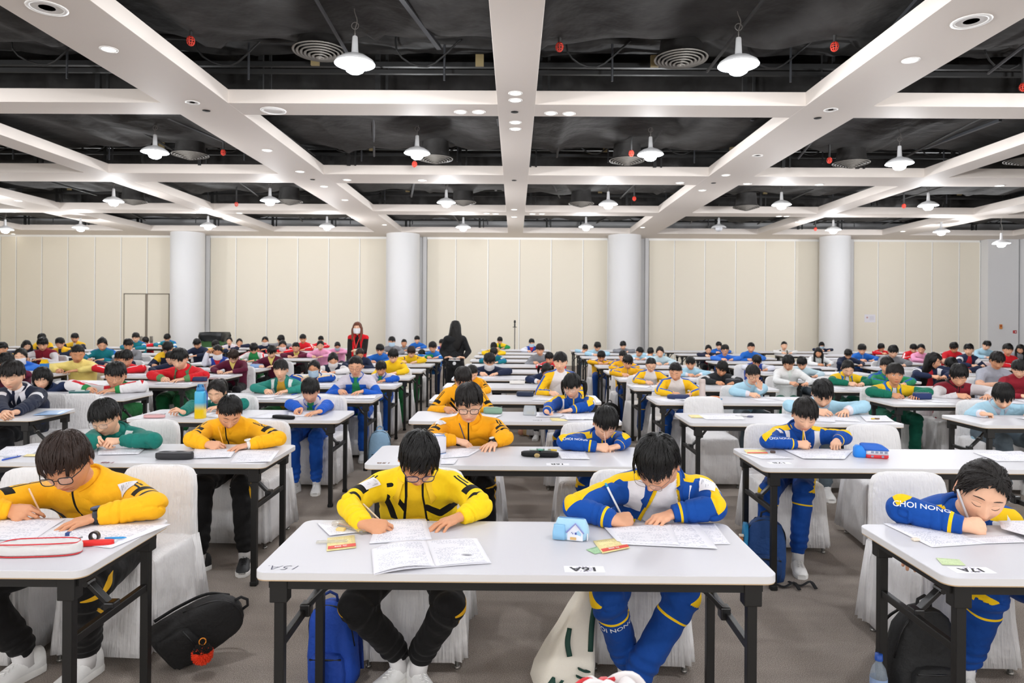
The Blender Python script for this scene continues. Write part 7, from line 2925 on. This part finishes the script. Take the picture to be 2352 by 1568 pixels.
# open black pencil case on the second-row centre table
c = tpt(1240, 1048)
e = empty('pencil_case', c, math.radians(-8), label='open black pencil case with stationery inside, second row centre', cat='pencil case')
for nm, yy_, tl in (('lid', -.035, 28), ('case_body', .03, 0)):
    g = G()
    g.rings(case_rings(.235, .085, .032))
    V = g.V[0] @ rot('X', tl).T
    V[:, 1] += yy_
    V[:, 2] += .0 - min(0, V[:, 2].min())
    g.build(nm, M('case_#16181d', '#16181d', .55), e)
g = G()
for i, (x, cidx) in enumerate(((-.04, 0), (0, 1), (.04, 0), (.075, 2))):
    g.box((x, .035, .036), (.06, .012, .012), cidx, bev=.003)
g.build('stationery', [M('stat_white', '#d9e3dc', .5), M('stat_green', '#79b8a2', .5), M('stat_yellow', '#e5c24a', .5)], e)
g = G()
g.lathe([(.014, 0), (.012, .002), (.001, .002)], 18)
g.V[-1] = g.V[-1] * [1.3, 1, 1] @ rot('X', 85).T + [-.01, -.079, .022]
g.build('metal_emblem', M('gold_emblem', '#a58f62', .35, .8), e)
# second open black case in the third row
c = tpt(650, 962)
e = empty('pencil_case', c, math.radians(-22), label='open black pencil case on the third-row left table', cat='pencil case')
for nm, yy_, tl in (('lid', .03, -24), ('case_body', -.03, 0)):
    g = G()
    g.rings(case_rings(.22, .075, .03))
    V = g.V[0] @ rot('X', tl).T
    V[:, 1] += yy_
    V[:, 2] -= min(0, V[:, 2].min())
    g.build(nm, M('case_#16181d', '#16181d', .55), e)
# blue bus-shaped case
c = tpt(2000, 1050)
e = empty('pencil_case', c, math.radians(-14), label='bright blue and red bus-shaped pencil case, second row right', cat='pencil case')
g = G()
g.rings([rrect(w, d, .02, z, cx=.03) for w, d, z in ((.125, .07, 0), (.135, .078, .006), (.135, .078, .024))])
g.build('bus_base', M('bus_red', '#cf2a33', .6), e)
g = G()
g.rings([rrect(w, d, .02, z, cx=.03) for w, d, z in ((.135, .078, .024), (.13, .075, .05))])
g.build('bus_side', M('bus_white', '#e0dfe8', .6), e)
g = G()
g.rings([rrect(w, d, .02, z, cx=x) for w, d, z, x in ((.15, .08, .05, .025), (.15, .08, .06, .02), (.13, .06, .082, .0), (.10, .035, .09, -.01))])
g.build('bus_roof', M('bus_blue', '#1f63c4', .55), e)
g = G()
g.rings([rrect(w, d, .02, z, cx=-.065) for w, d, z in ((.065, .06, 0), (.075, .07, .01), (.07, .07, .06), (.05, .05, .075))])
g.build('front_pocket', M('bus_bright_blue', '#1a86e6', .5), e)
g = G()
for i in range(4):
    g.box((.0 + i * .026, -.0395, .04), (.016, .002, .012))
for i in range(2):
    g.box((.0 + i * .06, -.0395, .014), (.014, .002, .012))
g.build('bus_windows', M('bus_window', '#8a93a8', .5), e, smooth=False)
# clear pencil case, third row
c = tpt(1217, 953)
e = empty('pencil_case', c, math.radians(-10), label='clear pencil case standing on the third-row centre table', cat='pencil case')
g = G()
g.rings([rrect(w, d, .02, z) for w, d, z in ((.115, .06, 0), (.12, .065, .01), (.115, .06, .05), (.10, .03, .085))])
g.build('case_body', M('frosted_plastic', '#d5dbe0', .3, alpha=.55), e)
g = G()
for i in range(4):
    g.box((-.035 + i * .022, 0, .02), (.014, .03, .02), i % 2, bev=.003)
g.build('contents', [M('stat_white', '#d9e3dc', .5), M('stat_yellow', '#e5c24a', .5)], e)

# ------------------------------------------------------------------ pencils in hands, pens on tables
pen(K['fl'], -1, '#e9c3a0', 'pale wooden pencil in the hand of the front-left boy', tilt=(-.75, .45, .75))
pen(K['cl'], -1, '#e8d5bd', 'cream pencil in the hand of the boy in bright yellow', tilt=(-.85, .55, .55))
pen(K['cr'], -1, '#eef0f2', 'white pen with light blue grip held by the boy in open blue jacket', tilt=(-.45, .35, .9), r=.0048, name='pen', cat='pen', endcol='#2a9fc9')
pen(K['fr'], -1, '#cfcfd4', 'silver pen held by the front-right girl', tilt=(-.2, .3, 1.0), r=.0048, name='pen', cat='pen')
pen(K['2b'], -1, '#f0a72a', 'yellow pencil held by the cropped-hair boy', tilt=(-.4, .35, .8))
pen(K['2c'], -1, '#3d3b5c', 'dark pen dangling from the hand of the boy with square glasses', tilt=(-.35, .2, .9), name='pen', cat='pen')
pen(K['2d'], -1, '#e3b9a0', 'pink pencil held up to the face of the second-row boy in blue', tilt=(-.1, .2, 1.0))
pen(K['2e'], -1, '#efc9a3', 'light wooden pencil pointing at the chin of the boy in blue', tilt=(-.08, .25, 1.0), endcol='#e8b98a')
for (u0, v0, u1, v1, hexc, lab) in ((5, 1056, 50, 1046, '#2a55c0', 'blue pen on the second-row left table'), (8, 1050, 42, 1046, '#c9cfdb', 'pale pen behind the blue pen, second-row left table'),
                                    (1498, 899, 1520, 896, '#3a6fd0', 'thin blue pen near the middle of a far table'), (670, 906, 684, 903, '#2c5cc8', 'blue pen beside the boy with mustard T-shirt')):
    a, b = onz(u0, v0, TH + .005), onz(u1, v1, TH + .005)
    e = empty('pen', (a + b) / 2 - [0, 0, .005], label=lab, cat='pen')
    g = G()
    d = (b - a) / 2
    g.tube([-d + [0, 0, .005], d * .8 + [0, 0, .005]], .0045, 8)
    g.build('barrel', M('pen_' + hexc, hexc, .35), e)
    g = G()
    g.tube([d * .8 + [0, 0, .005], d + [0, 0, .005]], [.0042, .001], 8)
    g.build('point', M('pen_dark_tip', '#3a3a42', .4), e)

# ------------------------------------------------------------------ bottles, carton, bowl, folder, scissors
c = tpt(457, 961)
e = empty('water_bottle', c, label='tall square water bottle fading from blue to yellow, third-row table', cat='bottle')
bm_ = M('blue_yellow_bottle', '#39a9dc', .25)
nt = bm_.node_tree
tc = nt.nodes.new('ShaderNodeTexCoord')
sp = nt.nodes.new('ShaderNodeSeparateXYZ')
nt.links.new(tc.outputs['Object'], sp.inputs[0])
cr = nt.nodes.new('ShaderNodeValToRGB')
cr.color_ramp.elements[0].position, cr.color_ramp.elements[0].color = .30, S('#fbd313')
cr.color_ramp.elements[1].position, cr.color_ramp.elements[1].color = .56, S('#46b3de')
mm = nt.nodes.new('ShaderNodeMath')
mm.operation = 'MULTIPLY'
mm.inputs[1].default_value = 4.2
nt.links.new(sp.outputs['Z'], mm.inputs[0])
nt.links.new(mm.outputs[0], cr.inputs[0])
nt.links.new(cr.outputs[0], nt.nodes['Principled BSDF'].inputs['Base Color'])
g = G()
g.rings([rrect(w, w, .02, z) for w, z in ((.076, 0), (.08, .004), (.08, .215), (.074, .228), (.062, .232))])
g.build('bottle_body', bm_, e)
g = G()
g.lathe([(.032, .23), (.034, .232), (.034, .255), (.028, .262), (.014, .264), (.012, .285), (.001, .287)], 24)
g.build('cap', M('bottle_cap_blue', '#2f7fb8', .35), e)
g = G()
g.tube([(-.03, 0, .25), (-.02, 0, .285), (.02, 0, .285), (.03, 0, .25)], .005, 6)
g.build('carry_loop', M('bottle_cap_blue', '#2f7fb8', .35), e)
g = G()
g.tube([(.045, 0, .24), (.058, 0, .2), (.056, 0, .08)], .004, 6, flat=2)
g.build('side_strap', M('strap_navy', '#2b4da0', .6), e)
c = tpt(1613, 914)
e = empty('thermos', c, label='tall pale beige flask on the fourth-row table, right of centre', cat='bottle')
g = G()
g.lathe([(.001, 0), (.032, 0), (.033, .004), (.033, .165)], 24)
g.build('flask_body', M('beige_flask', '#d2c3bd', .4), e)
g = G()
g.lathe([(.033, .166), (.034, .17), (.033, .2), (.026, .21), (.001, .211)], 24)
g.build('lid', M('beige_flask_lid', '#cbb9b3', .4), e)
c = tpt(168, 862)
e = empty('drink_carton', c, math.radians(8), label='blue and yellow drink carton before the boy in pale yellow', cat='drink carton')
g = G()
g.box((0, 0, .085), (.085, .085, .17), 0)
g.box((0, -.0435, .11), (.04, .002, .035), 1, bev=.001)
g.build('carton_body', [M('carton_blue', '#1f7fd0', .4), M('carton_white', '#dfe6ee', .5)], e, smooth=False)
g = G()
g.add([(-.0425, -.0425, .17), (.0425, -.0425, .17), (.0425, .0425, .17), (-.0425, .0425, .17), (-.0425, 0, .21), (.0425, 0, .21)], [(0, 1, 5, 4), (2, 3, 4, 5), (0, 4, 3), (1, 2, 5)])
g.box((0, 0, .218), (.085, .006, .02))
g.build('gable_top', M('carton_yellow', '#f2c313', .4), e, smooth=False)
c = tpt(182, 908)
e = empty('open_case', c, label='open dark green case with pale rim beside the green and red jacket', cat='pencil case')
g = G()
g.lathe([(.001, .002), (.07, .002), (.085, .015), (.09, .05), (.084, .05), (.08, .016), (.001, .008)], 28)
g.V[-1] *= [1.2, .75, 1]
g.build('case_shell', M('dark_green_case', '#175b58', .5), e)
g = G()
g.lathe([(.088, .049), (.092, .053), (.084, .054)], 28)
g.V[-1] *= [1.2, .75, 1]
g.build('rim', M('pale_rim', '#cfdfe3', .4), e)
g = G()
g.rings(case_rings(.1, .04, .03))
g.V[-1] += [0, .01, .03]
g.build('contents', M('stat_white', '#d9e3dc', .5), e)
c = tpt(120, 949)
P_ = [(165, 943), (105, 945), (75, 955), (140, 953)]
o = sheet_mesh('plastic_folder', [onz(u, v, TH) for u, v in P_], .006, 3, n=5, curl=.004, mat=M('blue_folder', '#9dc0ea', .3))
tag(o, 'translucent blue plastic folder on the third-row far left table', 'folder')
c = tpt(1641, 917)
e = empty('toy_case', c, label='small orange doughnut-shaped case beside the beige flask', cat='case')
g = G()
g.tube([(.04 * math.cos(t), .03 * math.sin(t), .018) for t in np.linspace(0, 2 * math.pi, 24)], .017, 10)
g.build('ring_body', M('orange_ring', '#d98a5a', .6), e)
g = G()
g.tube([(.06 + .022 * math.cos(t), .018 * math.sin(t) - .01, .006) for t in np.linspace(0, 6.0, 18)], .003, 6)
g.build('cord_loop', M('teal_cord', '#3f8fb8', .6), e)
c = tpt(1715, 957)
e = empty('scissors', c, math.radians(-28), label='grey scissors lying beside the white sheet, third row', cat='scissors')
g = G()
g.box((-.05, .004, .003), (.1, .01, .002), 0, R=rot('Z', 4))
g.box((-.05, -.004, .005), (.1, .01, .002), 0, R=rot('Z', -4))
g.build('blades', STEEL, e)
g = G()
for s in (-1, 1):
    g.tube([(.03 + .022 * math.cos(t), s * .02 + .014 * math.sin(t), .006) for t in np.linspace(0, 2 * math.pi, 18)], .004, 6)
g.build('handles', M('grey_handles', '#6e6f88', .4), e)
c = onz(2010, 963, TH + .006)
e = empty('stationery_tray', c - [0, 0, .0], label='small yellow and brown stationery on a stack of sheets, third row right', cat='stationery')
g = G()
g.box((-.02, 0, .007), (.03, .012, .012), 0, bev=.003)
g.box((.02, .005, .007), (.04, .014, .012), 1, bev=.003)
g.build('sharpener', [M('stat_yellow', '#e5c24a', .5), M('brown_wood', '#7a5a3a', .5)], e)

# ================================================================== bags on the carpet
BUCK = M('black_buckle', '#101012', .4)


def superring(w, d, z, n=28, e=.5, cx=0, cy=0):
    a = np.arange(n) / n * 2 * math.pi
    return np.stack([cx + w / 2 * np.sign(np.cos(a)) * np.abs(np.cos(a)) ** e, cy + d / 2 * np.sign(np.sin(a)) * np.abs(np.sin(a)) ** e, np.full(n, z)], 1)


def backpack(label, loc, w, d, h, rz, hexc, hex2=None, tilt=(0, 0), strap='#141416', handle=True, pocket=True, flop=0.0, stripes=None, letters=None):
    e = empty('backpack', loc, math.radians(rz), label=label, cat='backpack')
    T = rot('X', tilt[0]) @ rot('Y', tilt[1])
    r = np.random.RandomState(int(abs(loc[0] * 1000)) % 1000)

    def put(g, name, mat, par=e, **k):
        g.V = [v @ T.T for v in g.V]
        return g.build(name, mat, par, **k)
    g = G()
    prof = [(0, .82), (.02, .96), (.12, 1.0), (.35, 1.0), (.6, .97), (.78, .88), (.9, .7), (.97, .42), (1.0, .12)]
    rings = []
    for t, k in prof:
        R_ = superring(w * k, d * (k * .55 + .45) * (1 - .35 * t), t * h, cx=flop * t * t, cy=.0)
        c = R_[:, :2] - [flop * t * t, 0]
        a = np.arctan2(c[:, 1], c[:, 0])
        R_[:, :2] += c * (.03 * np.sin(a * 5 + t * 9 + r.rand()) + .02 * np.sin(a * 11 - t * 14))[:, None]
        rings.append(R_)
    g.rings(rings)
    mb = M('bag_' + hexc, hexc, .75, bump=(40, .5, .01))
    body = put(g, 'bag_body', mb)
    if pocket:
        g = G()
        rings = [superring(w * .76 * k, d * .42 * (k * .6 + .4), t * h, cy=-d * .42) for t, k in ((.04, .7), (.07, .95), (.2, 1.0), (.36, .95), (.43, .75), (.45, .3))]
        g.rings(rings)
        put(g, 'front_pocket', M('bag_' + (hex2 or hexc), hex2 or hexc, .75, bump=(40, .5, .01)))
        g = G()
        g.tube([(-w * .34, -d * .55, h * .385), (0, -d * .64, h * .40), (w * .34, -d * .55, h * .385)], .004, 6)
        put(g, 'pocket_zip', BUCK)
    if handle:
        g = G()
        g.tube([(flop - .035, d * .02, h * .95), (flop - .03, d * .02, h * 1.06), (flop, d * .02, h * 1.10), (flop + .03, d * .02, h * 1.06), (flop + .035, d * .02, h * .95)], .007, 6)
        put(g, 'grab_handle', M('bag_strap_' + strap, strap, .8))
    for s in (-1, 1):
        g = G()
        pth = cat_rom([(s * w * .2, d * .30, h * .93), (s * w * .34, d * .62, h * .7), (s * w * .40, d * .66, h * .35), (s * w * .46, d * .45, h * .06)], 5)
        g.tube(pth, .018, 6, flat=.35)
        put(g, 'shoulder_strap', M('bag_strap_' + strap, strap, .8))
    g = G()
    g.tube(cat_rom([(-w * .49, -d * .05, h * .45), (-w * .43, -d * .16, h * .78), (-w * .2, -d * .2, h * .95), (w * .2, -d * .2, h * .95), (w * .43, -d * .16, h * .78), (w * .49, -d * .05, h * .45)], 4), .004, 6)
    put(g, 'main_zip', BUCK)
    return e, T, body


P = onz(450, 1500, .0)
e, T, b = backpack('black backpack lying on the carpet beside the front-left table', at(376, 1530, 3.12) * [1, 1, 0] + [0, 0, .085], .26, .13, .37, 25, '#121112', tilt=(18, 60), hex2='#0f0e0f')
g = G()
pc = np.array([.16, -.16, .02])
r = np.random.RandomState(4)
g.lathe([(.001, -.036), (.026, -.026), (.037, 0), (.026, .026), (.001, .036)], 18)
g.V[-1] += pc
for i in range(900):
    d = nrm(r.normal(size=3))
    col = 0 if d[2] < .35 else 1
    g.tube([pc + d * .03, pc + d * .04, pc + d * r.uniform(.043, .050)], [.004, .003, .0008], 3, col, caps=False)
g.build('pompom', [M('orange_fur', '#f0431c', .9), M('black_fur', '#15110f', .9)], e)
g = G()
g.tube([pc + [.014 * math.cos(t), 0, .055 + .016 * math.sin(t)] for t in np.linspace(0, 2 * math.pi, 16)], .003, 6)
g.build('key_ring', M('orange_ring_metal', '#e08a2a', .4, .4), e)
backpack('bright blue backpack under the left end of the front centre table', at(770, 1560, 3.02) * [1, 1, 0], .21, .16, .36, -8, '#0f43a6', tilt=(0, -4), hex2='#0d3c98', strap='#0b2f78')
backpack('black backpack hanging loosely at the front-right table leg', at(2105, 1580, 2.92) * [1, 1, 0], .27, .18, .40, 10, '#121213', tilt=(0, 5), hex2='#0d0d0e')
e, T, b = backpack('teal and navy backpack standing under the second-row right table', at(1752, 1300, 4.28) * [1, 1, 0], .25, .18, .38, -12, '#123f78', hex2='#0f3566', tilt=(0, 3), strap='#101a2e')
g = G()
g.rings([superring(.03, .15 * k, t * .38, cx=-.12) for t, k in ((.05, .8), (.3, 1), (.7, .95), (.85, .5))])
g.V = [v @ T.T for v in g.V]
g.build('side_panel', M('teal_panel', '#1b7fb2', .7), e)
for s, (x, y) in enumerate(((.10, -.16), (.2, -.12))):
    g = G()
    g.tube(cat_rom([(x - .06, y + .05, .012), (x, y, .012), (x + .06, y + .03, .03), (x + .08, y - .03, .012)], 5), .012, 6, flat=.35)
    g.build('loose_strap', M('bag_strap_#141416', '#141416', .8), e)
g = G()
g.box((-.135, -.05, .24), (.025, .02, .04), 0, bev=.006)
g.box((-.135, -.055, .27), (.03, .02, .015), 1, bev=.004)
g.build('bag_charm', [M('brown_charm', '#b5754a', .6), M('cream_charm', '#e7dccb', .6)], e)
backpack('dark bag on the carpet behind the front-left chair', at(418, 1262, 4.45) * [1, 1, 0], .24, .2, .30, 15, '#16181a', hex2='#1a2a28', tilt=(0, 6))
backpack('pale blue backpack standing beside an aisle table, left of centre', at(872, 1045, 7.3) * [1, 1, 0], .24, .16, .40, 10, '#9cc3e2', hex2='#8fb9dc', strap='#7ea6cc')
backpack('dark bag hanging behind the boys right of the centre aisle', at(1400, 930, 10.1) * [1, 1, 0], .30, .2, .36, 0, '#141312', hex2='#d9a51c')

# cream drawstring bag with green stripes
base = at(1283, 1580, 2.98) * [1, 1, 0]
e = empty('canvas_bag', base, math.radians(8), label='cream canvas bag with dark green stripes and a letter leaning on the chair', cat='bag')
T = rot('Y', 16) @ rot('X', -4)
CV = M('cream_canvas', '#e8e1d3', .85, bump=(160, .4, .004))
GR = M('dark_green_tape', '#123f33', .7)
g = G()
rings = []
for t, w_, d_ in ((0, .22, .16), (.02, .25, .19), (.15, .25, .2), (.35, .21, .18), (.55, .16, .14), (.75, .12, .11), (.9, .085, .08), (1.0, .06, .05)):
    R_ = superring(w_, d_, t * .46, n=40, e=.42, cx=.02 * t)
    a = np.arctan2(R_[:, 1], R_[:, 0])
    R_[:, :2] *= (1 + (.02 + .05 * t) * np.sin(a * 8 + t * 3))[:, None]
    rings.append(R_ @ T.T)
g.rings(rings)
g.build('bag_body', CV, e)


def on_bag(x, t):
    w_ = np.interp(t, [0, .02, .15, .35, .55, .75, .9, 1], [.22, .25, .25, .21, .16, .12, .085, .06])
    d_ = np.interp(t, [0, .02, .15, .35, .55, .75, .9, 1], [.16, .19, .2, .18, .14, .11, .08, .05])
    k = max(0.0, 1 - abs(2 * x / w_) ** (1 / .42)) ** .42
    return T @ np.array([x + .02 * t, -d_ / 2 * k * 1.10 - .008, t * .46])


for name, pts in (('green_stripe', [(-.055, .60), (-.05, .48), (-.03, .38)]), ('green_stripe', [(.02, .30), (.06, .285), (.11, .285)]), ('green_stripe', [(.02, .235), (.06, .22), (.112, .22)]), ('green_stripe', [(.03, .92), (.035, .7), (.06, .45)])):
    g = G()
    g.tube(cat_rom([on_bag(x, t) for x, t in pts], 5), .012, 6, flat=.35)
    g.build(name, GR, e)
V, F = text_mesh('W', .085, .003)
W_ = np.array([on_bag(-.072 + x * .9, .10 + y / .46) for x, y in V[:, :2]])
g = G()
g.add(W_ + [0, -.003, 0], F)
g.build('letter_print', GR, e, smooth=False)
g = G()
g.tube(cat_rom([T @ np.array([.03, -.03, .44]), T @ np.array([.05, -.05, .5]), T @ np.array([.09, -.02, .53]), T @ np.array([.12, .02, .5])], 5), .01, 6, flat=.4)
g.build('cord', CV, e)

# clear water bottle at the right
c = at(2018, 1590, 2.86) * [1, 1, 0]
e = empty('water_bottle', c, label='clear plastic water bottle with blue cap on the carpet, front right', cat='bottle')
g = G()
g.lathe([(.001, .002), (.03, 0), (.034, .01), (.034, .07), (.031, .075), (.034, .08), (.034, .13), (.026, .165), (.013, .185), (.013, .2)], 20)
g.build('bottle_body', M('clear_pet', '#b9c7d6', .08, alpha=.38), e)
g = G()
g.lathe([(.001, .222), (.015, .222), (.016, .2), (.016, .196)], 18)
g.build('cap', M('cap_blue', '#1f4fa8', .4), e)
g = G()
g.lathe([(.0345, .09), (.0345, .125)], 20)
g.build('label_band', M('band_blue', '#8fa6cc', .5), e)

# soft toy lying on the carpet far back
c = at(1214, 1000, 9.3) * [1, 1, 0]
e = empty('soft_toy', c, label='small tan soft toy lying on the carpet under the centre tables', cat='soft toy')
g = G()
g.rings(case_rings(.17, .11, .12, e=.9))
g.build('toy_body', M('tan_plush', '#c9a877', .9, bump=(60, .5, .01)), e)
g = G()
g.lathe([(.001, -.045), (.03, -.035), (.045, 0), (.03, .035), (.001, .045)], 14)
g.V[-1] += [-.105, -.01, .05]
g.build('toy_head', M('pinkish_plush', '#c98f74', .9), e)
for s in (-1, 1):
    g = G()
    g.tube([(.04 + s * .03, -.04, .04), (.05 + s * .05, -.09, .02)], [.025, .02], 8)
    g.build('toy_leg', M('tan_plush', '#c9a877', .9), e)

# red and white knotted cloth bundle on a low stool, cut by the bottom edge
c = at(1402, 1588, 1.62)
e = empty('low_stool', (c[0], 1.62, 0), label='small round stool under the red and white bundle, below the picture edge', cat='stool')
zt = c[2] - .105
g = G()
g.lathe([(.001, zt - .03), (.13, zt - .03), (.135, zt - .02), (.13, zt), (.001, zt)], 28)
g.build('seat', BLK, e)
for k_ in range(4):
    a = k_ * math.pi / 2 + .4
    g = G()
    g.tube([(.09 * math.cos(a), .09 * math.sin(a), zt - .02), (.13 * math.cos(a), .13 * math.sin(a), 0)], .012, 8)
    g.build('leg', BLK, e)
RW, WW = M('red_satin_cloth', '#d8202b', .45, sheen=.2), M('white_satin_cloth', '#ece7e6', .5)
e = empty('cloth_bundle', (c[0], 1.62, zt), label='knotted bundle of red and white striped cloth at the bottom edge', cat='cloth bundle')
g = G()
R_ = []
for t in np.linspace(-1.2, 1.5, 14):
    r_ = .105 * math.cos(t) if abs(t) < 1.5 else .01
    a = np.arange(30) / 30 * 2 * math.pi
    k_ = 1 + .05 * np.sin(a * 7 + t * 3)
    R_.append(np.stack([1.0 * r_ * np.cos(a) * k_, .8 * r_ * np.sin(a) * k_, .052 + .055 * math.sin(t) + 0 * a], 1))
g.rings(R_)
g.build('bundle_body', RW, e)
r = np.random.RandomState(8)
for i in range(11):
    a = i / 11 * 2 * math.pi + r.uniform(-.2, .2)
    d = np.array([math.cos(a), .75 * math.sin(a), 0])
    s_ = np.array([-math.sin(a), math.cos(a), 0])
    hgt = r.uniform(.10, .135)
    pth = cat_rom([d * .10 + [0, 0, .05], d * .085 + [0, 0, .09], d * .05 + [0, 0, hgt], d * .01 + s_ * .02 + [0, 0, .108], d * .045 - s_ * .02 + [0, 0, .085]], 5)
    g = G()
    g.tube(pth, .018, 8, flat=.35)
    g.build('knot_loop', RW if i % 2 else WW, e)
